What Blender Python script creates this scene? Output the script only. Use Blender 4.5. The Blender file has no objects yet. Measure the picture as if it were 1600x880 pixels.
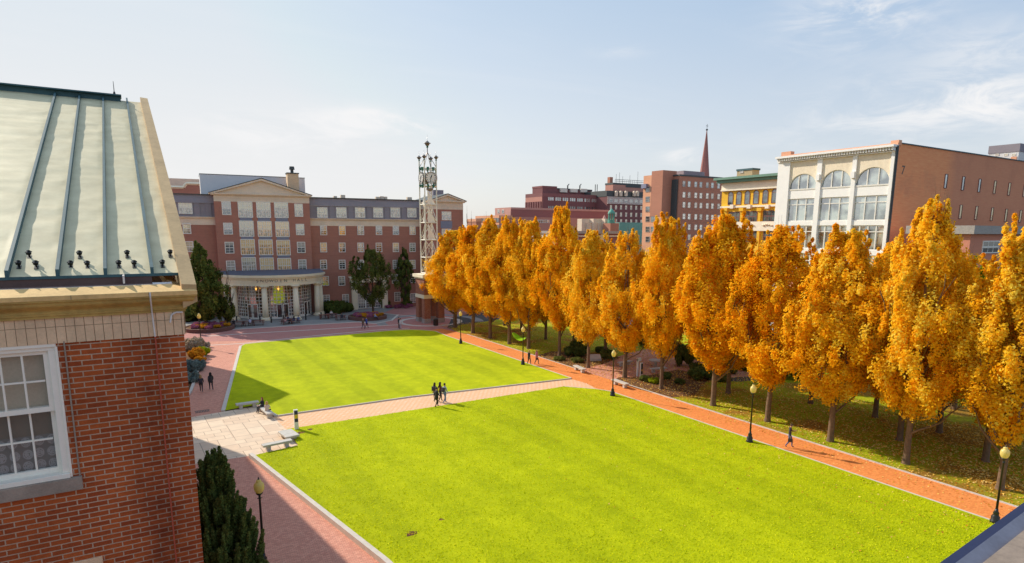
import bpy, bmesh, math, random
import numpy as np
from mathutils import Vector, Matrix
R = math.radians
PI = math.pi
random.seed(7)
scene = bpy.context.scene
SUN_AZ = math.radians(114.5); SUN_EL = math.radians(31.5)
col = scene.collection

# ------------------------------------------------------------------ camera geometry
F, PY0, PITCH, ROLL = 959.6, 524.0, .1690, .0052
YAW = R(31.5); CH = 15.2
UPc = Vector((math.sin(ROLL)*math.cos(PITCH), -math.cos(ROLL)*math.cos(PITCH), math.sin(-PITCH)))
_fw = Vector((0, 0, 1)) - UPc*UPc.z; _fw.normalize()
_rt = (-UPc).cross(_fw)
AX = _rt*math.cos(YAW) + _fw*math.sin(YAW)
AY = -_rt*math.sin(YAW) + _fw*math.cos(YAW)

def ray(px, py):
    d = Vector((px-800, py-PY0, F))
    return Vector((d.dot(AX), d.dot(AY), d.dot(UPc)))
def G(px, py, z=0.0):
    d = ray(px, py); t = (z-CH)/d.z
    return (d.x*t, d.y*t)
def D(px, py, dep):
    r = ray(px, py)*(dep/F)
    return (r.x, r.y, CH+r.z)

class Face:
    """a vertical plane: origin (x,y), s axis at angle a; outward normal is s turned by -90 degrees"""
    def __init__(s, x, y, a, z=0.0):
        s.o = Vector((x, y)); s.a = a; s.z = z
        s.s = Vector((math.cos(a), math.sin(a))); s.n = Vector((math.sin(a), -math.cos(a)))
    def off(s, d):
        p = s.o + s.n*d
        return Face(p.x, p.y, s.a, s.z)
    def hit(s, px, py):
        r = ray(px, py); h = Vector((r.x, r.y))
        t = s.o.dot(s.n)/h.dot(s.n)
        q = h*t
        return ((q-s.o).dot(s.s), CH+r.z*t)
    def pt(s, u, w, z):          # u along, w outward
        q = s.o + s.s*u + s.n*w
        return Vector((q.x, q.y, z))

# ------------------------------------------------------------------ object helpers
def tag(o, label=None, cat=None, group=None, kind=None):
    if label: o['label'] = label
    if cat: o['category'] = cat
    if group: o['group'] = group
    if kind: o['kind'] = kind
    return o
def thing(name, label, cat, loc=(0, 0, 0), rz=0.0, group=None):
    o = bpy.data.objects.new(name, None); col.objects.link(o)
    o.empty_display_size = .3
    o.location = loc; o.rotation_euler = (0, 0, rz)
    return tag(o, label, cat, group)
def link(name, me, parent=None, loc=(0, 0, 0), rz=0.0):
    o = bpy.data.objects.new(name, me); col.objects.link(o)
    o.parent = parent; o.location = loc; o.rotation_euler = (0, 0, rz)
    return o
def copy_tree(o, parent=None):
    c = o.copy(); col.objects.link(c)
    if parent is not None: c.parent = parent
    for ch in list(KIDS.get(o.name, [])) or list(o.children):
        copy_tree(ch, c)
    return c
KIDS = {}

class MB:
    """collects geometry for one mesh"""
    def __init__(s, o=(0, 0, 0)):
        s.v = []; s.f = []; s.m = []; s.o = Vector(o); s.k = 0
    def mat(s, k): s.k = k; return s
    def add(s, vs, fs):
        b = len(s.v); s.v += [tuple(Vector(v)-s.o) for v in vs]
        s.f += [tuple(i+b for i in f) for f in fs]; s.m += [s.k]*len(fs)
        return s
    def box(s, x0, x1, y0, y1, z0, z1):
        vs = [(x0,y0,z0),(x1,y0,z0),(x1,y1,z0),(x0,y1,z0),(x0,y0,z1),(x1,y0,z1),(x1,y1,z1),(x0,y1,z1)]
        return s.add(vs, [(0,3,2,1),(4,5,6,7),(0,1,5,4),(1,2,6,5),(2,3,7,6),(3,0,4,7)])
    def fbox(s, fc, u0, u1, w0, w1, z0, z1):     # box on a face frame
        vs = [fc.pt(u0,w1,z0),fc.pt(u1,w1,z0),fc.pt(u1,w0,z0),fc.pt(u0,w0,z0),fc.pt(u0,w1,z1),fc.pt(u1,w1,z1),fc.pt(u1,w0,z1),fc.pt(u0,w0,z1)]
        return s.add(vs, [(0,3,2,1),(4,5,6,7),(0,1,5,4),(1,2,6,5),(2,3,7,6),(3,0,4,7)])
    def cyl(s, p0, p1, r0, r1=None, n=10, cap=True):
        p0 = Vector(p0); p1 = Vector(p1); r1 = r0 if r1 is None else r1
        d = (p1-p0).normalized(); a = Vector((0,0,1)) if abs(d.z) < .9 else Vector((1,0,0))
        u = d.cross(a).normalized(); w = d.cross(u)
        vs = []
        for p, r in ((p0, r0), (p1, r1)):
            for i in range(n):
                t = 2*PI*i/n; vs.append(p+u*(r*math.cos(t))+w*(r*math.sin(t)))
        fs = [(i, (i+1) % n, n+(i+1) % n, n+i) for i in range(n)]
        if cap: fs += [tuple(range(n))[::-1], tuple(range(n, 2*n))]
        return s.add(vs, [tuple(reversed(f)) for f in fs])
    def bar(s, p0, p1, w, h=None):
        return s.cyl(p0, p1, w*.7071, w*.7071, 4)
    def lathe(s, prof, c=(0, 0, 0), n=16):
        vs = []; c = Vector(c)
        for r, z in prof:
            for i in range(n):
                t = 2*PI*i/n; vs.append(c+Vector((r*math.cos(t), r*math.sin(t), z)))
        fs = []
        for j in range(len(prof)-1):
            for i in range(n):
                fs.append((j*n+i, j*n+(i+1) % n, (j+1)*n+(i+1) % n, (j+1)*n+i))
        fs.append(tuple(range(n))[::-1]); fs.append(tuple(range((len(prof)-1)*n, len(prof)*n)))
        return s.add(vs, fs)
    def prism(s, poly, z0, z1):
        n = len(poly)
        a = sum(poly[i][0]*poly[(i+1) % n][1]-poly[(i+1) % n][0]*poly[i][1] for i in range(n))
        if a < 0: poly = list(reversed(poly))
        vs = [(x, y, z0) for x, y in poly]+[(x, y, z1) for x, y in poly]
        fs = [tuple(range(n))[::-1], tuple(range(n, 2*n))]+[(i, (i+1) % n, n+(i+1) % n, n+i) for i in range(n)]
        return s.add(vs, fs)
    def quad(s, a, b, c, d): return s.add([a, b, c, d], [(0, 1, 2, 3)])
    def build(s, name, mats, parent=None, smooth=False, bevel=0.0, label=None):
        me = bpy.data.meshes.new(name)
        me.from_pydata(s.v, [], s.f)
        if not isinstance(mats, (list, tuple)): mats = [mats]
        for m in mats: me.materials.append(m)
        if len(mats) > 1: me.polygons.foreach_set('material_index', s.m)
        if smooth: me.polygons.foreach_set('use_smooth', [True]*len(s.f))
        me.update()
        o = link(name, me, parent)
        if parent is None: o.location = s.o
        if smooth is True and bevel == 0:
            pass
        if bevel:
            b = o.modifiers.new('bev', 'BEVEL'); b.width = bevel; b.segments = 2; b.limit_method = 'ANGLE'
        if label: o['label'] = label
        return o

# ------------------------------------------------------------------ materials
class NT:
    def __init__(s, name):
        s.m = bpy.data.materials.new(name); s.m.use_nodes = True
        s.t = s.m.node_tree; s.t.nodes.clear()
        s.out = s.n('ShaderNodeOutputMaterial')
    def n(s, ty, **kw):
        nd = s.t.nodes.new(ty)
        for k, v in kw.items():
            if k.startswith('i_'):
                nd.inputs[int(k[2:]) if k[2:].isdigit() else k[2:].replace('_', ' ')].default_value = v
            else: setattr(nd, k, v)
        return nd
    def l(s, a, b): s.t.links.new(a, b)
    def math(s, op, a, b=None, c=None):
        nd = s.n('ShaderNodeMath', operation=op)
        for i, x in enumerate((a, b, c)):
            if x is None: continue
            if isinstance(x, (int, float)): nd.inputs[i].default_value = x
            else: s.l(x, nd.inputs[i])
        return nd.outputs[0]
    def mix(s, fac, a, b, mode='MIX'):
        nd = s.n('ShaderNodeMix', data_type='RGBA', blend_type=mode)
        for i, x in ((0, fac), (6, a), (7, b)):
            if isinstance(x, (int, float)): nd.inputs[i].default_value = x
            elif isinstance(x, tuple): nd.inputs[i].default_value = (*x[:3], 1)
            else: s.l(x, nd.inputs[i])
        return nd.outputs[2]
    def noise(s, scale, detail=3, rough=.55, vec=None, dist=0):
        nd = s.n('ShaderNodeTexNoise'); nd.inputs['Scale'].default_value = scale
        nd.inputs['Detail'].default_value = detail; nd.inputs['Roughness'].default_value = rough
        nd.inputs['Distortion'].default_value = dist
        if vec is not None: s.l(vec, nd.inputs['Vector'])
        return nd.outputs[0]
    def pos(s): return s.n('ShaderNodeNewGeometry').outputs['Position']
    def ramp(s, fac, stops):
        nd = s.n('ShaderNodeValToRGB'); e = nd.color_ramp.elements
        while len(e) < len(stops): e.new(.5)
        for k, (p, c) in enumerate(stops):
            e[k].position = p; e[k].color = (*c, 1) if len(c) == 3 else c
        s.l(fac, nd.inputs[0]); return nd.outputs[0]
    def rng(s, v, a, b, c=0, d=1):
        nd = s.n('ShaderNodeMapRange'); s.l(v, nd.inputs[0])
        for i, x in enumerate((a, b, c, d)): nd.inputs[i+1].default_value = x
        return nd.outputs[0]
    def bsdf(s, c, rough=.8, bump=None, bs=.3, bd=.02, metal=0, spec=.5, rnode=None):
        b = s.n('ShaderNodeBsdfPrincipled')
        if isinstance(c, tuple): b.inputs['Base Color'].default_value = (*c[:3], 1)
        else: s.l(c, b.inputs['Base Color'])
        b.inputs['Roughness'].default_value = rough; b.inputs['Metallic'].default_value = metal
        b.inputs['Specular IOR Level'].default_value = spec
        if rnode is not None: s.l(rnode, b.inputs['Roughness'])
        if bump is not None:
            bp = s.n('ShaderNodeBump'); bp.inputs['Strength'].default_value = bs; bp.inputs['Distance'].default_value = bd
            s.l(bump, bp.inputs['Height']); s.l(bp.outputs[0], b.inputs['Normal'])
        s.l(b.outputs[0], s.out.inputs[0]); return b

def sc_(c, k): return tuple(x*k for x in c)
def plain(name, c, rough=.7, var=.25, scale=3.0, metal=0, bump=.0, spec=.4):
    t = NT(name); p = t.pos()
    n1 = t.noise(scale, 5, .6, p); n2 = t.noise(scale*9, 3, .6, p)
    f = t.math('ADD', t.math('MULTIPLY', n1, .65), t.math('MULTIPLY', n2, .35))
    cc = t.mix(t.rng(f, .3, .7), sc_(c, 1-var), sc_(c, 1+var*.7))
    t.bsdf(cc, rough, n2 if bump else None, bump or .1, .01, metal, spec)
    return t.m
def wallvec(t):
    sp = t.n('ShaderNodeSeparateXYZ'); t.l(t.pos(), sp.inputs[0])
    cb = t.n('ShaderNodeCombineXYZ'); t.l(t.math('ADD', sp.outputs[0], sp.outputs[1]), cb.inputs[0]); t.l(sp.outputs[2], cb.inputs[1])
    return cb.outputs[0], sp
def brick(name, c1, c2, mortar, bw=.2115, rh=.0677, ms=.0045, stain=.35, bump=.5, stscale=.6, stripe=None):
    t = NT(name); v, sp = wallvec(t)
    b = t.n('ShaderNodeTexBrick'); t.l(v, b.inputs['Vector'])
    b.inputs['Scale'].default_value = 1; b.inputs['Brick Width'].default_value = bw; b.inputs['Row Height'].default_value = rh
    b.inputs['Mortar Size'].default_value = ms; b.inputs['Mortar Smooth'].default_value = .25; b.inputs['Bias'].default_value = -.1
    b.inputs['Color1'].default_value = (*c1, 1); b.inputs['Color2'].default_value = (*c2, 1); b.inputs['Mortar'].default_value = (*mortar, 1)
    p = t.pos()
    n = t.noise(stscale, 5, .6, p); n2 = t.noise(14, 3, .7, p); n3 = t.noise(60, 3, .7, p)
    cc = t.mix(t.rng(n, .42, .72, 0, stain), b.outputs['Color'], sc_(c1, .38))
    cc = t.mix(t.rng(n2, .3, .7, 0, .45), cc, t.mix(1.0, cc, (.55, .5, .5), 'MULTIPLY'))
    cc = t.mix(t.rng(n3, .3, .75, 0, .3), cc, t.mix(1.0, cc, (.6, .55, .5), 'MULTIPLY'))
    cc = t.mix(t.rng(t.noise(2.2, 4, .7, p), .45, .65, 0, .35), cc, t.mix(1.0, cc, (.62, .50, .46), 'MULTIPLY'))
    if stripe:
        k = t.math('SUBTRACT', 1.0, t.math('MULTIPLY', t.math('ABSOLUTE', t.math('SUBTRACT', sp.outputs[0], stripe[0])), 1/stripe[1]))
        k = t.math('MULTIPLY', t.math('MAXIMUM', k, 0.0), t.rng(t.noise(1.7, 5, .7, p), .35, .6, .2, 1))
        cc = t.mix(t.math('MULTIPLY', k, .85), cc, t.mix(1.0, cc, (.42, .36, .36), 'MULTIPLY'))
    h = t.math('SUBTRACT', t.math('MULTIPLY', n3, .25), b.outputs['Fac'])
    t.bsdf(cc, .85, h, bump, .006, spec=.25)
    return t.m
def farwall(name, c, row=.0, var=.22):
    """distant masonry: courses too fine to see, weathering and faint bands remain"""
    t = NT(name); v, sp = wallvec(t); p = t.pos()
    mp = t.n('ShaderNodeMapping'); t.l(v, mp.inputs[0]); mp.inputs['Scale'].default_value = (.25, 4.0, 1)
    n1 = t.noise(1.0, 5, .65, mp.outputs[0]); n2 = t.noise(.12, 4, .6, p); n3 = t.noise(2.5, 3, .7, p)
    f = t.math('ADD', t.math('MULTIPLY', n1, .4), t.math('ADD', t.math('MULTIPLY', n2, .4), t.math('MULTIPLY', n3, .2)))
    cc = t.mix(t.rng(f, .32, .68), sc_(c, 1-var), sc_(c, 1+var))
    t.bsdf(cc, .9, spec=.2)
    return t.m
def glassmat(name, tint=(.05, .06, .07), curtain=None, refl=.5, scale=1.2):
    t = NT(name); v, sp = wallvec(t)
    n = t.noise(scale, 2, .5, v)
    base = t.mix(t.rng(n, .4, .6), sc_(tint, .5), curtain or sc_(tint, 1.6))
    d = t.n('ShaderNodeBsdfDiffuse'); t.l(base, d.inputs[0])
    g = t.n('ShaderNodeBsdfGlossy'); g.inputs['Roughness'].default_value = .04; g.inputs[0].default_value = (.9, .92, .95, 1)
    bp = t.n('ShaderNodeBump'); bp.inputs['Strength'].default_value = .03; bp.inputs['Distance'].default_value = .05
    t.l(t.noise(.9, 2, .5, v), bp.inputs['Height']); t.l(bp.outputs[0], g.inputs['Normal'])
    ms = t.n('ShaderNodeMixShader'); ms.inputs[0].default_value = refl
    t.l(d.outputs[0], ms.inputs[1]); t.l(g.outputs[0], ms.inputs[2]); t.l(ms.outputs[0], t.out.inputs[0])
    return t.m
def leafmat(name, stops, trans=.42, tcol=None):
    t = NT(name)
    at = t.n('ShaderNodeAttribute', attribute_name='tone')
    oi = t.n('ShaderNodeObjectInfo')
    f = t.math('ADD', at.outputs['Fac'], t.math('MULTIPLY', t.math('SUBTRACT', oi.outputs['Random'], .5), .24))
    c = t.ramp(f, stops)
    d = t.n('ShaderNodeBsdfDiffuse'); t.l(c, d.inputs[0])
    tr = t.n('ShaderNodeBsdfTranslucent')
    t.l(t.mix(1.0, c, tcol or (1, 1, 1), 'MULTIPLY'), tr.inputs[0])
    ms = t.n('ShaderNodeMixShader'); ms.inputs[0].default_value = trans
    t.l(d.outputs[0], ms.inputs[1]); t.l(tr.outputs[0], ms.inputs[2]); t.l(ms.outputs[0], t.out.inputs[0])
    return t.m
M = {}
CLOUD_LOC=(0,0,0); HAZE0=.85; HAZE1=.25; HAZEC=(5.9,6.15,6.45); CLOUDC=(6.1,6.1,6.15)
M['brick_near'] = brick('near_brick', (.61, .140, .033), (.39, .076, .021), (.66, .46, .32), ms=.0078, stain=.35, stripe=(.02, .42))
M['dorm_brick'] = farwall('hall_brick', (.43, .190, .135), var=.18)
M['dorm_brick2'] = farwall('hall_brick_pavilion', (.44, .195, .14), var=.18)
M['cream'] = plain('cream_precast', (.82, .65, .49), .8, .14, .5)
M['cream_light'] = plain('cream_paint', (.93, .80, .58), .7, .1, .6)
M['slate'] = farwall('blue_grey_mansard', (.30, .265, .29), var=.16)
M['slate_dark'] = plain('dark_roof_edge', (.08, .09, .09), .6, .2)
M['spandrel'] = plain('blue_spandrel', (.24, .25, .32), .6, .12)
M['white_frame'] = plain('white_window_paint', (.85, .80, .72), .5, .06)
def sashglass(name, up_c, lo_c, refl=.3, fade=.0):
    # blind or curtain drawn part way down behind the pane, its length differs from window to window
    t = NT(name); tc = t.n('ShaderNodeTexCoord'); sp = t.n('ShaderNodeSeparateXYZ'); t.l(tc.outputs['Object'], sp.inputs[0])
    oi = t.n('ShaderNodeObjectInfo'); th = t.rng(oi.outputs['Random'], 0, 1, -.75, .55)
    k = t.math('GREATER_THAN', sp.outputs[2], th)
    n = t.noise(2.2, 3, .6, tc.outputs['Object'])
    wv = t.math('SINE', t.math('MULTIPLY', sp.outputs[0], 40)); 
    cu = t.mix(t.rng(wv, -1, 1, 0, .25), up_c, sc_(up_c, .6))
    base = t.mix(k, t.mix(t.rng(n, .4, .62), lo_c, sc_(lo_c, 2.6)), cu)
    d = t.n('ShaderNodeBsdfDiffuse'); t.l(base, d.inputs[0])
    g = t.n('ShaderNodeBsdfGlossy'); g.inputs['Roughness'].default_value = .06; g.inputs[0].default_value = (.9, .92, .95, 1)
    ms = t.n('ShaderNodeMixShader'); ms.inputs[0].default_value = refl
    t.l(d.outputs[0], ms.inputs[1]); t.l(g.outputs[0], ms.inputs[2]); t.l(ms.outputs[0], t.out.inputs[0])
    return t.m
M['glass_dark'] = sashglass('half_blind_window_glass', (.50, .44, .36), (.05, .05, .05), .25)
M['glass_curtain'] = sashglass('curtained_window_glass', (.82, .70, .46), (.28, .23, .17), .22)
M['glass_gold'] = sashglass('gold_glow_window_glass', (1.0, .70, .32), (.42, .24, .09), .22)  # warm glow reflected in these panes is put into the diffuse colour
M['glass_blue'] = glassmat('tall_window_glass', (.10, .16, .16), (.50, .58, .52), .40, .5)
M['gold_stone'] = plain('ochre_coping_stone', (.84, .53, .21), .85, .28, 2.2, bump=.3)
M['olive_stone'] = plain('shade_toned_cornice_stone', (.52, .34, .10), .85, .45, 1.3, bump=.2)  # darker than the coping: shade of the ogee put into the colour
M['tan_brick'] = plain('tan_soldier_brick', (.80, .55, .34), .85, .22, 4, bump=.3)
M['mortar'] = plain('tan_mortar', (.30, .20, .13), .9, .1)
M['grey_stone'] = plain('grey_granite', (.42, .37, .33), .8, .25, 6, bump=.3)
M['sill_stone'] = plain('weathered_sill', (.36, .28, .22), .9, .3, 5, bump=.3)
M['granite'] = plain('pale_granite', (.66, .58, .50), .8, .18, 2.5, bump=.2)
M['granite_wall'] = plain('bench_granite', (.60, .56, .50), .75, .2, 4, bump=.2)
M['copper'] = plain('dark_copper_edge', (.055, .125, .14), .6, .3, 3)
M['white_near'] = plain('window_paint_near', (.95, .87, .74), .45, .05, 8)
M['gutter'] = plain('gutter_brown', (.16, .09, .075), .7, .2)
M['flash'] = plain('white_flashing', (.75, .70, .68), .6, .15, 5)
M['black'] = plain('black_iron', (.018, .018, .018), .4, .2, 5, spec=.5)
M['globe'] = None
M['bark'] = plain('grey_brown_bark', (.20, .125, .075), .95, .45, 5, bump=.8)
M['bark_dark'] = plain('dark_bark', (.11, .07, .05), .95, .4, 5, bump=.8)
M['steel_white'] = plain('cream_steel', (.80, .74, .62), .45, .08, 2)
M['green_paint'] = plain('green_steel', (.02, .16, .11), .5, .2, 3)
M['ball_metal'] = plain('bronze_metal', (.30, .25, .22), .35, .2, 3, metal=.6)
M['sign_white'] = plain('sign_white', (.85, .83, .80), .5, .05)
M['bin'] = plain('bin_brown', (.07, .045, .035), .7, .25)
M['wood'] = plain('red_brown_timber', (.22, .09, .07), .8, .25, 4)
M['mulch'] = None
# globe of a street lamp: milky amber glass
t = NT('milky_globe'); d = t.n('ShaderNodeBsdfPrincipled'); p = t.pos()
t.l(t.mix(t.noise(9, 2, .5, p), (.88, .64, .14), (.95, .82, .36)), d.inputs['Base Color'])
d.inputs['Roughness'].default_value = .25; d.inputs['Subsurface Weight'].default_value = 0
tr = t.n('ShaderNodeBsdfTranslucent'); tr.inputs[0].default_value = (.95, .80, .40, 1)
ms = t.n('ShaderNodeMixShader'); ms.inputs[0].default_value = .4
t.l(d.outputs[0], ms.inputs[1]); t.l(tr.outputs[0], ms.inputs[2]); t.l(ms.outputs[0], t.out.inputs[0]); M['globe'] = t.m

# patinated metal roof with oil-canning
t = NT('pale_green_metal_roof'); p = t.pos()
mp = t.n('ShaderNodeMapping'); t.l(p, mp.inputs[0]); mp.inputs['Scale'].default_value = (.8, 2.0, 2.0)
n1 = t.noise(1.6, 3, .5, mp.outputs[0], .6); n2 = t.noise(3, 5, .6, p); n3 = t.noise(40, 3, .6, p)
c = t.mix(t.rng(n2, .35, .65), (.66, .55, .33), (.78, .66, .41))
c = t.mix(t.rng(n3, .5, .8, 0, .15), c, (.50, .58, .48))
t.bsdf(c, .6, n2, .15, .02, spec=.3); M['metal_roof'] = t.m

# turf
def turf(name, a, b, leafy=0.0):
    t = NT(name); p = t.pos()
    n1 = t.noise(.09, 4, .55, p); n2 = t.noise(1.1, 4, .65, p); n3 = t.noise(9, 4, .75, p); n4 = t.noise(38, 2, .8, p)
    f = t.math('ADD', t.math('ADD', t.math('MULTIPLY', n1, .26), t.math('MULTIPLY', n2, .24)), t.math('ADD', t.math('MULTIPLY', n3, .25), t.math('MULTIPLY', n4, .25)))
    c = t.ramp(f, [(.36, sc_(a, .62)), (.5, a), (.64, b)])
    c = t.mix(t.rng(n3, .58, .74, 0, .55), c, sc_(a, .36)); c = t.mix(t.rng(n4, .56, .78, 0, .6), c, sc_(a, .40))
    wv = t.n('ShaderNodeTexWave', bands_direction='X'); t.l(p, wv.inputs[0]); wv.inputs['Scale'].default_value = .09
    wv.inputs['Distortion'].default_value = .8
    c = t.mix(t.rng(wv.outputs[1], .35, .65, 0, .16), c, sc_(b, 1.1)); c = t.mix(t.rng(t.noise(.35, 5, .65, p), .52, .70, 0, .35), c, sc_(a, .80))
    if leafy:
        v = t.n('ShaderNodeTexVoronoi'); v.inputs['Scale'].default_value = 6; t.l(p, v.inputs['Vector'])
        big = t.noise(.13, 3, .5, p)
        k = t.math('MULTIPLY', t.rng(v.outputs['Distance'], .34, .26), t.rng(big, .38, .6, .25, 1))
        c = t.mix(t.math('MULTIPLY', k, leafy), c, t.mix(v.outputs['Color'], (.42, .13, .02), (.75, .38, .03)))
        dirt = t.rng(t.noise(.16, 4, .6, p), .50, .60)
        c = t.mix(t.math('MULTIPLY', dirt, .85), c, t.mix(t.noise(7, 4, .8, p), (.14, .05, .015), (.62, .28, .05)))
    h = t.math('ADD', t.math('MULTIPLY', n3, .6), t.math('MULTIPLY', n4, .6))
    b_ = t.bsdf(c, .9, h, .9, .07, spec=.1)
    return t.m
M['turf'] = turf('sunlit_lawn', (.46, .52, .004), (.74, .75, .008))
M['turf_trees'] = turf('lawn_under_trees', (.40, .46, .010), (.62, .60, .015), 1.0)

def pavers(name, c1, c2, mortar, bw=.2, rh=.1, rot=0.0, var=.5, ms=.006):
    t = NT(name); p = t.pos()
    mp = t.n('ShaderNodeMapping'); t.l(p, mp.inputs[0]); mp.inputs['Rotation'].default_value = (0, 0, rot)
    b = t.n('ShaderNodeTexBrick'); t.l(mp.outputs[0], b.inputs['Vector']); b.inputs['Scale'].default_value = 1
    b.inputs['Brick Width'].default_value = bw; b.inputs['Row Height'].default_value = rh; b.inputs['Mortar Size'].default_value = ms
    b.inputs['Color1'].default_value = (*c1, 1); b.inputs['Color2'].default_value = (*c2, 1); b.inputs['Mortar'].default_value = (*mortar, 1)
    n = t.noise(.5, 5, .6, p); n2 = t.noise(7, 4, .7, p)
    c = t.mix(t.rng(n, .35, .7, 0, var*.6), b.outputs['Color'], sc_(c1, .62))
    c = t.mix(t.rng(n2, .4, .75, 0, var), c, sc_(c2, 1.35))
    t.bsdf(c, .9, t.math('SUBTRACT', t.math('MULTIPLY', n2, .2), b.outputs['Fac']), .4, .01, spec=.15)
    return t.m
M['brick_walk'] = pavers('rose_brick_paving', (.86, .43, .30), (.62, .26, .185), (.44, .20, .15), rot=.1, ms=.011)
M['brick_path'] = pavers('orange_brick_paving', (.96, .35, .095), (.76, .22, .052), (.76, .30, .10), ms=.010, rot=0, var=.35)
M['brick_plaza'] = pavers('dusky_brick_paving', (.56, .25, .21), (.46, .19, .165), (.52, .32, .28), rot=.3)
M['asphalt'] = plain('street_asphalt', (.075, .07, .065), .9, .25, .4)
M['apron'] = plain('grey_concrete_apron', (.30, .28, .26), .9, .2, .5)
# cross path: buff bricks with pale inset blocks
t = NT('buff_paving_with_pale_blocks'); p = t.pos()
mp = t.n('ShaderNodeMapping'); t.l(p, mp.inputs[0])
b = t.n('ShaderNodeTexBrick'); t.l(mp.outputs[0], b.inputs['Vector']); b.inputs['Scale'].default_value = 1
b.inputs['Brick Width'].default_value = .46; b.inputs['Row Height'].default_value = .34; b.inputs['Mortar Size'].default_value = .11
b.inputs['Mortar Smooth'].default_value = .1
b.inputs['Color1'].default_value = (.94, .76, .58, 1); b.inputs['Color2'].default_value = (.84, .60, .40, 1); b.inputs['Mortar'].default_value = (.86, .52, .30, 1)
c = t.mix(t.rng(t.noise(5, 4, .7, p), .35, .7, 0, .5), b.outputs[0], (.72, .36, .19))
t.bsdf(c, .9, spec=.15); M['cross_path'] = t.m
# plaza slabs
t = NT('cream_granite_slabs'); p = t.pos()
mp = t.n('ShaderNodeMapping'); t.l(p, mp.inputs[0]); mp.inputs['Rotation'].default_value = (0, 0, R(-2))
def slab(bw, rh, ms, off):
    b = t.n('ShaderNodeTexBrick'); t.l(mp.outputs[0], b.inputs['Vector']); b.inputs['Scale'].default_value = 1; b.offset = off
    b.inputs['Brick Width'].default_value = bw; b.inputs['Row Height'].default_value = rh; b.inputs['Mortar Size'].default_value = ms
    b.inputs['Color1'].default_value = (.88, .69, .50, 1); b.inputs['Color2'].default_value = (.78, .57, .40, 1); b.inputs['Mortar'].default_value = (.40, .28, .20, 1)
    return b
b1 = slab(1.15, 1.7, .026, 0); b2 = slab(1.15, .85, .02, .5)
v = t.n('ShaderNodeTexChecker'); t.l(mp.outputs[0], v.inputs[0]); v.inputs['Scale'].default_value = 1/3.4
c = t.mix(v.outputs[1], b1.outputs[0], b2.outputs[0])
c = t.mix(t.rng(t.noise(1.2, 5, .65, p), .35, .7, 0, .35), c, (.52, .40, .31))
t.bsdf(c, .8, spec=.25); M['plaza'] = t.m
# mulch with fallen leaves
t = NT('leafy_mulch'); p = t.pos(); v = t.n('ShaderNodeTexVoronoi'); v.inputs['Scale'].default_value = 7; t.l(p, v.inputs['Vector'])
c = t.mix(t.rng(v.outputs['Distance'], .38, .28), (.13, .06, .03), t.mix(v.outputs['Color'], (.38, .13, .03), (.66, .36, .08)))
c = t.mix(t.rng(t.noise(1.2, 4, .7, p), .4, .62), c, (.16, .085, .045))
t.bsdf(c, .95, t.noise(12, 4, .8, p), .8, .05, spec=.1); M['mulch'] = t.m

M['leaf_gold'] = leafmat('golden_leaves', [(.0, (.92, .34, .006)), (.35, (1.0, .51, .012)), (.7, (1.0, .63, .03)), (1, (1.0, .80, .12))], .55)
M['leaf_green'] = leafmat('dark_green_leaves', [(0, (.045, .06, .015)), (.5, (.12, .15, .035)), (1, (.24, .25, .055))], .3)
M['leaf_olive'] = leafmat('olive_leaves', [(0, (.06, .075, .018)), (.5, (.15, .17, .04)), (1, (.28, .26, .06))], .35)
M['leaf_lime'] = leafmat('yellow_green_leaves', [(0, (.18, .24, .01)), (.5, (.40, .46, .015)), (1, (.60, .58, .03))], .5)
M['needle'] = leafmat('spruce_needles', [(0, (.03, .05, .018)), (.5, (.11, .16, .045)), (1, (.36, .40, .12))], .15)
M['leaf_blue'] = leafmat('blue_grey_shrub', [(0, (.08, .10, .09)), (.5, (.20, .25, .23)), (1, (.34, .40, .36))], .3)
M['leaf_straw'] = leafmat('straw_grass', [(0, (.25, .17, .09)), (.5, (.50, .38, .26)), (1, (.75, .62, .50))], .35)
M['flower_pink'] = leafmat('pink_mums', [(0, (.18, .05, .08)), (.5, (.42, .12, .20)), (1, (.58, .24, .32))], .2)
M['flower_orange'] = leafmat('orange_mums', [(0, (.35, .09, .01)), (.5, (.70, .28, .02)), (1, (.85, .50, .05))], .2)
M['leaf_fall'] = leafmat('fallen_leaves', [(0, (.48, .16, .02)), (.5, (.85, .48, .06)), (1, (.95, .74, .28))], .2)

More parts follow.
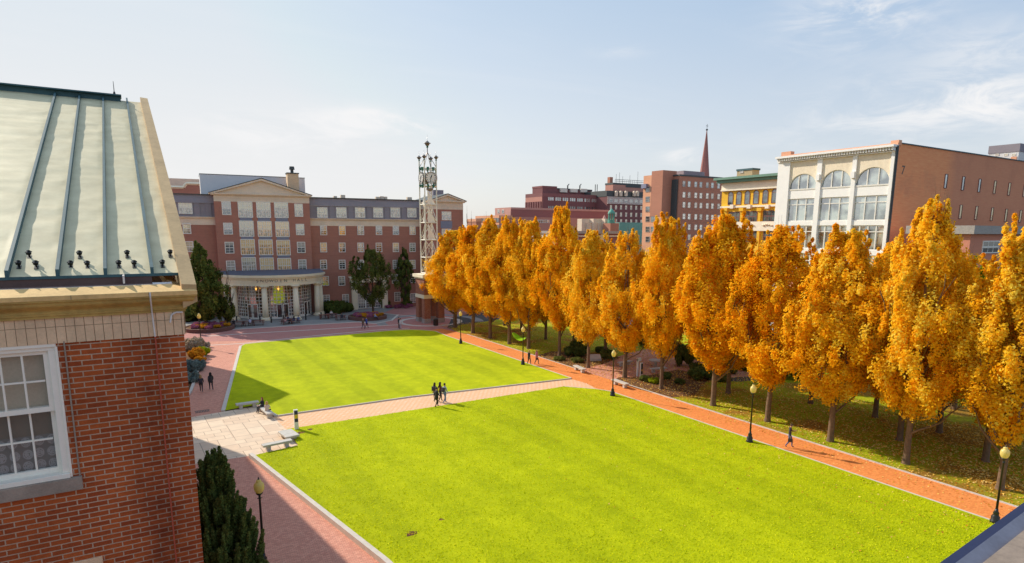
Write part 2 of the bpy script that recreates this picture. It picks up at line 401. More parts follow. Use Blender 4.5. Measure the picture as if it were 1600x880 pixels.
M['glass_teal'] = glassmat('deep_teal_glass', (.06, .08, .08), (.16, .20, .18), .22, .8)
M['maroon_frame'] = plain('maroon_window_frame', (.22, .09, .08), .6, .1)
M['tan_frame'] = plain('tan_window_frame', (.52, .38, .30), .6, .1)
M['rake_stone'] = plain('shade_toned_rake_stone', (.56, .37, .18), .85, .25, 2.2, bump=.3)  # darker copy of the coping stone, its weaker light put into the colour
def sheet(name, pts, z, m, kind='structure'):
    mb = MB((0, 0, 0)); vs = [(x, y, z) for x, y in pts]
    n = len(pts); a = sum(pts[i][0]*pts[(i+1) % n][1]-pts[(i+1) % n][0]*pts[i][1] for i in range(n))
    if a < 0: vs.reverse()
    mb.add(vs, [tuple(range(n))])
    o = mb.build(name, m); o['kind'] = kind; return o
def strip(name, pts, w, z0, z1, m, closed=False, side=0):
    """kerb along a polyline; side 0 centred, +1 / -1 to the left / right"""
    mb = MB(); P = [Vector(p) for p in pts]; n = len(P); L = []; Rr = []
    for i in range(n):
        a = P[(i-1) % n] if (closed or i > 0) else None; b = P[(i+1) % n] if (closed or i < n-1) else None
        d1 = (P[i]-a).normalized() if a is not None else None; d2 = (b-P[i]).normalized() if b is not None else None
        if d1 is None: d1 = d2
        if d2 is None: d2 = d1
        d = (d1+d2).normalized(); nn = Vector((-d.y, d.x)); k = 1/max(.5, nn.dot(Vector((-d1.y, d1.x))))
        l, r = (w/2, -w/2) if side == 0 else ((w, 0) if side > 0 else (0, -w))
        L.append(P[i]+nn*l*k); Rr.append(P[i]+nn*r*k)
    m_ = n if closed else n-1
    for i in range(m_):
        j = (i+1) % n
        a, b, c, d = Rr[i], Rr[j], L[j], L[i]
        vs = [(q.x, q.y, z0) for q in (a, b, c, d)]+[(q.x, q.y, z1) for q in (a, b, c, d)]
        mb.add(vs, [(4, 5, 6, 7), (0, 1, 5, 4), (2, 3, 7, 6)]+([(3, 0, 4, 7)] if (i == 0 and not closed) else [])+([(1, 2, 6, 5)] if (i == m_-1 and not closed) else []))
    o = mb.build(name, m); o['kind'] = 'structure'; return o

big = 1500
sheet('ground', [(-big, -big), (big, -big), (big, big), (-big, big)], -.004, M['asphalt'])
sheet('brick_plaza', [(-20, 3), (41.3, 3), (41.3, 87), (47, 97), (62, 106), (75, 112), (75, 125), (-20, 125)], .004, M['brick_plaza'])
# rose brick walk on the left side of the lawns
walk_l = [(-2, 4), (12, 4)]+[G(605, 880), G(395, 714), G(352, 643), G(378, 541), G(437, 532), G(325, 534), G(318, 540), G(325, 546), G(300, 612)]+[(2.2, 60), (-2, 60)]
sheet('brick_walk', walk_l, .008, M['brick_walk'])
plz = [G(288, 655), G(300, 652), G(349, 643.5), G(404, 634), G(427, 652), G(448, 672), G(466, 697.5), G(392, 712.5), G(320, 723), (1.2, 43.4)]
sheet('granite_plaza', plz, .012, M['plaza'])
# far lawn / near lawn
fl = [G(*q) for q in [(378, 541.5), (383, 539), (410, 536), (437, 533.5), (490, 528.5), (542, 524), (575, 521), (600, 518.5), (620, 517), (640, 516.3), (660, 516.8), (680, 518.5)]]
fl += [(37.75, 80.0), (37.75, 49.9), G(640, 621), G(434, 650.5), G(404, 634), G(352, 643)]
KH = .10
sheet('far_lawn', fl, KH, M['turf'])
strip('far_lawn_kerb', fl[:14], .16, 0, KH+.012, M['granite'], side=1)
strip('far_lawn_path_kerb', [fl[13], fl[14], fl[15]], .12, 0, KH+.012, M['granite'], side=1)
strip('far_lawn_corner_kerb', [fl[15], fl[16]], .3, 0, KH+.03, M['granite_wall'], side=1)
strip('far_lawn_left_kerb', [fl[17], fl[0]], .32, 0, KH+.03, M['granite'], side=1)
a0 = G(448.6, 672.3); a1 = G(600, 649.5)
nl = [a0, a1, G(880, 605.5), (37.2, 44.9), (37.8, 43.6), (37.8, 2), (11.6, 2), (10.55, 12), G(605, 880), G(395, 714), G(466, 697.8)]
sheet('near_lawn', nl, KH, M['turf'])
strip('near_lawn_kerb', [nl[2], nl[3], nl[4], nl[5]], .14, 0, KH+.012, M['granite'], side=1)
strip('near_lawn_wall', [nl[6], nl[7], nl[8], nl[9]], .26, 0, .30, M['granite'], side=1)
# cross path and right path
sheet('cross_path', [G(427, 652), G(434, 650.5), G(640, 621), (37.75, 49.9), (38.0, 47.5), (37.4, 44.9), G(880, 605.5), a1, a0, G(448, 672)], .010, M['cross_path'])
sheet('brick_path', [(37.8, 2), (41.1, 2), (41.1, 51.6), (41.1, 80), (40.2, 86.6), (36.8, 86.0), (37.75, 80), (37.75, 49.9), (38.0, 47.5), (37.4, 45), (37.8, 43.6)], .014, M['brick_path'])
strip('path_kerb', [(41.1, 2), (41.1, 47.5)], .16, 0, .07, M['granite'], side=-1)
strip('path_kerb_far', [(41.1, 52.5), (41.15, 80)], .12, 0, .05, M['granite'], side=-1)
# ground under the trees
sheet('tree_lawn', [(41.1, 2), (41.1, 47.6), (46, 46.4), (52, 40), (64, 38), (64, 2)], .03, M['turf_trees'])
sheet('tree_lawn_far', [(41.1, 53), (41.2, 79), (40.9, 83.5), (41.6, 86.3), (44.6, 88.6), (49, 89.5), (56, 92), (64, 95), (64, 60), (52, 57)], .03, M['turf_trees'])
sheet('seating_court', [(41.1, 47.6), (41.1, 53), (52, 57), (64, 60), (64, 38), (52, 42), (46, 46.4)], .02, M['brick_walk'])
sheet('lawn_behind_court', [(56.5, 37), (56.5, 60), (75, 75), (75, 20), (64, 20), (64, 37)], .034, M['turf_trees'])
bedA = [G(*q) for q in [(955, 596), (1000, 609), (1048, 622), (1085, 618), (1110, 590), (1060, 578), (1000, 590), (968, 590)]]
sheet('mulch_bed', bedA, .045, M['mulch'])
bedB = [(41.3, 53.2), (41.3, 61.5), (44.5, 63), (48.5, 59), (49.5, 55.5), (45, 53.6)]
sheet('mulch_bed_far', bedB, .045, M['mulch'])
bedL = [G(325, 546), G(318, 541), G(296, 541), (-0.5, 88), (-2, 64), G(300, 612)]
sheet('left_flower_bed', bedL, .06, M['mulch'])
strip('flower_bed_kerb', [G(319, 540), G(326, 546), G(314, 572), G(301, 612), (2.2, 58)], .26, 0, .16, M['granite'], side=-1)
bedN = [(1.3, 9), (1.3, 33), (3.2, 30.8), (3.7, 29), (4.15, 27.5), (4.9, 22), (5.5, 9)]
sheet('near_bed', bedN, .03, M['mulch'])
strip('near_bed_kerb', [(1.3, 33), (3.2, 30.8), (3.75, 29), (4.2, 27.5), (5.0, 22), (5.6, 9)], .18, 0, .13, M['granite'], side=-1)
# drain grate on the walk
mb = MB(); gx, gy = G(316, 643)
for i in range(9): mb.box(gx-.5+i*.12, gx-.44+i*.12, gy-.25, gy+.25, .012, .024)
mb.box(gx-.56, gx+.6, gy-.31, gy-.27, .012, .026); mb.box(gx-.56, gx+.6, gy+.27, gy+.31, .012, .026)
tag(mb.build('drain_grate', M['black']), 'small dark slotted drain grate in the rose brick walk beside the stone plaza', 'drain')
# apron in front of the hall, pale bands
ap = [G(*q) for q in [(285, 519), (324, 517.5), (400, 513), (480, 508), (560, 503.5), (585, 506), (612, 501), (622, 492), (600, 489)]]+[(44, 115.9), (9, 118.4), (-6, 118.8)]
sheet('concrete_apron', ap, .010, M['apron'])
strip('apron_kerb', ap[:8], .35, 0, .05, M['granite'], side=0)
strip('pale_band', [G(322, 525.5), G(400, 520.5), G(480, 516), (33.0, 94.2), (36.2, 93.6)], .4, 0, .016, M['granite'])
strip('pale_band_edge', [G(322, 540), G(378, 537), G(437, 530.5), G(500, 524), G(560, 518.5), G(600, 515), G(640, 513)], .35, 0, .016, M['granite'])
strip('pale_band_far', [G(580, 489), G(610, 491), G(640, 494), G(652, 496)], .3, 0, .016, M['granite'])
TC = (41.8, 94.6)
ring = [(TC[0]+5.0*math.cos(t*PI/18), TC[1]+5.0*math.sin(t*PI/18)) for t in range(36)]
strip('tower_ring', ring, .8, 0, .02, M['granite'], closed=True)
ring2 = [(TC[0]+8.2*math.cos(t*PI/18), TC[1]+8.2*math.sin(t*PI/18)) for t in range(-3, 19)]
strip('tower_outer_band', ring2, 1.6, 0, .014, M['apron'])

for (q, r_) in (((643, 834), .42), ((470, 676), .5), ((485, 671), .3), ((690, 812), .18)):
    x, y = G(*q, KH); pts = [(x+r_*random.uniform(.5, 1.1)*math.cos(i*PI/7), y+r_*random.uniform(.4, .9)*math.sin(i*PI/7)) for i in range(14)]
    sheet('bare_patch', pts, KH+.004, M['mulch'])
# ------------------------------------------------------------------ brick building at left, close to the camera
YW = 9.0; FW = Face(0, YW, 0.0)
xc = FW.hit(287.5, 520)[0]
zb_top = FW.hit(287, 486)[1]; zb_bot = FW.hit(287, 522)[1]
pj = .18; FC = FW.off(pj)
z_cop = FC.hit(308, 454)[1]; z_fas = FC.hit(308, 460)[1]
L0 = -7.0; YB = 22.0
nb = thing('brick_hall', 'near red brick hall with pale green standing seam roof and ochre stone cornice', 'building', (xc, YW, 0))
O = nb.location.copy()
wx1, wz1 = FW.hit(85, 538); wx1b, wz0 = FW.hit(111, 745); wx1 = (wx1+wx1b)/2; wx0 = wx1-1.28; 
mb = MB(O)       # wall with a window opening
mb.box(wx1, xc, YW, YB, 0, zb_bot); mb.box(L0, wx0, YW, YB, 0, zb_bot)
mb.box(wx0, wx1, YW, YB, 0, wz0-.02); mb.box(wx0, wx1, YW, YB, wz1, zb_bot); mb.box(wx0, wx1, YW+.6, YB, wz0-.02, wz1)
mb.build('wall', M['brick_near'], nb)
# soldier band
mb = MB(O); mb2 = MB(O)
x = L0; zmid = zb_bot+(zb_top-zb_bot)*.66
mb2.box(L0, xc+.012, YW-.012, YB, zb_bot, zb_top)
while x < xc-.0:
    w = min(.0925, xc+.02-x-.002); e = random.uniform(-.002, .002)
    wide = x > xc-.36
    for (a, b) in ((zb_bot, zmid-.003), (zmid+.003, zb_top)):
        ex = .022 if wide else .014
        mb.box(x, x+w-.0045, YW-ex-.004+e, YW+.01, a, b)
    x += .0945
mb2.build('band_mortar', M['mortar'], nb); mb.build('soldier_course', M['tan_brick'], nb)
mb = MB(O); mb.box(xc+.0225, xc+.026, YW, YB, zb_bot, zb_top); mb.build('band_return', M['tan_brick'], nb)
# cornice sweep
def sweep(prof, name, m, zshift=0, parent=nb):
    mb = MB(O); pts = []
    for d, z in prof: pts.append([(L0, YW-d, z), (xc+d, YW-d, z), (xc+d, YB, z)])
    for i in range(len(prof)-1):
        for k in range(2):
            mb.quad(pts[i][k], pts[i][k+1], pts[i+1][k+1], pts[i+1][k])
    return mb.build(name, m, parent)
h = z_fas-zb_top
prof = [(.0, zb_top+.002), (.040, zb_top+.002), (.040, zb_top+.03), (.055, zb_top+.035), (.055, zb_top+.055)]
for i in range(9):
    t_ = i/8; d = .06+.085*(t_**1.3)+.018*math.sin(t_*2*PI)*-1
    prof.append((d, zb_top+.06+(h-.10)*t_))
prof += [(.150, z_fas-.035), (.150, z_fas-.025), (.172, z_fas-.02), (.172, z_fas)]
sweep(prof, 'cornice', M['olive_stone'])
sl = math.tan(R(24.5))
z_back = FW.off(-.12).hit(160, 447.5)[1]
sweep([(.172, z_fas), (pj, z_fas), (pj, z_cop), (pj-.005, z_cop+.004), (-.12, z_back), (-.12, z_back-.12)], 'coping', M['gold_stone'])
for xx in (xc-.36, xc-1.15, xc-2.0): mb = MB(O); mb.box(xx, xx+.006, YW-pj-.002, YW-pj+.01, z_fas, z_cop+.001); mb.build('coping_joint', M['mortar'], nb)
# gutter trough
gy0, gy1 = YW+.12, YW+.33
ze = FW.off(-.33).hit(160, 430)[1]
mb = MB(O)
mb.box(L0, xc-.30, gy0+.02, gy1+.2, ze-.16, ze-.115)
mb.quad((L0, gy1, ze-.115), (xc-.30, gy1, ze-.115), (xc-.30, gy1, ze-.005), (L0, gy1, ze-.005))
mb.build('gutter', M['gutter'], nb)
mb = MB(O); mb.box(L0, xc-.14, YW+.125, gy0+.05, z_back-.1, z_back+.004)
mb.box(xc-.62, xc-.60, gy0, gy1, ze-.1, ze); mb.box(xc-.30, xc-.08, gy0+.02, gy1, z_back-.1, z_back+.012)
mb.build('flashing', M['flash'], nb)
# roof planes
yr = 19.5; zr = Face(0, yr, 0).hit(228, 161)[1]; sl = (zr-ze)/(yr-gy1); XR = xc+.03; print('roof pitch', math.degrees(math.atan(sl)))
def roofz(y): return ze+(y-gy1)*sl
mb = MB(O)
n = 60
from mathutils import noise as mnoise
seamx = [FW.hit(px, 428)[0] for px in (2, 85, 163, 239)]
NXg, NYg = 150, 150; XA = -2.6; grid = []
for j in range(NYg+1):
    y = gy1+(yr-gy1)*j/NYg
    for i in range(NXg+1):
        x = XA+(XR-XA)*i/NXg; pn = sum(1 for s_ in seamx if s_ < x)
        u = min([abs(x-s_) for s_ in seamx]+[abs(x-XR)]); ed = min(1, u/.10)
        wv = mnoise.noise(Vector((x*1.3+pn*7.3, y*1.9, pn*3.1)))*.011+mnoise.noise(Vector((x*2.6+pn*5, y*4.6, 4.2)))*.006+mnoise.noise(Vector((x*.9, y*.5+pn, 1.7)))*.012
        grid.append((x, y, roofz(y)+wv*ed*(.25 if j in (0, NYg) else 1)))
mb.add(grid, [(j*(NXg+1)+i, j*(NXg+1)+i+1, (j+1)*(NXg+1)+i+1, (j+1)*(NXg+1)+i) for j in range(NYg) for i in range(NXg)])
mb.add([(L0, gy1, ze), (XA, gy1, ze), (XA, yr, zr), (L0, yr, zr), (L0, 2*yr-gy1, ze), (XR, 2*yr-gy1, ze), (XR, yr, zr)], [(0, 1, 2, 3), (3, 6, 5, 4)])
roof = mb.build('roof', M['metal_roof'], nb, smooth=True)
mb = MB(O); mb.box(L0, XR-.02, gy1-.012, gy1+.0, ze-.03, ze+.006)
for px in (2, 85, 163, 239):
    X0 = FW.hit(px, 428)[0]
    for (dx) in (0,):
        vs = []
        for y, hh in ((gy1, .085), (yr, .085)):
            for xx, zz in ((X0-.019, 0), (X0+.019, 0), (X0+.019, hh), (X0-.019, hh)): vs.append((xx, y, roofz(y)+zz+(-.01 if zz == 0 else 0)))
        mb.add(vs, [(0, 1, 2, 3), (4, 7, 6, 5), (0, 4, 5, 1), (1, 5, 6, 2), (2, 6, 7, 3), (3, 7, 4, 0)])
mb.build('standing_seam', M['copper'], nb)
# ridge cap
capx = Face(0, yr, 0).hit(190, 155)[0]
mb = MB(O); mb.box(L0, capx, yr-.26, yr+.26, zr+.075, zr+.105); mb.box(L0, capx-.02, yr-.14, yr+.14, zr-.06, zr+.075)
mb.build('ridge_cap', M['copper'], nb)
mb = MB(O); sx = Face(0, yr, 0).hit(179, 150)[0]
mb.cyl((sx, yr, zr+.15), (sx+.0, yr, zr+.46), .012, .006, 6); mb.cyl((sx, yr, zr+.15), (sx, yr, zr+.2), .03, .02, 8)
mb.build('lightning_rod', M['black'], nb)
# rake coping (stepped stone edge running up the slope)
mb = MB(O)
ys = [YW-.12, 11.2, 13.9, 16.6, yr]
for i in range(4):
    y0_, y1_ = ys[i]+.006, ys[i+1]
    vs = []
    for y in (y0_, y1_):
        zt = z_back+.10+(y-YW)*((zr+.12-z_back-.10)/(yr-YW)) if i > 0 or y > YW else z_back+.0
        zt = max(zt, z_back-.03)
        for xx, zz in ((xc+.01, zt-.30), (xc+pj, zt-.22), (xc+pj, zt), (xc+.01, zt+.01)): vs.append((xx, y, zz))
    mb.add(vs, [(0, 1, 2, 3), (4, 7, 6, 5), (0, 4, 5, 1), (1, 5, 6, 2), (2, 6, 7, 3), (3, 7, 4, 0)])
mb.build('rake_coping', M['rake_stone'], nb)
mb = MB(O); mb.add([(xc+.0, YW, zb_top), (xc+.0, YB, zb_top), (xc, yr, zr)], [(0, 1, 2)]); mb.build('gable_wall', M['brick_near'], nb)
# snow guards
guards = [(30, 418), (46, 402), (57, 418), (111, 418), (125, 402), (137, 418), (186, 417), (199, 401), (210, 417), (254, 416), (266, 400)]
gp = []
for gx, gy in guards:
    lo, hi = gy1, yr
    r = ray(gx, gy)
    t_ = (ze-gy1*sl-CH)/(r.z-sl*r.y)
    gp.append((r.x*t_, r.y*t_, CH+r.z*t_))
g0 = None
for k, (x, y, z) in enumerate(gp):
    if g0 is None:
        mb = MB()
        mb.box(-.022, .022, -.05, .05, -.004, .006)
        mb.cyl((0, .02, 0), (0, -.005, .055), .012, .010, 8); mb.cyl((0, -.02, .055), (0, .015, .075), .030, .026, 10)
        mb.cyl((-.035, 0, .07), (.035, 0, .075), .008, .008, 6)
        mb.add([(0, -.02, .07), (.028, -.03, .10), (.012, -.03, .11), (-.004, -.02, .09)], [(0, 1, 2, 3)])
        g0 = mb.build('snow_guard', M['copper_dark'] if 'copper_dark' in M else M['black'], roof); o = g0
    else: o = g0.copy(); col.objects.link(o)
    o.parent = roof; o.location = Vector((x, y, z))-O; o.rotation_euler = (math.atan(sl), 0, 0)
# window
wd = M['white_near']
mb = MB(O); fw = .075
yf0, yf1 = YW+.01, YW+.13
mb.box(wx0, wx1, yf0, yf1, wz1-fw, wz1-.003); mb.box(wx0, wx1, yf0-.05, yf1, wz0, wz0+.06)
mb.box(wx0, wx0+fw, yf0, yf1, wz0+.06, wz1-fw); mb.box(wx1-fw, wx1, yf0, yf1, wz0+.06, wz1-fw)
mb.box(wx0-.03, wx1+.01, YW-.012, YW+.02, wz1-.03, wz1+.012); mb.box(wx1-.004, wx1+.022, YW-.010, YW+.02, wz0-.0, wz1-.03)
win = mb.build('window', wd, nb, bevel=.004)
ix0, ix1, iz0, iz1 = wx0+fw, wx1-fw, wz0+.06, wz1-fw
zm = FW.hit(75, 641)[1]
def sash(name, z0, z1, yy):
    mb = MB(O); st = .055
    mb.box(ix0, ix1, yy, yy+.045, z1-.045, z1); mb.box(ix0, ix1, yy, yy+.045, z0, z0+.06)
    mb.box(ix0, ix0+st, yy, yy+.045, z0+.06, z1-.045); mb.box(ix1-st, ix1, yy, yy+.045, z0+.06, z1-.045)
    nx = 5
    for i in range(1, nx):
        xx = ix0+st+(ix1-ix0-2*st)*i/nx; mb.box(xx-.010, xx+.010, yy+.006, yy+.038, z0+.06, z1-.045)
    zz = (z0+.06+z1-.045)/2
    for i in range(nx):
        xa = ix0+st+(ix1-ix0-2*st)*i/nx+.010; xb = ix0+st+(ix1-ix0-2*st)*(i+1)/nx-.010
        mb.box(xa, xb, yy+.006, yy+.038, zz-.010, zz+.010)
    return mb.build(name, wd, win)
sash('upper_sash', zm-.03, iz1, YW+.05); sash('lower_sash', iz0, zm+.03, YW+.10)
# glass and what shows behind it
t = NT('near_window_glass'); g = t.n('ShaderNodeBsdfGlossy'); g.inputs['Roughness'].default_value = .02
tr = t.n('ShaderNodeBsdfTransparent'); ms = t.n('ShaderNodeMixShader'); ms.inputs[0].default_value = .16
t.l(tr.outputs[0], ms.inputs[1]); t.l(g.outputs[0], ms.inputs[2]); t.l(ms.outputs[0], t.out.inputs[0])
mb = MB(O); mb.quad((ix0+.05, YW+.075, zm), (ix1-.05, YW+.075, zm), (ix1-.05, YW+.075, iz1-.04), (ix0+.05, YW+.075, iz1-.04))
mb.quad((ix0+.05, YW+.125, iz0+.05), (ix1-.05, YW+.125, iz0+.05), (ix1-.05, YW+.125, zm), (ix0+.05, YW+.125, zm))
mb.build('pane', t.m, win)
mb = MB(O); mb.quad((ix0, YW+.17, zm-.02), (ix1, YW+.17, zm-.02), (ix1, YW+.17, iz1), (ix0, YW+.17, iz1))
mb.build('roller_blind', plain('beige_blind', (.62, .50, .36), .9, .12, 30), win)
mb = MB(O); mb.quad((ix0, YW+.19, iz0), (ix1, YW+.19, iz0), (ix1, YW+.19, zm), (ix0, YW+.19, zm))
t = NT('patterned_curtain'); v, sp = wallvec(t)
hgt = t.rng(sp.outputs[2], iz0+.47, iz0+.48)
mp = t.n('ShaderNodeMapping'); t.l(v, mp.inputs[0]); mp.inputs['Scale'].default_value = (8, 6.5, 1)
vo = t.n('ShaderNodeTexVoronoi', distance='EUCLIDEAN'); t.l(mp.outputs[0], vo.inputs['Vector']); vo.inputs['Scale'].default_value = 1; vo.inputs['Randomness'].default_value = .12
rg = t.math('ABSOLUTE', t.math('SINE', t.math('MULTIPLY', vo.outputs['Distance'], 22)))
pat = t.math('MULTIPLY', t.rng(t.math('ADD', t.noise(45, 2, .6, v), t.math('MULTIPLY', rg, .25)), .50, .60), t.rng(vo.outputs['Distance'], .46, .36))
lace = t.mix(pat, (.24, .20, .18), (.44, .39, .37))
c = t.mix(hgt, lace, t.mix(t.noise(3, 2, .5, v), (.16, .12, .09), (.30, .22, .16)))  # above the lace: dark room and pale reflection put into the colour
t.bsdf(c, .9, spec=.2); mb.build('curtain', t.m, win)
mb = MB(O); sx1, sz1 = FW.hit(128, 739); sz0 = FW.hit(128, 762)[1]
mb.box(wx0-.14, sx1, YW-.07, YW+.01, sz0, wz0-.002); mb.build('sill', M['sill_stone'], nb, bevel=.006)
mb = MB(O); qx, qz = FW.hit(160, 868); mb.box(qx-1.6, qx, YW-.03, YW+.01, qz-1.0, qz); mb.build('lintel_stone', M['tan_brick'], nb, bevel=.005)
# cables running down the wall
mb = MB(O); cx_, cz_ = FW.hit(100, 533); mb.cyl((cx_, YW-.015, sz1-.02), (cx_, YW-.015, cz_), .009, .009, 8); mb.build('conduit', M['sill_stone'], nb)
mb = MB(O); vx, vz = FW.hit(240, 500)
mb.cyl((vx, YW-.03, 10), (vx, YW-.03, zb_bot), .010, .010, 8); mb.build('red_cable', plain('red_cable', (.45, .09, .05), .6, .1), nb)
mb = MB(O); mb.cyl((vx, YW-.045, zb_bot), (vx-.01, YW-.055, zb_top), .009, .009, 8); mb.build('white_cable', M['flash'], nb); mb = MB(O); mb.cyl((vx-.01, YW-.055, zb_top), (vx-.015, YW-pj-.012, z_fas), .009, .009, 8)
mb.cyl((vx-.015, YW-pj-.012, z_fas), (vx-.015, YW-pj-.008, z_cop), .009, .009, 8); mb.build('white_cable', M['flash'], nb); mb = MB(O)
kx = [FW.off(.05).hit(*q) for q in [(285, 488), (275, 488), (268, 492), (266, 504)]]
for a, b in zip(kx, kx[1:]): mb.cyl((a[0], YW-.06, a[1]), (b[0], YW-.06, b[1]), .011, .011, 8)
mb.build('white_cable', M['flash'], nb)

# ------------------------------------------------------------------ parapet corner of the building the photo is taken from
zc = 13.4
A = Vector(G(1440, 900, zc)); B = Vector(G(1625, 767, zc)); d = (B-A).normalized(); n_ = Vector((-d.y, d.x))
mid = Vector(G(1600, 880, zc))
if n_.dot(mid-A) < 0: n_ = -n_
A = A-d*3; B = B+d*3
pr = thing('parapet', 'dark blue metal edged parapet with pale stone top in the lower right corner', 'parapet', (A.x, A.y, 0))
O2 = pr.location.copy()
def pq(name, w0, z0, w1, z1, m, bev=0):
    mb = MB(O2); a, b = A+n_*w0, B+n_*w0; c, e = A+n_*w1, B+n_*w1
    mb.add([(a.x, a.y, z0), (b.x, b.y, z0), (e.x, e.y, z1), (c.x, c.y, z1), (a.x, a.y, z0-.5), (b.x, b.y, z0-.5), (e.x, e.y, z1-.5), (c.x, c.y, z1-.5)],
           [(0, 1, 2, 3), (4, 7, 6, 5), (0, 4, 5, 1), (1, 5, 6, 2), (2, 6, 7, 3), (3, 7, 4, 0)])
    return mb.build(name, m, pr)
e1 = (Vector(G(1535, 850, zc))-A).dot(n_)*.60
w1_ = (Vector(G(1505, 875, zc))-A).dot(n_); w2_ = (Vector(G(1545, 872, zc))-A).dot(n_)
pq('metal_edge', 0, zc, w1_*.93, zc+.01, plain('navy_metal', (.022, .030, .075), .7, .15, 2, spec=.15))
pq('grey_flashing', w1_*.93, zc+.012, w2_, zc-.02, plain('grey_metal', (.20, .20, .25), .7, .25, 3, spec=.2))
pq('stone_top', w2_, zc+.0, w2_+3.5, zc+.04, plain('beige_roof_stone', (.27, .205, .16), .9, .4, 2.5, bump=.3))
mb = MB(O2); a, b, c, e = A+n_*.03, B+n_*.03, B+n_*4, A+n_*4
mb.prism([tuple(a), tuple(b), tuple(c), tuple(e)], 0, zc-.45); mb.build('wall', M['brick_near'], pr)
# ------------------------------------------------------------------ window factory (shared meshes, local: x along wall, -y outward, z up)
WCACHE = {}
def window(parent, fc, px0, px1, py0, py1, style='sash', glass='glass_dark', O=(0, 0, 0), rect=None, w=None, h=None, fm=None):
    if rect: u0, u1, z0, z1 = rect
    else:
        pm = (px0+px1)/2; pym = (py0+py1)/2
        u0 = fc.hit(px0, pym)[0]; u1 = fc.hit(px1, pym)[0]; z1 = fc.hit(pm, py0)[1]; z0 = fc.hit(pm, py1)[1]
    uc, zc_ = (u0+u1)/2, (z0+z1)/2
    w = w or round(u1-u0, 1); h = h or round(z1-z0, 1)
    fm = fm or 'white_frame'; key = (w, h, style, glass, fm)
    if key not in WCACHE:
        fr = MB(); gl = MB(); t = .12 if w > .8 else .07
        a, b = -w/2, w/2; c, d = -h/2, h/2
        if style == 'arch':
            n = 12; cz = d-w/2; pts = [(b, c), (b, cz)]+[(w/2*math.cos(i*PI/n), cz+w/2*math.sin(i*PI/n)) for i in range(1, n)]+[(a, cz), (a, c)]
            q = w/2-t; pin = [(b-t, c+t), (b-t, cz)]+[(q*math.cos(i*PI/n), cz+q*math.sin(i*PI/n)) for i in range(1, n)]+[(a+t, cz), (a+t, c+t)]
            N = len(pts); vs = [(x, -.08, z) for x, z in pts]+[(x, -.08, z) for x, z in pin]+[(x, -.02, z) for x, z in pin]+[(x, 0.02, z) for x, z in pts]
            fs = []
            for i in range(N):
                j = (i+1) % N; fs += [(i, N+i, N+j, j), (N+i, 2*N+i, 2*N+j, N+j), (j, 3*N+j, 3*N+i, i)]
            fr.add(vs, fs)
            fr.box(a, b, -.07, -.02, cz-.05, cz+.02)
            if w > 3:
                for xx in (-w/6, w/6): fr.box(xx-.08, xx+.08, -.09, -.02, c, cz+math.sqrt(max(0, q*q-xx*xx)))
            gl.add([(x, -.03, z) for x, z in pin], [tuple(range(N))])
        else:
            fr.box(a, b, -.08, .02, d-t, d); fr.box(a, b, -.10, .02, c, c+t)
            fr.box(a, a+t, -.08, .02, c+t, d-t); fr.box(b-t, b, -.08, .02, c+t, d-t)
            nx, ny, bars = {'sash': (2, 4, .045), 'sash1': (1, 2, .04), 'pair': (4, 2, .05), 'big': (6, 4, .04), 'plain': (1, 1, 0), 'wide': (3, 2, .07), 'triple': (3, 1, .12),
                            'grid': (4, 5, .05)}[style]
            for i in range(1, nx):
                x = a+t+(w-2*t)*i/nx; k = bars*(2.0 if (style == 'big' and i % 2 == 0) or (style == 'pair' and i in (1, 3)) else 1)
                fr.box(x-k/2, x+k/2, -.06, -.02, c+t, d-t)
            for j in range(1, ny):
                z = c+t+(h-2*t)*j/ny; k = bars*(2.2 if j*2 == ny else 1)
                for i in range(nx):
                    xa = a+t+(w-2*t)*i/nx+bars/2; xb = a+t+(w-2*t)*(i+1)/nx-bars/2
                    fr.box(xa, xb, -.06, -.02, z-k/2, z+k/2)
            gl.quad((a+t, -.03, c+t), (b-t, -.03, c+t), (b-t, -.03, d-t), (a+t, -.03, d-t))
        def mk(mb, m):
            me = bpy.data.meshes.new('window'); me.from_pydata(mb.v, [], mb.f); me.materials.append(m); me.update(); return me
        WCACHE[key] = (mk(fr, M[fm]), mk(gl, M[glass]))
    fme, gm = WCACHE[key]
    p = fc.pt(uc, 0, zc_)-Vector(O)
    o = link('window', fme, parent, p, fc.a)
    link('pane', gm, o)
    return o

# ------------------------------------------------------------------ the hall at the far end of the lawn
HA = R(-4.3)
FM = Face(44.0, 116.0, HA)
PV = 1.3; FP = FM.off(PV)
hall = thing('residence_hall', 'long red brick hall with blue grey mansard, cream gables and rounded white portico', 'building', (44.0, 116.0, 0))
HO = hall.location.copy()
def hb(): return MB(HO)
uL = FM.hit(250, 400)[0]; uR = FM.hit(676, 400)[0]
z_top = FM.hit(560, 311)[1]; z_mb = FM.hit(560, 342)[1]; z_cb = FM.hit(560, 353.5)[1]
mb = hb(); mb.fbox(FM, uL, uR, -14, 0, 0, z_cb); mb.build('wall', M['dorm_brick'], hall)
mb = hb(); mb.fbox(FM, uL, uR, -14, .06, z_cb, z_mb-.25); mb.fbox(FM, uL, uR, -14, .28, z_mb-.25, z_mb-.08); mb.fbox(FM, uL, uR, -14, .40, z_mb-.08, z_mb); mb.build('frieze', M['cream'], hall)
mb = hb()
def slope_band(fc, u0, u1, w0, z0, w1, z1, back=-14):
    vs = [fc.pt(u0, w0, z0), fc.pt(u1, w0, z0), fc.pt(u1, w1, z1), fc.pt(u0, w1, z1), fc.pt(u0, back, z1), fc.pt(u1, back, z1), fc.pt(u0, back, z0), fc.pt(u1, back, z0)]
    mb.add(vs, [(0, 1, 2, 3), (3, 2, 5, 4), (0, 3, 4, 6), (1, 7, 5, 2)])
zmm = z_mb+(z_top-z_mb)*.62
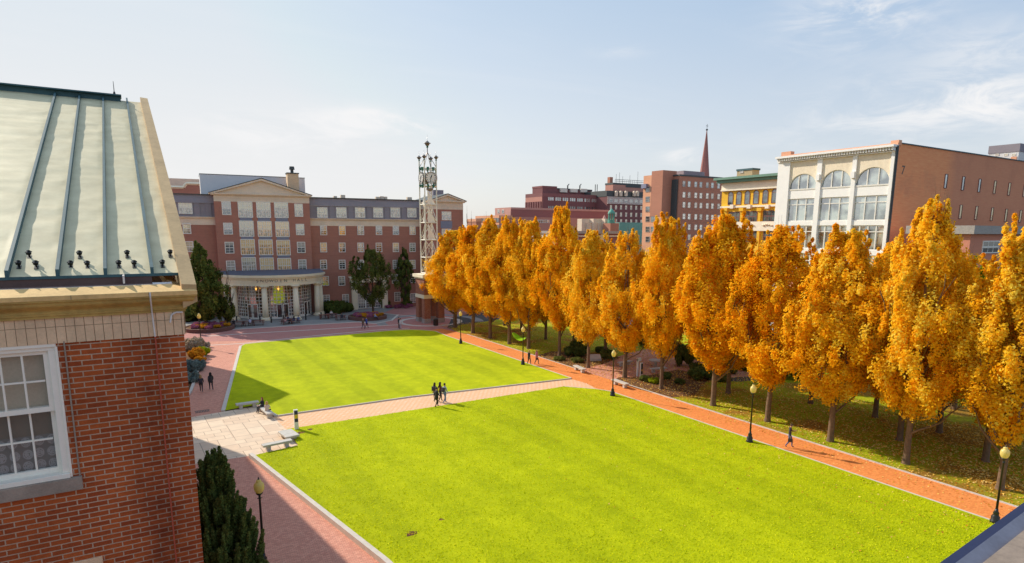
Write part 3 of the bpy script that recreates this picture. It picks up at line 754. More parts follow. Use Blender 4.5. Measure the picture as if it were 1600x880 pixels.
mb.fbox(FM, uL, uR, -14, -.15, z_mb, zmm)
slope_band(FM, uL, uR, .05, zmm, -.25, z_top)
mb.build('mansard_roof', M['slate'], hall)
mb = hb(); mb.fbox(FM, uL, uR, -14, .0, z_top, z_top+.12); mb.build('roof_edge', M['slate_dark'], hall)
# mansard pilasters between the dormer windows
for px in (487.5, 518.5, 548, 577, 604.5, 631, 655, 308, 326):
    u = FM.hit(px, 330)[0]; mb = hb(); mb.fbox(FM, u-.45, u+.45, -.16, -.02, z_mb, zmm); mb.build('roof_pilaster', M['slate'], hall)
for c_ in (503.5, 533.3, 562.5, 590.7, 617.5, 643.5): window(hall, FM.off(-.14), c_-7.6, c_+7.6, 324.5, 340, 'pair', 'glass_curtain', HO, w=1.9, h=1.9)
window(hall, FM.off(-.14), 281, 298.5, 317.5, 333, 'pair', 'glass_curtain', HO, w=2.1, h=1.9)
GL = ['glass_dark', 'glass_curtain', 'glass_dark', 'glass_gold']
rows = [(353, 367.2), (379.8, 393.8), (406.5, 420.5)]
for j, (a, b) in enumerate(rows):
    for i, c_ in enumerate((505.5, 534.6, 563.6, 592, 618.4, 644.5)):
        window(hall, FM, c_-5.2, c_+5.2, a+(i*.15), b+(i*.1)-.3*i, 'sash', GL[(i*3+j*5) % 4 if (i+j) % 3 else 0], HO, w=1.25, h=1.8)
for c_, a, b in ((508.5, 431.5, 446.5), (645, 428, 442), (592, 430, 444.5), (534, 432, 446), (617, 429, 443), (563, 431, 446)): window(hall, FM, c_-5.2, c_+5.2, a, b, 'sash', 'glass_dark', HO, w=1.25, h=1.8)
for c_, a, b in ((510, 461.5, 475.5), (540, 460, 475), (620.8, 456.5, 471), (645.5, 455.5, 476)): window(hall, FM, c_-5.2, c_+5.2, a, b, 'sash', 'glass_dark', HO, w=1.25, h=1.9)
for c_, a, b in ((292, 349.5, 365), (296, 379, 392), (299, 407, 420)): window(hall, FM, c_-5.4, c_+5.4, a, b, 'sash', 'glass_curtain', HO, w=1.25, h=1.8)
# belt course line
mb = hb(); zb_ = FM.hit(600, 425.5)[1]; mb.fbox(FM, uL, uR, -.02, .04, zb_-.08, zb_+.05); mb.build('belt_course', M['dorm_brick2'], hall)
# main pavilion with pediment
p0 = FP.hit(336, 340)[0]; p1 = FP.hit(484, 330)[0]
zf0 = FP.hit(409, 316.3)[1]; zf1 = FP.hit(409, 304)[1]; zap = FP.hit(409, 279.5)[1]; pe0 = FP.hit(326, 300)[0]; pe1 = FP.hit(487, 307)[0]; pa = (pe0+pe1)/2
mb = hb(); mb.fbox(FP, p0, p1, -14, 0, 0, zf0); mb.build('pavilion_wall', M['dorm_brick2'], hall)
def gable(fc, u0, u1, e0, e1, zfr0, zfr1, zapex, back=-13):
    global mb
    mb = hb(); mb.fbox(fc, u0, u1, back, .05, zfr0, zfr1-.28)
    mb.fbox(fc, u0-.0, u1+.0, -.3, .09, zfr0+(zfr1-zfr0)*.42, zfr0+(zfr1-zfr0)*.46)
    mb.fbox(fc, e0+.25, e1-.25, back, .30, zfr1-.28, zfr1-.12); mb.fbox(fc, e0, e1, back, .5, zfr1-.12, zfr1+.05)
    ac = (e0+e1)/2; mb.add([fc.pt(e0+.6, .06, zfr1+.05), fc.pt(e1-.6, .06, zfr1+.05), fc.pt(ac, .06, zapex-.2)], [(0, 1, 2)])
    mb.build('pediment', M['cream'], hall)
    mb = hb()
    for a, b, c_, d in (((e0, zfr1+.05), (ac, zapex), .5, .30),):
        for sgn in (0, 1):
            ea = e0 if sgn == 0 else e1
            q = [(ea, zfr1+.02), (ac, zapex), (ac, zapex-.34), (ea+(.75 if sgn == 0 else -.75), zfr1+.02)]
            vs = [fc.pt(u, .5, z) for u, z in q]+[fc.pt(u, .06, z) for u, z in q]
            f = [(0, 3, 2, 1), (3, 7, 6, 2)] if sgn == 0 else [(0, 1, 2, 3), (3, 2, 6, 7)]
            mb.add(vs, f)
    mb.build('raking_cornice', M['cream'], hall)
    mb = hb()
    vs = [fc.pt(e0-.05, .56, zfr1+.04), fc.pt(ac, .56, zapex+.04), fc.pt(e1+.05, .56, zfr1+.04), fc.pt(e0-.05, back, zfr1+.04), fc.pt(ac, back, zapex+.04), fc.pt(e1+.05, back, zfr1+.04)]
    vs += [v+Vector((0, 0, .09)) for v in vs]
    mb.add(vs, [(6, 9, 10, 7), (7, 10, 11, 8), (0, 6, 7, 1), (1, 7, 8, 2), (0, 3, 9, 6), (2, 8, 11, 5)])
    mb.build('gable_roof', M['slate_dark'], hall)
gable(FP, p0, p1, pe0, pe1, zf0, zf1, zap)
for (a, b) in ((315.5, 335.5), (349, 365.8), (379.2, 395.2), (408.3, 424.3)):
    dx = (a-315)/93*7.0; window(hall, FP, 347.8+dx, 359.6+dx, a, b, 'sash', 'glass_dark', HO, w=1.45, h=2.0 if a > 340 else 2.3)
for (a, b) in ((319, 338.3), (351, 366.6), (379, 394.4), (406.8, 421.6)):
    dx = (a-315)/93*6.0; window(hall, FP, 460.7+dx, 472.3+dx, a, b, 'sash', 'glass_dark' if a > 370 else 'glass_curtain', HO, w=1.45, h=2.0 if a > 340 else 2.3)
bigc = [(373.4, 393.1, 6.6), (402, 421.3, 5.5), (430.3, 448.5, 5.0)]
bigr = [(316.5, 338.5), (346.4, 368.4), (375.2, 397.2), (403.4, 425.4)]
for ci, (x0, x1, sh) in enumerate(bigc):
    ua, ub = FP.hit((x0+x1)/2-9.6, 327)[0], FP.hit((x0+x1)/2+9.6, 327)[0]
    for k, (a, b) in enumerate(bigr):
        za, zb2 = FP.hit((x0+x1)/2, a+ci*.6)[1], FP.hit((x0+x1)/2, b+ci*.3)[1]
        window(hall, FP, 0, 0, 0, 0, 'big', 'glass_gold' if (k > 0 and ci > 0) or k == 2 else 'glass_curtain', HO, rect=(ua, ub, zb2, za), w=2.35, h=2.75)
        if k < 3:
            zn = FP.hit((x0+x1)/2, bigr[k+1][0])[1]
            mb = hb(); mb.fbox(FP, ua, ub, -.01, .05, zn+.08, zb2-.08); mb.build('spandrel_panel', M['spandrel'], hall)
# right pavilion
FR = FM.off(2.2)
r0 = FR.hit(663, 330)[0]; r1 = FR.hit(723.5, 330)[0]; rf0 = FR.hit(700, 327.5)[1]; rf1 = FR.hit(700, 314.5)[1]; rap = FR.hit(698, 303.5)[1]
mb = hb(); mb.fbox(FR, r0, r1, -14, 0, 0, rf0); mb.build('pavilion_wall', M['dorm_brick2'], hall)
gable(FR, r0, r1, FR.hit(669, 313)[0]-.0, FR.hit(727.5, 315)[0], rf0, rf1, rap)
for (a, b) in ((330.5, 344.5), (357.5, 371), (385, 399)):
    window(hall, FR, 689, 706, a, b, 'pair', 'glass_curtain', HO, w=2.0, h=1.7)
mb = hb(); ua, ub = FR.hit(688.5, 350)[0], FR.hit(706.5, 350)[0]; mb.fbox(FR, ua, ub, -.01, .04, FR.hit(697, 357)[1]+.05, FR.hit(697, 345)[1]-.05); mb.build('spandrel_panel', M['spandrel'], hall)
# roof clutter, plant room, chimney
FB = FM.off(-6)
mb = hb(); q0 = FB.hit(313, 290)[0]; q1 = FB.hit(476.5, 290)[0]; qz0 = FB.hit(313, 270.5)[1]; qz1 = FB.hit(476, 280)[1]
mb.fbox(FB, q0, q1, -7, 0, z_top-1, (qz0+qz1)/2); mb.build('plant_room', plain('pale_render', (.78, .73, .72), .9, .08, .2), hall)
mb = hb(); mb.fbox(FB, q0-.05, q1+.05, -7.05, .05, (qz0+qz1)/2, (qz0+qz1)/2+.1); mb.build('plant_room_edge', M['slate_dark'], hall)
FB2 = FM.off(-2.5)
mb = hb(); mb.fbox(FB2, FB2.hit(449, 275)[0], FB2.hit(466.5, 275)[0], -2, 0, z_top, FB2.hit(457, 271.5)[1])
mb.build('chimney', M['tan_brick'], hall)
ch = mb = hb(); cu = (FB2.hit(449, 275)[0]+FB2.hit(466.5, 275)[0])/2; zc_ = FB2.hit(457, 271.5)[1]
cp = FB2.pt(cu, -1, zc_); mb.fbox(FB2, FB2.hit(448, 275)[0], FB2.hit(467.5, 275)[0], -2.1, .1, zc_, zc_+.18)
mb.cyl(cp+Vector((0, 0, .1)), cp+Vector((0, 0, .95)), .28, .28, 10); mb.cyl(cp+Vector((0, 0, .8)), cp+Vector((0, 0, 1.35)), .5, .42, 10); mb.build('chimney_cap', M['slate_dark'], hall)
mb = hb()
for px in (524, 536, 591, 597, 603, 640): 
    u = FM.off(-2).hit(px, 305)[0]; w_ = random.uniform(.25, .5); mb.fbox(FM.off(-2), u-w_, u+w_, -.8, 0, z_top, z_top+random.uniform(.45, .8))
mb.build('roof_vent', M['cream'], hall)
mb = hb(); u0 = FB.hit(677, 305)[0]; u1 = FB.hit(693, 305)[0]; mb.fbox(FB, u0, u1, -3, 0, z_top, FB.hit(685, 297)[1]); mb.build('roof_plant', M['slate'], hall)
# side entrance (white door surround behind the trees)
mb = hb(); e0 = FM.hit(549, 465)[0]; e1 = FM.hit(604, 465)[0]
mb.fbox(FM, e0, e0+1.0, 0, .9, 0, 5.2); mb.fbox(FM, e1-1.0, e1, 0, .9, 0, 5.2); mb.fbox(FM, e0-.2, e1+.2, 0, 1.1, 5.2, 6.1); mb.fbox(FM, e0-.4, e1+.4, 0, 1.4, 6.1, 6.35)
mb.build('side_portico', M['cream_light'], hall)
for k in range(3):
    uu = e0+1.2+(e1-e0-2.4)*(k+.5)/3; window(hall, FM.off(.05), 0, 0, 0, 0, 'grid', 'glass_dark', HO, rect=(uu-.75, uu+.75, .05, 3.0), w=1.5, h=2.9)
mb = hb(); su, sz = FM.hit(637.5, 462.5); mb.fbox(FM, su-.35, su+.35, 0, .05, sz-.25, sz+.25); mb.build('wall_sign', M['sign_white'], hall)
mb = hb(); mb.fbox(FM, su-.24, su+.24, .052, .058, sz-.06, sz+.12); mb.build('wall_sign_lettering', M['spandrel'], hall)

# ------------------------------------------------------------------ curved entrance portico
pc = FP.pt((p0+p1)/2+.2, -1.2, 0); RC = None
cols_px = [(346.5, 497), (368.5, 500.5), (415.8, 502.8), (466, 499.5), (497.5, 493), (505, 489)]
c3 = Vector((*G(415.8, 501),)); c4 = Vector((*G(464, 499),)); c5 = Vector((*G(497, 492.5),)); c2 = Vector((*G(368.5, 499.5),))
# circle through c2,c3,c5
def circ(a, b, c):
    ax, ay, bx, by, cx, cy = *a, *b, *c; d = 2*(ax*(by-cy)+bx*(cy-ay)+cx*(ay-by))
    ux = ((ax*ax+ay*ay)*(by-cy)+(bx*bx+by*by)*(cy-ay)+(cx*cx+cy*cy)*(ay-by))/d
    uy = ((ax*ax+ay*ay)*(cx-bx)+(bx*bx+by*by)*(ax-cx)+(cx*cx+cy*cy)*(bx-ax))/d
    return Vector((ux, uy)), (Vector((ux, uy))-a).length
cc, RC = circ(c2, c3, c5)
print('portico circle', cc, RC, 'cols', c2, c3, c4, c5)
zcap = CH+ray(415.5, 447).z*(Vector((c3.x, c3.y)).length/Vector((ray(415.5, 447).x, ray(415.5, 447).y)).length)
zent = zcap+.0; zft = CH+ray(415.5, 430.5).z*((c3.length-.6)/Vector((ray(415.5, 430.5).x, ray(415.5, 430.5).y)).length)
print('col height', zcap, 'ent top', zft)
def arcpts(r, a0, a1, n): return [(cc.x+r*math.cos(a0+(a1-a0)*i/n), cc.y+r*math.sin(a0+(a1-a0)*i/n)) for i in range(n+1)]
def arc_wall(mb, r0, r1, z0, z1, a0, a1, n=40):
    pi_, po = arcpts(r0, a0, a1, n), arcpts(r1, a0, a1, n)
    for i in range(n):
        a, b, c, d = pi_[i], pi_[i+1], po[i+1], po[i]
        vs = [(*q, z0) for q in (a, b, c, d)]+[(*q, z1) for q in (a, b, c, d)]
        fs = [(0, 1, 2, 3), (4, 7, 6, 5), (0, 4, 5, 1), (3, 2, 6, 7)]
        if i == 0: fs.append((0, 3, 7, 4))
        if i == n-1: fs.append((1, 5, 6, 2))
        mb.add(vs, [tuple(reversed(f)) for f in fs])
def angof(p): return math.atan2(p.y-cc.y, p.x-cc.x)
aA, aB = angof(c2), angof(c5)
if aB < aA: aB += 2*PI
dth = (aB-aA)/3
aS, aE = aA-dth*.62, aB+dth*.38
print('angles', math.degrees(aS), math.degrees(aE), math.degrees(aA), math.degrees(aB))
# the columns lie on a front arc
zz = zcap; H_ = zft-zcap
mb = hb()
arc_wall(mb, RC-.75, RC+.42, zz, zz+H_*.30, aS, aE); arc_wall(mb, RC-.75, RC+.48, zz+H_*.30, zz+H_*.62, aS, aE)
arc_wall(mb, RC-.75, RC+.72, zz+H_*.62, zz+H_*.78, aS, aE); arc_wall(mb, RC-.75, RC+.98, zz+H_*.78, zz+H_, aS, aE)
mb.build('entablature', M['cream_light'], hall)
mb = hb()
top = arcpts(RC+.9, aS, aE, 40); zt = zz+H_
back0 = FP.pt(FP.hit(340, 430)[0], -.3, 0); back1 = FP.pt(FP.hit(500, 425)[0], -.3, 0)
apx = Vector((cc.x, cc.y))+ (Vector((c3.x, c3.y))-cc)*.0
for i in range(40):
    a, b = top[i], top[i+1]
    t0, t1 = i/40, (i+1)/40
    ba = back0.lerp(back1, t0) ; bb = back0.lerp(back1, t1)
    mb.add([(*a, zt+.02), (*b, zt+.02), (bb.x, bb.y, zt+.42), (ba.x, ba.y, zt+.42)], [(0, 1, 2, 3)])
mb.build('portico_roof', farwall('portico_slate', (.15, .145, .175)), hall)
mb = hb(); arc_wall(mb, RC-2.4, RC-.7, zz+H_*.28, zz+H_*.36, aS, aE); mb.build('soffit', M['cream'], hall)
def column_at(p, nm='column'):
    mb = hb(); c_ = (p.x, p.y, 0)
    mb.box(p.x-.68, p.x+.68, p.y-.68, p.y+.68, 0, .22)
    mb.lathe([(.62, .22), (.64, .34), (.55, .42), (.52, .52)], c_, 20)
    mb.lathe([(.50, .52), (.50, zcap*.35), (.43, zcap-.42)], c_, 20)
    mb.lathe([(.43, zcap-.42), (.50, zcap-.36), (.46, zcap-.30), (.58, zcap-.18), (.62, zcap-.14)], c_, 20)
    mb.box(p.x-.66, p.x+.66, p.y-.66, p.y+.66, zcap-.14, zcap-.002)
    o = mb.build(nm, M['cream_light'], hall); o.data.polygons.foreach_set('use_smooth', [len(f.vertices) == 4 and abs(f.normal.z) < .9 for f in o.data.polygons]); return o
cfirst = Vector((*arcpts(RC, aS+.10, aS+.1, 1)[0],))
clast = Vector((*arcpts(RC, aE-.05, aE-.05, 1)[0],))
for p in (cfirst, c2, c3, c4, c5, clast): column_at(p)
# curtain wall
RG = RC-1.75
mbF = hb(); mbG = hb()
arc_wall(mbG, RG-.04, RG-.02, .35, zz+H_*.3, aS, aE, 48)
door_c = []
for q in ((394.5, 470), (441, 470), (479, 470)):
    # angle on RG circle
    r = ray(*q); h = Vector((r.x, r.y)).normalized(); b_ = -h.dot(cc); disc = b_*b_-(cc.length_squared-RG*RG)
    t_ = -b_-math.sqrt(disc); pq_ = h*t_; a_ = math.atan2(pq_.y-cc.y, pq_.x-cc.x); a_ += 2*PI if a_ < aS else 0
    door_c.append(a_)
nb_ = 29; dw = 1.05/RG
zg1 = zz+H_*.28
rowsz = [.35, .95, 1.5, 2.05, 2.6, 3.15, 3.75, 4.3, 4.85, 5.4, 5.95]
rowsz = [z for z in rowsz if z < zg1-.3]+[zg1]
for i in range(nb_+1):
    a = aS+(aE-aS)*i/nb_
    zlow = .35
    if any(abs(a-d_) < dw for d_ in door_c): zlow = 2.72
    x, y = cc.x+RG*math.cos(a), cc.y+RG*math.sin(a)
    mbF.cyl((x, y, zlow), (x, y, zg1), .058, .058, 4, False)
for z in rowsz:
    n = 48
    for i in range(n):
        a0_, a1_ = aS+(aE-aS)*i/n, aS+(aE-aS)*(i+1)/n; am = (a0_+a1_)/2
        if z < 2.7 and any(abs(am-d_) < dw for d_ in door_c): continue
        arc_wall(mbF, RG-.05, RG+.06, z-.045, z+.045, a0_, a1_, 1)
arc_wall(mbF, RG-.1, RG+.10, .0, .35, aS, aE, 48)
mbF.build('curtain_wall_frame', M['white_frame'], hall); mbG.build('curtain_wall_glass', glassmat('lobby_glass', (.10, .07, .055), (.34, .19, .12), .36, 1.1), hall)
M['door_glass'] = glassmat('door_glass', (.05, .025, .025), (.14, .06, .05), .15, 1.0)
for d_ in door_c:
    for s_ in (-1, 1):
        am = d_+s_*dw/2; p = Vector((cc.x+(RG+.10)*math.cos(am), cc.y+(RG+.10)*math.sin(am), 0))-HO
        dm = MB(); w2 = .48
        dm.box(-w2, -w2+.13, -.06, .06, 0, 2.6); dm.box(w2-.13, w2, -.06, .06, 0, 2.6); dm.box(-w2+.13, w2-.13, -.06, .06, 2.45, 2.6); dm.box(-w2+.13, w2-.13, -.06, .06, 0, .26)
        o = dm.build('door', M['white_frame'], hall); o.location = p; o.rotation_euler = (0, 0, am+PI/2)
        dm = MB(); dm.quad((-w2+.13, -.0, .26), (w2-.13, -.0, .26), (w2-.13, -.0, 2.45), (-w2+.13, -.0, 2.45)); dm.build('pane', M['door_glass'], o)
        dm = MB(); dm.cyl((s_*-.38, -.10, .9), (s_*-.38, -.10, 1.3), .02, .02, 6); dm.build('handle', M['black'], o)
# lit pendant lamps inside are only warm shapes: lantern glass
t = NT('warm_lantern_glass'); e = t.n('ShaderNodeEmission'); e.inputs[0].default_value = (1, .48, .10, 1); e.inputs[1].default_value = 1.6; t.l(e.outputs[0], t.out.inputs[0]); M['lit'] = t.m
for q in ((400, 451.5), (435, 451.5)):
    r = ray(*q); h = Vector((r.x, r.y)); rr = RG+.85; hn = h.normalized(); b_ = -hn.dot(cc); t_ = -b_-math.sqrt(b_*b_-(cc.length_squared-rr*rr)); t2 = t_/h.length
    p = Vector((r.x*t2, r.y*t2, CH+r.z*t2))
    mb = hb(); mb.lathe([(.03, -.26), (.12, -.10), (.16, .08), (.07, .18)], p, 10); mb.cyl(p+Vector((0, 0, .3)), (p.x, p.y, zcap+.4), .025, .025, 6); mb.build('lantern', M['lit'], hall)
for a_ in (.18, .33, .62, .76):
    aa = aS+(aE-aS)*a_; p = Vector((cc.x+(RC-.95)*math.cos(aa), cc.y+(RC-.95)*math.sin(aa), zz+H_*.24)); mb = hb(); mb.cyl(p, p+Vector((0, 0, .10)), .12, .12, 8); mb.build('downlight', M['lit'], hall)
# name letters, bent along the frieze
def text_mesh(s, size, extr=.02):
    cu = bpy.data.curves.new('t', 'FONT'); cu.body = s; cu.size = size; cu.extrude = extr; cu.align_x = 'CENTER'
    o = bpy.data.objects.new('t', cu); col.objects.link(o)
    dg = bpy.context.evaluated_depsgraph_get(); me = bpy.data.meshes.new_from_object(o.evaluated_get(dg))
    bpy.data.objects.remove(o); return me
sgn_a = []
for q in ((402, 439), (478, 439)):
    r = ray(*q); h = Vector((r.x, r.y)).normalized(); rr = RC+.5; b_ = -h.dot(cc); t_ = -b_-math.sqrt(b_*b_-(cc.length_squared-rr*rr)); pq_ = h*t_; a_ = math.atan2(pq_.y-cc.y, pq_.x-cc.x); sgn_a.append(a_+(2*PI if a_ < aS else 0))
word = 'SNOWDEN HALL'
allv, allf = [], []
for k, chh in enumerate(word):
    if chh == ' ': continue
    me = text_mesh(chh, .72); a_ = sgn_a[0]+(sgn_a[1]-sgn_a[0])*k/(len(word)-1)
    ux = Vector((-math.sin(a_), math.cos(a_), 0)); un = Vector((math.cos(a_), math.sin(a_), 0)); o_ = Vector((cc.x, cc.y, 0))+un*(RC+.505)
    b0 = len(allv)
    for v in me.vertices: allv.append(tuple(o_+ux*v.co.x+Vector((0, 0, zz+H_*.36+v.co.y))+un*v.co.z-HO))
    for pgn in me.polygons: allf.append(tuple(i+b0 for i in pgn.vertices))
    bpy.data.meshes.remove(me)
me = bpy.data.meshes.new('lettering'); me.from_pydata(allv, [], allf); me.materials.append(plain('bronze_letters', (.26, .22, .19), .5, .1)); link('lettering', me, hall)

# ------------------------------------------------------------------ unseen halls left of the lawns, footprints solved back from their ground shadows
def shoff(h): return Vector((-math.cos(SUN_AZ), -math.sin(SUN_AZ)))*(h/math.tan(SUN_EL))
off16 = shoff(16)
pl = [Vector(q)-off16 for q in ((11.46, 57.8), (8.31, 70.8), (5.66, 76.0))]
p8 = Vector((8.02, 53.86))-off16
poly = [(-14, p8.y-.3), (-6, p8.y-.3), tuple(p8), tuple(pl[0]), tuple(pl[1]), tuple(pl[2]), (-14, pl[2].y)]
oB = shoff(14.5)
polyB = [tuple(Vector(q)-oB) for q in ((2.64, 48.64), (3.64, 46.79), (5.43, 43.38), (5.95, 36.6), (7.3, 26.3))]
polyB = [(-15, polyB[0][1]+2), (polyB[0][0]-3, polyB[0][1]+2)]+polyB+[(min(-.8, polyB[-1][0]), 24), (-15, 24)]
print('polyB', polyB)
def simple_block(poly, h, label, o):
    t_ = thing('brick_hall', label, 'building', o); mb = MB(o); mb.prism(poly, 0, h-.5); mb.build('wall', M['dorm_brick'], t_)
    mb = MB(o); mb.prism(poly, h-.5, h); mb.build('roof_edge', M['cream'], t_); return t_
simple_block(poly, 16, 'unseen brick hall left of the far lawn, footprint solved from its shadow', (0, 80, 0))
simple_block(polyB, 14.5, 'unseen long brick hall behind the near green roofed hall, footprint solved from its shadow', (-3, 26, 0))
# curved gable of a neighbour seen left of the plant room
FN = Face(20, 150, HA)
ng = thing('brick_block', 'brick block with rounded cream edged parapet behind the far left end of the hall', 'building', (20, 150, 0)); NO = ng.location.copy()
zA = FN.hit(285, 293)[1]; zB = FN.hit(297, 287)[1]; ua, ub, uc, ud = (FN.hit(x, 295)[0] for x in (262, 287, 293, 306))
mb = MB(NO); out = [(ua, zA), (ub, zA)]+[(ub+(uc-ub)*(i/6), zA+(zB-zA)*math.sin(i/6*PI/2)) for i in range(1, 7)]+[(ud, zB), (ud+3, zB)]
vs = []; 
for u, z in out: vs += [FN.pt(u, 0, 0), FN.pt(u, 0, z), FN.pt(u, -8, z)]
mb.add(vs, [f for i in range(len(out)-1) for f in ((3*i, 3*i+3, 3*i+4, 3*i+1), (3*i+1, 3*i+4, 3*i+5, 3*i+2))]); mb.build('wall', M['dorm_brick2'], ng)
mb = MB(NO)
for (u, z), (u2, z2) in zip(out, out[1:]): mb.bar(FN.pt(u, .1, z), FN.pt(u2, .1, z2), .45)
mb.build('parapet_coping', M['cream_light'], ng)
mb = MB(NO); za = FN.off(-9).hit(280, 279)[1]; mb.fbox(FN.off(-9), ua, ud+2, -6, 0, 0, za); mb.build('rear_block', M['cream'], ng)
# ------------------------------------------------------------------ clock tower
tx, ty = TC
tw = thing('clock_tower', 'cream steel clock tower with green framed clocks on a brick pier base', 'tower', (tx, ty, 0)); TO = tw.location.copy()
FT = Face(tx, ty, 0.0)
# front plane for heights: use a face turned to the camera
FTC = Face(tx, ty, math.atan2(ty, tx)-PI/2)
def tz(px, py): return FTC.hit(px, py)[1]
zb0 = tz(660, 435); zb1 = tz(660, 428); ztop_leg = tz(664, 250); 
print('tower heights base', zb0, 'legtop', ztop_leg, 'top', tz(662, 223), 'clock', tz(664, 278))
M['pier_brick'] = brick('pier_brick', (.50, .20, .12), (.42, .15, .09), (.50, .34, .26), stain=.15, bump=.2)
for sx in (-1, 1):
    for sy in (-1, 1):
        cx_, cy_ = tx+sx*1.25, ty+sy*1.25
        mg = MB(TO); mb = MB(TO); mg.box(cx_-.60, cx_+.60, cy_-.60, cy_+.60, 0, .75)
        mb.box(cx_-.55, cx_+.55, cy_-.55, cy_+.55, .75, 4.1); mb.build('brick_pier', M['pier_brick'], tw); mg.build('pier_plinth', M['grey_stone'], tw)
mb = MB(TO); mb.box(tx-1.80, tx+1.80, ty-1.80, ty+1.80, 4.7, zb0); mb.build('brick_base', M['pier_brick'], tw)
mb = MB(TO); mb.box(tx-1.86, tx+1.86, ty-1.86, ty+1.86, 4.1, 4.7); mb.build('lintel_band', M['cream_light'], tw); mb = MB(TO); mb.box(tx-1.9, tx+1.9, ty-1.9, ty+1.9, zb0, zb0+.25); mb.box(tx-2.15, tx+2.15, ty-2.15, ty+2.15, zb0+.25, zb1); mb.build('base_cornice', M['cream_light'], tw)
mb = MB(TO); hw = 1.03
legs = [(tx+sx*hw, ty+sy*hw) for sx, sy in ((-1, -1), (1, -1), (1, 1), (-1, 1))]
for k, (lx, ly) in enumerate(legs):
    m2 = MB(TO); m2.cyl((lx, ly, zb1), (lx, ly, ztop_leg), .10, .10, 10); m2.build('leg', M['steel_white'], tw)
nlev = 5; zc0 = tz(664, 300); levels = [zb1+.2+(zc0-zb1-.2)*i/nlev for i in range(nlev+1)]
levels = [zb1+.15, tz(664, 402), tz(664, 375), tz(664, 348), tz(664, 320)]
mb = MB(TO)
for i, z in enumerate(levels):
    for k in range(4):
        a, b = legs[k], legs[(k+1) % 4]; mb.bar((*a, z), (*b, z), .11)
    if i < len(levels)-1:
        z2 = levels[i+1]
        for k in range(4):
            a, b = legs[k], legs[(k+1) % 4]; m_ = ((a[0]+b[0])/2, (a[1]+b[1])/2)
            if k % 2 == 0: mb.bar((*a, z2-.1), (*b, z+.1), .085); 
            else: mb.bar((*b, z2-.1), (*a, z+.1), .085)
            mb.bar((*m_, z), (*b, z2-.15) if k % 2 else (*a, z2-.15), .05)
mb.build('lattice', M['steel_white'], tw)
# stepped triangular panels inside the upper frame
mb = MB(TO)
for i in range(2, 5):
    z = levels[i]; z2 = levels[i+1] if i < 4 else tz(664, 297)
    x0, x1 = tx-hw*.35, tx+hw*.95; yy = ty-hw*.55
    mb.add([(x0, yy, z+.1), (x1, yy, z+.1), (x0, yy, z2-.05), (x0, yy+.05, z+.1), (x1, yy+.05, z+.1), (x0, yy+.05, z2-.05)], [(0, 1, 2), (3, 5, 4), (0, 3, 4, 1), (1, 4, 5, 2), (2, 5, 3, 0)])
    xl = tx-hw*.62
    mb.add([(xl, yy+.4, z+.1), (xl, ty+hw*.9, z+.1), (xl, yy+.4, z2-.05), (xl+.05, yy+.4, z+.1), (xl+.05, ty+hw*.9, z+.1), (xl+.05, yy+.4, z2-.05)], [(0, 2, 1), (3, 4, 5), (0, 1, 4, 3), (1, 2, 5, 4), (2, 0, 3, 5)])
mb.build('triangular_panel', plain('ribbed_cream_panel', (.88, .80, .68), .6, .06, 12), tw)
# clocks
zck = tz(664, 278.5); cr = .92
def clock(n, s_, rot):
    m2 = MB(); m2.cyl((0, .02, 0), (0, -.10, 0), cr, cr, 32)
    o = m2.build('clock_face', plain('clock_dial', (.80, .76, .70), .4, .05), tw); o.location = (n[0]*1.12, n[1]*1.12, zck); o.rotation_euler = (0, 0, rot)
    m2 = MB()
    for i in range(24):
        a, b = 2*PI*i/24, 2*PI*(i+1)/24
        p = [(r*math.cos(t_), y, r*math.sin(t_)) for t_ in (a, b) for r, y in ((cr+.03, -.13), (cr-.06, -.13), (cr+.03, .05))]
        m2.add(p, [(0, 3, 4, 1), (0, 2, 5, 3)])
    m2.build('clock_rim', M['ball_metal'], o)
    m2 = MB()
    for i in range(12):
        t_ = 2*PI*i/12; c_, s2 = math.cos(t_), math.sin(t_); m2.bar((c_*cr*.70, -.112, s2*cr*.70), (c_*cr*.88, -.112, s2*cr*.88), .055)
    m2.build('hour_mark', M['black'], o)
    m2 = MB(); m2.bar((-.06, -.13, -.12), (.16, -.13, .40), .09); m2.bar((.0, -.135, .12), (-.10, -.135, -.70), .06); m2.cyl((0, -.11, 0), (0, -.15, 0), .08, .08, 10); m2.build('clock_hand', M['black'], o)
    return o
for n, rot in (((0, -1), 0), ((-1, 0), -PI/2), ((1, 0), PI/2), ((0, 1), PI)): clock(n, 1, rot)
mb = MB(TO); mb.lathe([(.25, zck-.75), (.62, zck-.45), (.68, zck), (.62, zck+.45), (.25, zck+.7)], (tx, ty, 0), 12); mb.build('clock_housing', plain('brown_drum', (.22, .16, .08), .5, .3), tw)
mb = MB(TO); zr0, zr1 = tz(664, 264.5), tz(664, 291.5)
for k in range(4):
    a, b = legs[k], legs[(k+1) % 4]
    for z in (zr0, zr1):
        mb.bar((*a, z), (*b, z), .13)
for k in range(4):
    a, b = legs[k], legs[(k+1) % 4]; m_ = Vector(((a[0]+b[0])/2, (a[1]+b[1])/2, 0)); n = (m_-Vector((tx, ty, 0))).normalized()*.12
mb.build('clock_ring_beam', M['steel_white'], tw)
mb = MB(TO)
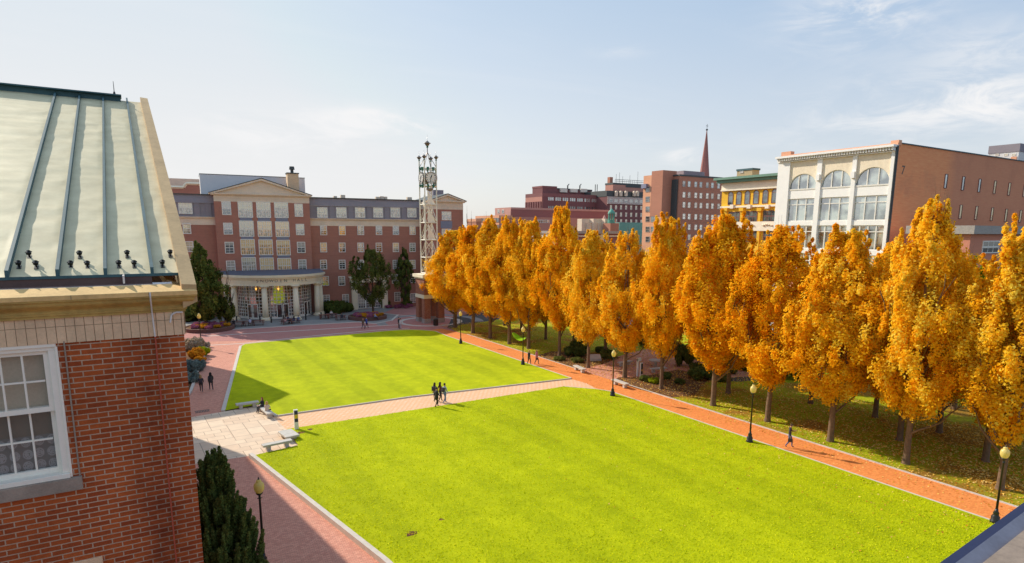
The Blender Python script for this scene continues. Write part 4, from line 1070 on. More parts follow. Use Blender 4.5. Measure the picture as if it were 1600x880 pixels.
for k in range(4):
    a, b = legs[k], legs[(k+1) % 4]
    for s_ in (.30, .70):
        p = Vector((a[0]+(b[0]-a[0])*s_, a[1]+(b[1]-a[1])*s_, 0)); inn = (Vector((tx, ty, 0))-p)*.10; p = p-inn
        for z in (zr0, zr1):
            mb.cyl(p+Vector((-.0, 0, z-.17)), p+Vector((0, 0, z+.17)), .17, .17, 8); mb.cyl(p+Vector((0, 0, z+.13)), p+Vector((0, 0, z+.25)), .24, .24, 8)
        mb.bar(p+Vector((0, 0, zr0)), p+Vector((0, 0, zr1)), .09)
mb.build('green_bracket', M['green_paint'], tw)
# four leg finials and the raised centre finial
def finial(x, y, z, s_, tall):
    mb = MB(TO); mb.lathe([(.10*s_, z-.28), (.20*s_, z-.16), (.10*s_, z-.02)], (x, y, 0), 12); mb.build('green_knob', M['green_paint'], tw)
    mb = MB(TO); zz2 = z+.35*s_; mb.lathe([(.05, zz2-.42*s_), (.26*s_, zz2-.28*s_), (.36*s_, zz2-.03), (.52*s_, zz2), (.52*s_, zz2+.05), (.34*s_, zz2+.10), (.24*s_, zz2+.24*s_), (.06, zz2+.36*s_), (.015, zz2+.46*s_), (.012, zz2+tall)], (x, y, 0), 14)
    mb.build('finial', M['ball_metal'], tw, smooth=True)
for (lx, ly) in legs: finial(lx, ly, ztop_leg+.1, .82, 1.0)
mb = MB(TO); zpk = tz(662, 238)
for (lx, ly) in legs: mb.bar((lx, ly, tz(664, 262)), (tx, ty, zpk), .07)
mb.cyl((tx, ty, zpk-.2), (tx, ty, tz(662, 228)), .08, .08, 8)
mb.build('top_strut', M['ball_metal'], tw)
finial(tx, ty, tz(662, 228), 1.1, 1.35)
mb = MB(TO); zsa = zr1-.25; mb.lathe([(.02, zsa-.55), (.5, zsa-.35), (.62, zsa-.02)], (tx+.25, ty-.1, 0), 14); mb.build('bell', M['ball_metal'], tw, smooth=True)
# ------------------------------------------------------------------ buildings beyond the trees
class Block:
    """box building: corner at pixel (pxc, pyt) at depth; -X face runs away to pxl, -Y face runs to pxr"""
    def __init__(s, name, label, cat, pxc, pyt, dep, pxl, pxr, wall, edge=None, loc=None, zbase=0, edge_h=.5, edge_out=.12, wallB=None, dl=None, dr=None):
        x, y, z = D(pxc, pyt, dep); s.x, s.y, s.z = x, y, z
        # west face: plane X=x ; s axis runs toward the camera (-Y)
        s.W0 = Face(x, y, -PI/2); s.S = Face(x, y, 0.0)
        s.lenY = -s.W0.hit(pxl, pyt)[0] if dl is None else dl
        s.lenX = s.S.hit(pxr, pyt)[0] if dr is None else dr
        s.W = s.W0
        s.root = thing(name, label, cat, (x, y, 0)) if loc is None else loc
        s.O = s.root.location.copy()
        mb = MB(s.O); mb.box(x, x+s.lenX, y, y+s.lenY, zbase, z-(edge_h if edge else 0)); mb.build('wall', wall, s.root)
        if edge:
            mb = MB(s.O); mb.box(x-edge_out, x+s.lenX+edge_out, y-edge_out, y+s.lenY+edge_out, z-edge_h, z); mb.build('roof_edge', edge, s.root)
    def mb(s): return MB(s.O)

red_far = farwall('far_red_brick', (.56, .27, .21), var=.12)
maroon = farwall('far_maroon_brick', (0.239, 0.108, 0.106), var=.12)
orange_far = farwall('sunny_orange_brick', (.80, .40, .24), var=.18)  # lit copy of the far orange brick, sunlight put into the colour
orange_far2 = farwall('shaded_orange_brick', (.50, .225, .15), var=.16)  # darker copy of the same brick, shade put into the colour
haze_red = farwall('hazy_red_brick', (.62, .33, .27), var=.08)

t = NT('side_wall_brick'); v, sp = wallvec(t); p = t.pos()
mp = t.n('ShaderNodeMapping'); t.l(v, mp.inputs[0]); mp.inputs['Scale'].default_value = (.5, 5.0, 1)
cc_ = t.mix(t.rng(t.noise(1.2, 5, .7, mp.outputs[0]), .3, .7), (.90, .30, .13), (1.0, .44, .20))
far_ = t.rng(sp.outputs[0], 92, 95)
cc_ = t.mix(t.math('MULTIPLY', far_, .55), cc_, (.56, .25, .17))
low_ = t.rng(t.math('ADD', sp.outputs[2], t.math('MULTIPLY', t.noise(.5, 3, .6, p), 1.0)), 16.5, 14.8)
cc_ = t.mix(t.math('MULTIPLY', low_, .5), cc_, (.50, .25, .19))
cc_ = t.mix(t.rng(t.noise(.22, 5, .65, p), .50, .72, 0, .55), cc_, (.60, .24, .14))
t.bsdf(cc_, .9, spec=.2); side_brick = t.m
# white commercial building with arched top windows
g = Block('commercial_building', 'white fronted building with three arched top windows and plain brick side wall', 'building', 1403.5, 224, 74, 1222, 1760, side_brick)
Wg = g.W
mb = g.mb(); L = g.lenY
zt = g.z
def WB(mb, px0, px1, py0, py1, w0, w1):      # box on white front from pixels
    pm, pym = (px0+px1)/2, (py0+py1)/2
    u0, u1 = Wg.hit(px0, pym)[0], Wg.hit(px1, pym)[0]; z1, z0 = Wg.hit(pm, py0)[1], Wg.hit(pm, py1)[1]
    mb.fbox(Wg, u0, u1, w0, w1, z0, z1)
wf = plain('white_glazed_terracotta', (.97, .93, .88), .55, .06, .8)
zs = [Wg.hit(1388, y)[1] for y in (289.5, 304.5, 344.5, 352, 392, 400)]      # sill arch, head 2, sill 2, head 3, sill 3...
U = lambda px, py=300: Wg.hit(px, py)[0]
piers = [(1222, 1234.5), (1276.5, 1284), (1331, 1337.5), (1390, 1403.5)]
PU = [(U(a), U(b)) for a, b in piers]
PU[0] = (-L, PU[0][1]); PU[-1] = (PU[-1][0], 0.0)
for a, b in PU: mb.fbox(Wg, a, b, 0, .45, 0, zt-.3)
for za, zb2 in ((zs[0]-.0, zs[1]), (zs[2], zs[3]), (zs[4], zs[5])): mb.fbox(Wg, -L, 0, -.0, .30, min(za, zb2), max(za, zb2))
mb.build('white_front', wf, g.root)
# arch spandrels above the arched windows
zarch = []
mbA = g.mb()
for k in range(3):
    a, b = PU[k][1], PU[k+1][0]; w_ = b-a; zspr = zs[0]+.45; rise = Wg.hit((1254, 1306, 1364)[k], (272, 266, 261.5)[k])[1]-zspr
    n = 16; zc2 = zt-.9
    for i in range(n):
        t0, t1 = i/n, (i+1)/n
        za_, zb_ = zspr+rise*math.sin(PI*t0), zspr+rise*math.sin(PI*t1)
        u0, u1 = a+w_*(.5-.5*math.cos(PI*t0)), a+w_*(.5-.5*math.cos(PI*t1))
        mbA.add([Wg.pt(u0, .28, za_), Wg.pt(u1, .28, zb_), Wg.pt(u1, .28, zc2), Wg.pt(u0, .28, zc2), Wg.pt(u0, .0, za_), Wg.pt(u1, .0, zb_)], [(0, 1, 2, 3), (0, 4, 5, 1)])
    zarch.append((a, b, zspr, rise))
mbA.build('arch_spandrel', plain('cream_voussoir', (.92, .78, .58), .6, .14, 2.5), g.root)
mb = g.mb(); zc2 = zt-.9
mb.fbox(Wg, -L, 0, 0, .40, zc2, zt-.45); mb.fbox(Wg, -L-.1, .1, 0, 1.15, zt-.45, zt-.18); mb.fbox(Wg, -L-.1, .1, .0, .55, zt-1.0, zt-.86)
nd = 46
for i in range(nd): u = -L+L*(i+.3)/nd; mb.fbox(Wg, u, u+L/nd*.5, .40, .95, zt-.80, zt-.45)
mb.build('dentil_cornice', wf, g.root)
mb = g.mb(); mb.box(g.x-.05, g.x+.5, g.y-.02, g.y+g.lenY, zt-.22, zt+.08); mb.box(g.x+.02, g.x+.7, g.y-.06, g.y+.9, zt-.2, zt+.4)
mb.box(g.x, g.x+.8, g.y+g.lenY-1.5, g.y+g.lenY, zt, zt+.55); mb.build('parapet', orange_far, g.root)
mb = g.mb(); mb.box(g.x+.7, g.x+g.lenX, g.y-.12, g.y+.15, zt+.0, zt+.12); mb.build('parapet_flashing', M['copper'], g.root)
# arched windows and the rectangular ones below
def gwin(u0, u1, z0, z1, arch=None, n=3, style='r', gm='glass_blue'):
    fr = g.mb(); gl = g.mb(); w_ = u1-u0; t_ = .10
    if arch:
        a, b, zspr, rise = arch; N = 16; vs = []
        prof_ = [(a+(b-a)*(.5-.5*math.cos(PI*i/N)), zspr+rise*math.sin(PI*i/N)) for i in range(N+1)]
        poly_ = [(a, z0)]+prof_+[(b, z0)]; poly_ = [(a, z0), (b, z0)]+prof_[::-1]
        gl.add([Wg.pt(u, .08, z) for u, z in poly_], [tuple(range(len(poly_)))])
        for i in range(N): fr.bar(Wg.pt(*(prof_[i][0], .16, prof_[i][1])), Wg.pt(prof_[i+1][0], .16, prof_[i+1][1]), .12)
        for i in range(1, n):
            u = a+(b-a)*i/n; k = (i/n); zz3 = zspr+rise*math.sin(math.acos(1-2*k)); fr.fbox(Wg, u-.07, u+.07, .08, .2, z0, zz3)
        fr.fbox(Wg, a, b, .08, .36, z0-.05, z0+.12)
    else:
        gl.add([Wg.pt(u0, .08, z0), Wg.pt(u1, .08, z0), Wg.pt(u1, .08, z1), Wg.pt(u0, .08, z1)], [(0, 1, 2, 3)])
        for i in range(n+1): u = u0+(w_)*i/n; fr.fbox(Wg, u-.07, u+.07, .08, .2, z0, z1)
        for z in (z0, z0+(z1-z0)*.72, z1-.12): fr.fbox(Wg, u0, u1, .07, .19, z, z+.12)
    o = fr.build('window', M['white_frame'], g.root); gl.build('pane', M[gm], o); return o
for k in range(3):
    a, b = PU[k][1]+.02, PU[k+1][0]-.02
    gwin(a, b, zs[0]+.05, 0, arch=(a, b, zarch[k][2], zarch[k][3]))
    gwin(a, b, zs[2], zs[1], n=3); gwin(a, b, zs[4], zs[3], n=4)
    gwin(a, b, max(.5, zs[4]-4.5), zs[5]-.0 if zs[5] < zs[4] else zs[4]-.6, n=4)
# scroll brackets on the piers and downpipe at the corner
mb = g.mb()
for a, b in PU[1:3]:
    u = (a+b)/2; mb.fbox(Wg, u-.25, u+.25, .45, .75, zs[0]+1.1, zs[0]+1.9)
mb.build('pier_bracket', wf, g.root)
mb = g.mb(); p = Wg.pt(.0, .25, 0); mb.cyl((g.x-.25, g.y-.15, 6), (g.x-.25, g.y-.15, zt-.3), .12, .12, 8); mb.cyl((g.x-.5, g.y-.12, zt-9), (g.x-.5, g.y-.12, zt-.8), .09, .09, 8); mb.build('downpipe', M['slate_dark'], g.root)
# slit windows on the brick side
for (cx_, a, b) in ((1477.5, 274.5, 292), (1504.5, 278, 295.5), (1530, 281.5, 298.5), (1554, 284.5, 301), (1576.5, 287.5, 303.5), (1600, 290, 306)): window(g.root, g.S, cx_-3.2, cx_+3.2, a, b, 'plain', 'glass_blue' if cx_ < 1550 else 'glass_gold', g.O, w=.75, h=1.85, fm='maroon_frame')
for (cx_, a, b) in ((1500.5, 322, 340), (1525, 324, 341.5), (1549.5, 326, 343.5), (1571.5, 328, 345), (1594, 330, 346)): window(g.root, g.S, cx_-3.2, cx_+3.2, a, b, 'plain', 'glass_gold', g.O, w=.75, h=1.9, fm='maroon_frame')
# painted ghost sign number 7 high on the brick
me = text_mesh('7', 1.5, .01); me.materials.append(M['black']); su, sz = g.S.hit(1411, 266); o = link('painted_numeral', me, g.root, g.S.pt(su, .02, sz-.5)-g.O); o.rotation_euler = (PI/2, 0, 0)

# low annex at right with pale cornice
b2 = Block('brick_annex', 'low orange brick annex with broad pale cornice in front of the brick side wall', 'building', 1519, 352.5, 66, 1517, 1760, farwall('annex_brick', (0.649, 0.263, 0.175), var=.12), M['grey_stone'], edge_h=.9, edge_out=.45, dl=6)
for c_ in (1547, 1600): window(b2.root, b2.S, c_-13, c_+13, 376, 396, 'wide', 'glass_dark', b2.O)
# white tower block far right
b3 = Block('apartment_tower', 'white and grey apartment tower rising behind the brick side wall, far right', 'building', 1594, 224, 150, 1547, 1760, plain('white_panel', (.74, .72, .70), .7, .08, .2), M['slate'], edge_h=1.9)
for c_ in (1558, 1572, 1584): window(b3.root, b3.W, c_-3, c_+3, 240.5, 243.5, 'plain', 'glass_curtain', b3.O)
mb = b3.mb(); u = b3.W.hit(1584, 248)[0]; z_ = b3.W.hit(1584, 245)[1]; mb.fbox(b3.W, u-.6, u+.6, 0, .1, z_-4, z_); mb.build('door_panel', orange_far, b3.root)

# yellow building with green cornice
ye = farwall('mustard_brick', (.90, .52, .05), var=.12)
yl = Block('commercial_building', 'mustard yellow building with arched windows and deep green cornice', 'building', 1222.5, 271, 112, 1130, 1226, ye, dr=14)
Wy = yl.W; Ly = yl.lenY; zt = yl.z
crm = plain('cream_trim', (.94, .84, .66), .7, .1, 1)
zfz0 = Wy.hit(1215, 294)[1]; zfz1 = Wy.hit(1215, 283)[1]
mb = yl.mb(); mb.fbox(Wy, -Ly-.0, 0, 0, .25, zfz0, zt-1.0); mb.fbox(Wy, -Ly, 0, 0, .45, zfz0, zfz0+.3)
zb1_ = Wy.hit(1215, 319.5)[1]; mb.fbox(Wy, -Ly, 0, 0, .4, zb1_-.35, zb1_)
zl1 = Wy.hit(1215, 346)[1]; zl0 = Wy.hit(1215, 361)[1]; mb.fbox(Wy, -Ly, 0, 0, .35, zl0, zl1)
mb.build('cream_trim', crm, yl.root)
mb = yl.mb(); mb.fbox(Wy, -Ly-1.0, .6, -2, 1.6, zt-.45, zt); mb.fbox(Wy, -Ly-.6, .3, 0, 1.1, zt-1.0, zt-.45); mb.build('green_cornice', plain('green_cornice_metal', (.16, .30, .22), .6, .2, 1), yl.root)
for c_ in (1141.8, 1154.5, 1167.8, 1181.5, 1196, 1210.3):
    k = (1210-c_)/70; window(yl.root, Wy, c_-3.8, c_+3.8, 297.5+k*5, 315.5+k*2.6, 'arch', 'glass_teal', yl.O, w=1.25, h=2.6, fm='maroon_frame')
for a, b in ((1165.5, 1182.5), (1193, 1211.5), (1140, 1155)):
    k = (1211-b)/60; window(yl.root, Wy, a, b, 330.5+k*2, 345+k*1.5, 'wide', 'glass_teal', yl.O, w=2.7, h=2.1, fm='maroon_frame')
for a, b in ((1165.5, 1182.5), (1193, 1211.5), (1140, 1155)):
    window(yl.root, Wy, a, b, 362.5, 377, 'wide', 'glass_teal', yl.O, w=2.7, h=2.1, fm='maroon_frame')
mb = yl.mb()
for px in (1160, 1188, 1216, 1135):
    u = Wy.hit(px, 335)[0]; mb.fbox(Wy, u-.28, u+.28, 0, .3, 2, Wy.hit(px, 326)[1]); mb.fbox(Wy, u-.5, u+.5, 0, .55, Wy.hit(px, 330)[1], Wy.hit(px, 325)[1])
mb.build('pilaster', ye, yl.root)
mb = yl.mb()
for px in (1146, 1172.5, 1201): u = Wy.hit(px, 323)[0]; mb.fbox(Wy, u-.4, u+.4, 0, .6, Wy.hit(px, 326)[1], Wy.hit(px, 320)[1])
for px in (1172.5, 1201):
    u = Wy.hit(px, 352)[0]; z_ = Wy.hit(px, 352)[1]
    for dx in (-.9, -.45, 0, .45, .9): mb.lathe([(.05, -.18), (.26, 0), (.05, .18)], Wy.pt(u+dx, .4, z_+.15*math.cos(dx*2)), 8)
mb.build('carved_ornament', crm, yl.root)
pbx = Block('penthouse', 'x', 'x', 1176, 262.5, 120, 1152, 1187, farwall('ochre_panel', (0.557, 0.432, 0.258)), M['copper'], loc=yl.root, edge_h=.35, zbase=20)
window(yl.root, pbx.W, 1156.5, 1161.5, 266, 270.5, 'plain', 'glass_dark', yl.O)

# orange brick tower block
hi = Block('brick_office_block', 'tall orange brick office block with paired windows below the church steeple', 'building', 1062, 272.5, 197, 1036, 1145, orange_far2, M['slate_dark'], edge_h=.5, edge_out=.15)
Wh, Sh = hi.W, hi.S
for j, y in enumerate((282.6, 299.7, 315.4, 333.5, 350, 366)):
    for i, c_ in enumerate((1068.6, 1076.7, 1087, 1095, 1105, 1113, 1122.8, 1130)):
        k = (c_-1068)/62; window(hi.root, Sh, c_-2.9, c_+2.9, y+k*3.6-(j*.4*k), y+k*3.6-(j*.4*k)+9.6, 'sash1', 'glass_blue' if (i*5+j*3) % 4 else 'glass_dark', hi.O, w=1.4, h=1.9, fm='tan_frame')
for j, y in enumerate((285.5, 301.5, 317.5, 333.5, 349)): window(hi.root, Wh, 1041, 1045, y, y+8.5, 'sash1', 'glass_teal', hi.O, w=1.8, h=1.9, fm='tan_frame')
mb = hi.mb(); u0, u1 = Wh.hit(1049, 300)[0], Wh.hit(1059, 300)[0]; mb.fbox(Wh, u0, u1, 0, .6, 0, Wh.hit(1052, 281)[1]); mb.build('dark_stair_strip', M['slate_dark'], hi.root)
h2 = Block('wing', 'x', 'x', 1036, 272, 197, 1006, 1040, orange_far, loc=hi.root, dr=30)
mb = hi.mb(); mb.box(h2.x-.1, h2.x+6, h2.y-.1, h2.y+5.0, 20, D(1030, 266, 197)[2]); mb.build('stair_tower', orange_far2, hi.root)
for j, y in enumerate((284, 299.5, 315, 330.5, 346.5, 362)):
    for c_ in (1012, 1020.3): window(hi.root, h2.W, c_-1.6, c_+1.6, y+8, y+16, 'sash1', 'glass_teal', hi.O, w=2.0, h=1.9, fm='tan_frame')
mb = hi.mb(); u, z_ = h2.W.hit(1010, 291); mb.fbox(h2.W, u-1.6, u+.8, .0, .9, z_-.7, z_+.7); mb.build('window_lift_cradle', plain('blue_grey_paint', (.25, .25, .35), .5, .4, .8), hi.root)
mb = hi.mb(); mb.box(hi.x+6, hi.x+16, hi.y+4, hi.y+12, hi.z-.5, hi.z+1.8); mb.build('roof_plant', M['slate'], hi.root)

# steeple
sx, sy, sz = D(1100.5, 276, 232); apz = D(1102, 205, 232)[2]
st = thing('church', 'slender dark red stone church steeple with a cross on its tip', 'steeple', (sx, sy, 0)); SO = st.location.copy()
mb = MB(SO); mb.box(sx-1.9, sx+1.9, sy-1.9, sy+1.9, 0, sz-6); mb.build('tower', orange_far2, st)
mb = MB(SO); mb.lathe([(2.25, sz-6), (1.72, sz+1), (.10, apz)], (sx, sy, 0), 8); mb.build('spire', farwall('steeple_stone', (0.328, 0.153, 0.135), var=.2), st)
mb = MB(SO); mb.lathe([(.3, apz-.2), (.45, apz+.1), (.1, apz+.4)], (sx, sy, 0), 8); mb.bar((sx, sy, apz+.2), (sx, sy, apz+2.1), .12); mb.bar((sx-.55, sy, apz+1.4), (sx+.55, sy, apz+1.4), .12); mb.build('cross', M['black'], st)

# big maroon block with the sunlit west face
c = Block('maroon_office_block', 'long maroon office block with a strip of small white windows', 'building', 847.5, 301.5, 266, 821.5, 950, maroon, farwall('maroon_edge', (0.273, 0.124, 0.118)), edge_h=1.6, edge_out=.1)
mb = c.mb(); mb.fbox(c.W, -c.lenY, 0, 0, .15, 0, c.z-1.6); mb.build('sunlit_west_skin', red_far, c.root)  # paler slab over the maroon: sun on this side put into the colour
mb = c.mb()
for i in range(7): u = -c.lenY+(c.lenY)*(i+.5)/7; mb.fbox(c.W, u-.5, u+.5, .15, .6, c.z-10, c.z-3.6)
mb.build('west_rib', maroon, c.root)
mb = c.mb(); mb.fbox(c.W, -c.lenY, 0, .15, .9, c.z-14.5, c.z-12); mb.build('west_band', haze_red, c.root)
for grp in range(8):
    for i in range(3):
        cx_ = 857.6+grp*11.35+i*3.1
        k = (cx_-857)/92
        window(c.root, c.S, cx_-1.1, cx_+1.1, 308.2+k*3.9, 313+k*3.7, 'plain', 'glass_blue', c.O, w=.8, h=1.4)
        window(c.root, c.S, cx_-1.1, cx_+1.1, 321.5+k*2.3, 327+k*2.3, 'plain', 'glass_teal', c.O, w=.75, h=1.5, fm='maroon_frame')
c2_ = Block('ph', 'x', 'x', 847.8, 290.3, 272, 832, 870, maroon, farwall('maroon_edge2', (0.273, 0.124, 0.118)), loc=c.root, edge_h=.8, zbase=20)
c3_ = Block('ph', 'x', 'x', 868, 293.8, 280, 866, 925, maroon, M['slate_dark'], loc=c.root, edge_h=.6, zbase=20)
mb = c.mb()
for a, b in ((874, 885), (890, 901), (906, 916)):
    u0, u1 = c3_.S.hit(a, 298)[0], c3_.S.hit(b, 298)[0]; mb.fbox(c3_.S, u0, u1, 0, .8, c3_.S.hit(a, 300.5)[1], c3_.S.hit(a, 295)[1])
mb.build('roof_ventilator', M['steel_white'], c.root)
mb = c.mb()
for px in (888, 907): u, z_ = c3_.S.hit(px, 293); mb.cyl(c3_.S.pt(u, -.5, z_-1), c3_.S.pt(u, -.5, z_+1.0), .3, .3, 6); mb.bar(c3_.S.pt(u, -.5, z_+.8), c3_.S.pt(u+.8, -.5, z_+1.6), .3)
for px in (931, 934): u, z_ = c3_.S.hit(px, 299); mb.cyl(c3_.S.pt(u, -.5, z_-1), c3_.S.pt(u, -.5, z_+3.2), .18, .18, 6)
mb.build('roof_pipe', M['slate_dark'], c.root)
# lower wings in front of it
lw = Block('brick_office_block', 'long low red brick block stepping down below the maroon office block', 'building', 798.5, 324, 215, 774, 960, farwall('wing_brick', (0.367, 0.149, 0.136), var=.1), haze_red, edge_h=.7)
mb = lw.mb(); mb.fbox(lw.W, -lw.lenY, 0, 0, .15, 0, lw.z-.7); mb.build('sunlit_west_skin', haze_red, lw.root)  # lighter skin on the west side, sunlight painted into its brick
mb = lw.mb(); mb.box(lw.x+1, lw.x+lw.lenX, lw.y-1.2, lw.y, 0, lw.S.hit(860, 340)[1]); mb.build('lower_storey', red_far, lw.root)
for c_ in (843, 850, 853, 779, 786):
    if c_ > 800: window(lw.root, lw.S.off(1.2), c_-5, c_+5, 343.5, 348.5, 'triple', 'glass_dark', lw.O, w=3.0, h=1.1)
    else: window(lw.root, lw.W.off(.15), c_-1.5, c_+1.5, 328, 333, 'plain', 'glass_dark', lw.O, w=1.5, h=1.3)
l2 = Block('brick_office_block', 'sunlit orange brick block with dark window bands at the left end of the skyline', 'building', 780, 336.5, 190, 743.5, 800, red_far, orange_far, edge_h=.8)
for j, y in enumerate((341.5, 352.5, 363)):
    for c_ in (748.5, 757, 766, 774): window(l2.root, l2.W.off(.0), c_-3.2, c_+3.2, y, y+5, 'triple', 'glass_teal', l2.O, w=4.6, h=1.5, fm='maroon_frame')
mb = l2.mb(); mb.fbox(l2.W, -l2.lenY, 0, 0, .012, 0, l2.z-.8); mb.build('sunlit_west_skin', orange_far, l2.root)  # thin orange skin, the sunlit side painted as brighter brick
l3_ = Block('brick_block', 'small orange brick block beside the gable of the hall, half hidden by bare twigs', 'building', 744, 342, 178, 730, 752, orange_far2, orange_far, edge_h=.8)

# hotel with cream crown
d_ = Block('hotel', 'maroon brick hotel with cream stone crown and rows of cream framed windows', 'building', 949, 307, 275, 947, 1012, maroon, dl=20)
mb = d_.mb(); zc0_ = d_.S.hit(975, 318)[1]; zc1_ = d_.S.hit(975, 306)[1]
mb.fbox(d_.S, 0, d_.lenX, 0, .12, zc0_, d_.z)
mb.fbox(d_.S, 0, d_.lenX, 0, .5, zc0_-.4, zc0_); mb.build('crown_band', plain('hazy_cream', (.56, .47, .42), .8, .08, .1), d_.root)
for i in range(8):
    cx_ = 954.5+i*7.9
    k = i/7
    window(d_.root, d_.S.off(.13), cx_-1.9, cx_+1.9, 310.8+k*1.6, 316.3+k*1.6, 'plain', 'glass_dark', d_.O, w=1.9, h=1.5)
    for j, y in enumerate((320.3, 331.5, 342, 353)):
        window(d_.root, d_.S, cx_-2.2, cx_+2.2, y+k*1.2, y+k*1.2+7.2, 'sash1', 'glass_curtain', d_.O, w=1.3, h=2.0, fm='tan_frame')
mb = d_.mb(); mb.box(d_.x-.0, d_.x+d_.lenX, d_.y+.5, d_.y+18, d_.z-.2, d_.S.hit(975, 299)[1]); mb.build('mansard', M['slate_dark'], d_.root)
mb = d_.mb()
for px in (962, 969, 977, 990, 995): 
    mb = d_.mb(); u, z_ = d_.S.hit(px, 304); mb.fbox(d_.S, u-.7, u+.7, 0, .8, z_-.8, z_+1.0); mb.cyl(d_.S.pt(u, .0, z_+.9), d_.S.pt(u, .85, z_+.9), .7, .7, 10); mb.build('dormer_ornament', M['cream'], d_.root)
d2 = Block('x', 'x', 'x', 958, 285.5, 285, 946, 1012, red_far, M['slate_dark'], loc=d_.root, edge_h=.8, zbase=20)
mb = d_.mb(); u, z_ = d2.S.hit(990, 290); mb.fbox(d2.S, u-5, u+6, 0, .1, z_-1, z_+.8); mb.build('louvre_band', M['slate_dark'], d_.root)
mb = d_.mb(); u0, z_ = d2.S.hit(951, 277); p = D(953.5, 277, 290); mb.box(p[0]-.9, p[0]+.9, p[1]-.9, p[1]+.9, d2.z-2, p[2]); mb.build('chimney', orange_far2, d_.root)
mb = d_.mb(); zr_ = d2.z
for i in range(20):
    p = d2.S.pt(2+i*1.2, -1, zr_); mb.bar(p, p+Vector((0, 0, 1.7)), .10)
mb.bar(d2.S.pt(2, -1, zr_+1.7), d2.S.pt(25, -1, zr_+1.7), .12); mb.bar(d2.S.pt(2, -1, zr_+.9), d2.S.pt(25, -1, zr_+.9), .12)
for u_, h_ in ((3.5, 4.2), (5.5, 5.0), (7.5, 3.4), (12, 4), (17, 6)): mb.bar(d2.S.pt(u_, -2, zr_), d2.S.pt(u_, -2, zr_+h_), .12)
mb.build('roof_railing', M['slate_dark'], d_.root)

# low old building with cream cornice and green copper roofs just beyond the trees
lo = Block('corner_building', 'low brick building with heavy cornice and cream framed windows just beyond the trees', 'building', 888, 361, 128, 818, 966, farwall('dull_red_brick', (0.328, 0.153, 0.135)), M['grey_stone'], edge_h=.55, edge_out=.5)
mb = lo.mb(); mb.fbox(lo.W, -lo.lenY, 0, 0, .2, 0, lo.z-.56); mb.build('cream_front', crm, lo.root)
mb = lo.mb(); mb.fbox(lo.S, 0, lo.lenX, 0, .3, lo.z-1.2, lo.z-.9); mb.build('frieze', M['cream'], lo.root)
for c_ in (900.5, 941, 948): window(lo.root, lo.S, c_-2.8, c_+2.8, 365.5, 377.5, 'sash1', 'glass_dark', lo.O, w=.95, h=1.7)
for c_ in (826, 838, 853, 868): window(lo.root, lo.W.off(.2), c_-3.4, c_+3.4, 365, 378, 'sash1', 'glass_curtain', lo.O, w=1.2, h=1.8)
cg = Block('copper_roofed_building', 'low building with pale green copper roof between the brick blocks', 'building', 968, 347.5, 170, 909, 1004, plain('verdigris_copper', (.18, .40, .34), .7, .15, .3), dl=None)
mb = cg.mb(); rr_ = [D(912+i*9, 345+(i % 2)*1.5, 168) for i in range(6)]
for i, p in enumerate(rr_): mb.box(p[0]-1.4, p[0]+1.4, p[1]-1, p[1]+1, p[2]-4, p[2]-(.3 if i % 2 else -.5))
mb.build('roof_plant', M['cream'], cg.root)
cu = D(955.5, 331, 165); cupo = thing('cupola', 'pale green copper cupola on a brick base above the low roofs', 'cupola', (cu[0], cu[1], 0)); co = cupo.location.copy()
zb_ = D(955.5, 349, 165)[2]
mb = MB(co); mb.box(cu[0]-1.5, cu[0]+1.5, cu[1]-1.5, cu[1]+1.5, 0, zb_); mb.build('brick_base', orange_far2, cupo)
mb = MB(co)
for k in range(8): t_ = k*PI/4; mb.cyl((cu[0]+.72*math.cos(t_), cu[1]+.72*math.sin(t_), zb_), (cu[0]+.72*math.cos(t_), cu[1]+.72*math.sin(t_), cu[2]-.4), .13, .13, 6)
mb.lathe([(1.0, zb_), (.95, zb_+.9), (.6, zb_+.9)], (cu[0], cu[1], 0), 12); mb.lathe([(1.0, cu[2]-.5), (.9, cu[2]-.1), (.5, cu[2]+.4), (.05, cu[2]+.9)], (cu[0], cu[1], 0), 12)
mb.build('copper_lantern', plain('verdigris', (.12, .36, .27), .6, .2, 1), cupo)
tr_ = D(944.5, 336, 175); mb = MB(); tu = thing('turret', 'small conical stone turret roof left of the green cupola', 'turret', (tr_[0], tr_[1], 0))
mb = MB(tu.location); mb.lathe([(.9, 0), (.9, tr_[2]-2.6)], (tr_[0], tr_[1], 0), 10); mb.build('drum', M['cream'], tu)
mb = MB(tu.location); mb.lathe([(1.25, tr_[2]-2.6), (.05, tr_[2])], (tr_[0], tr_[1], 0), 10); mb.build('cone_roof', haze_red, tu)
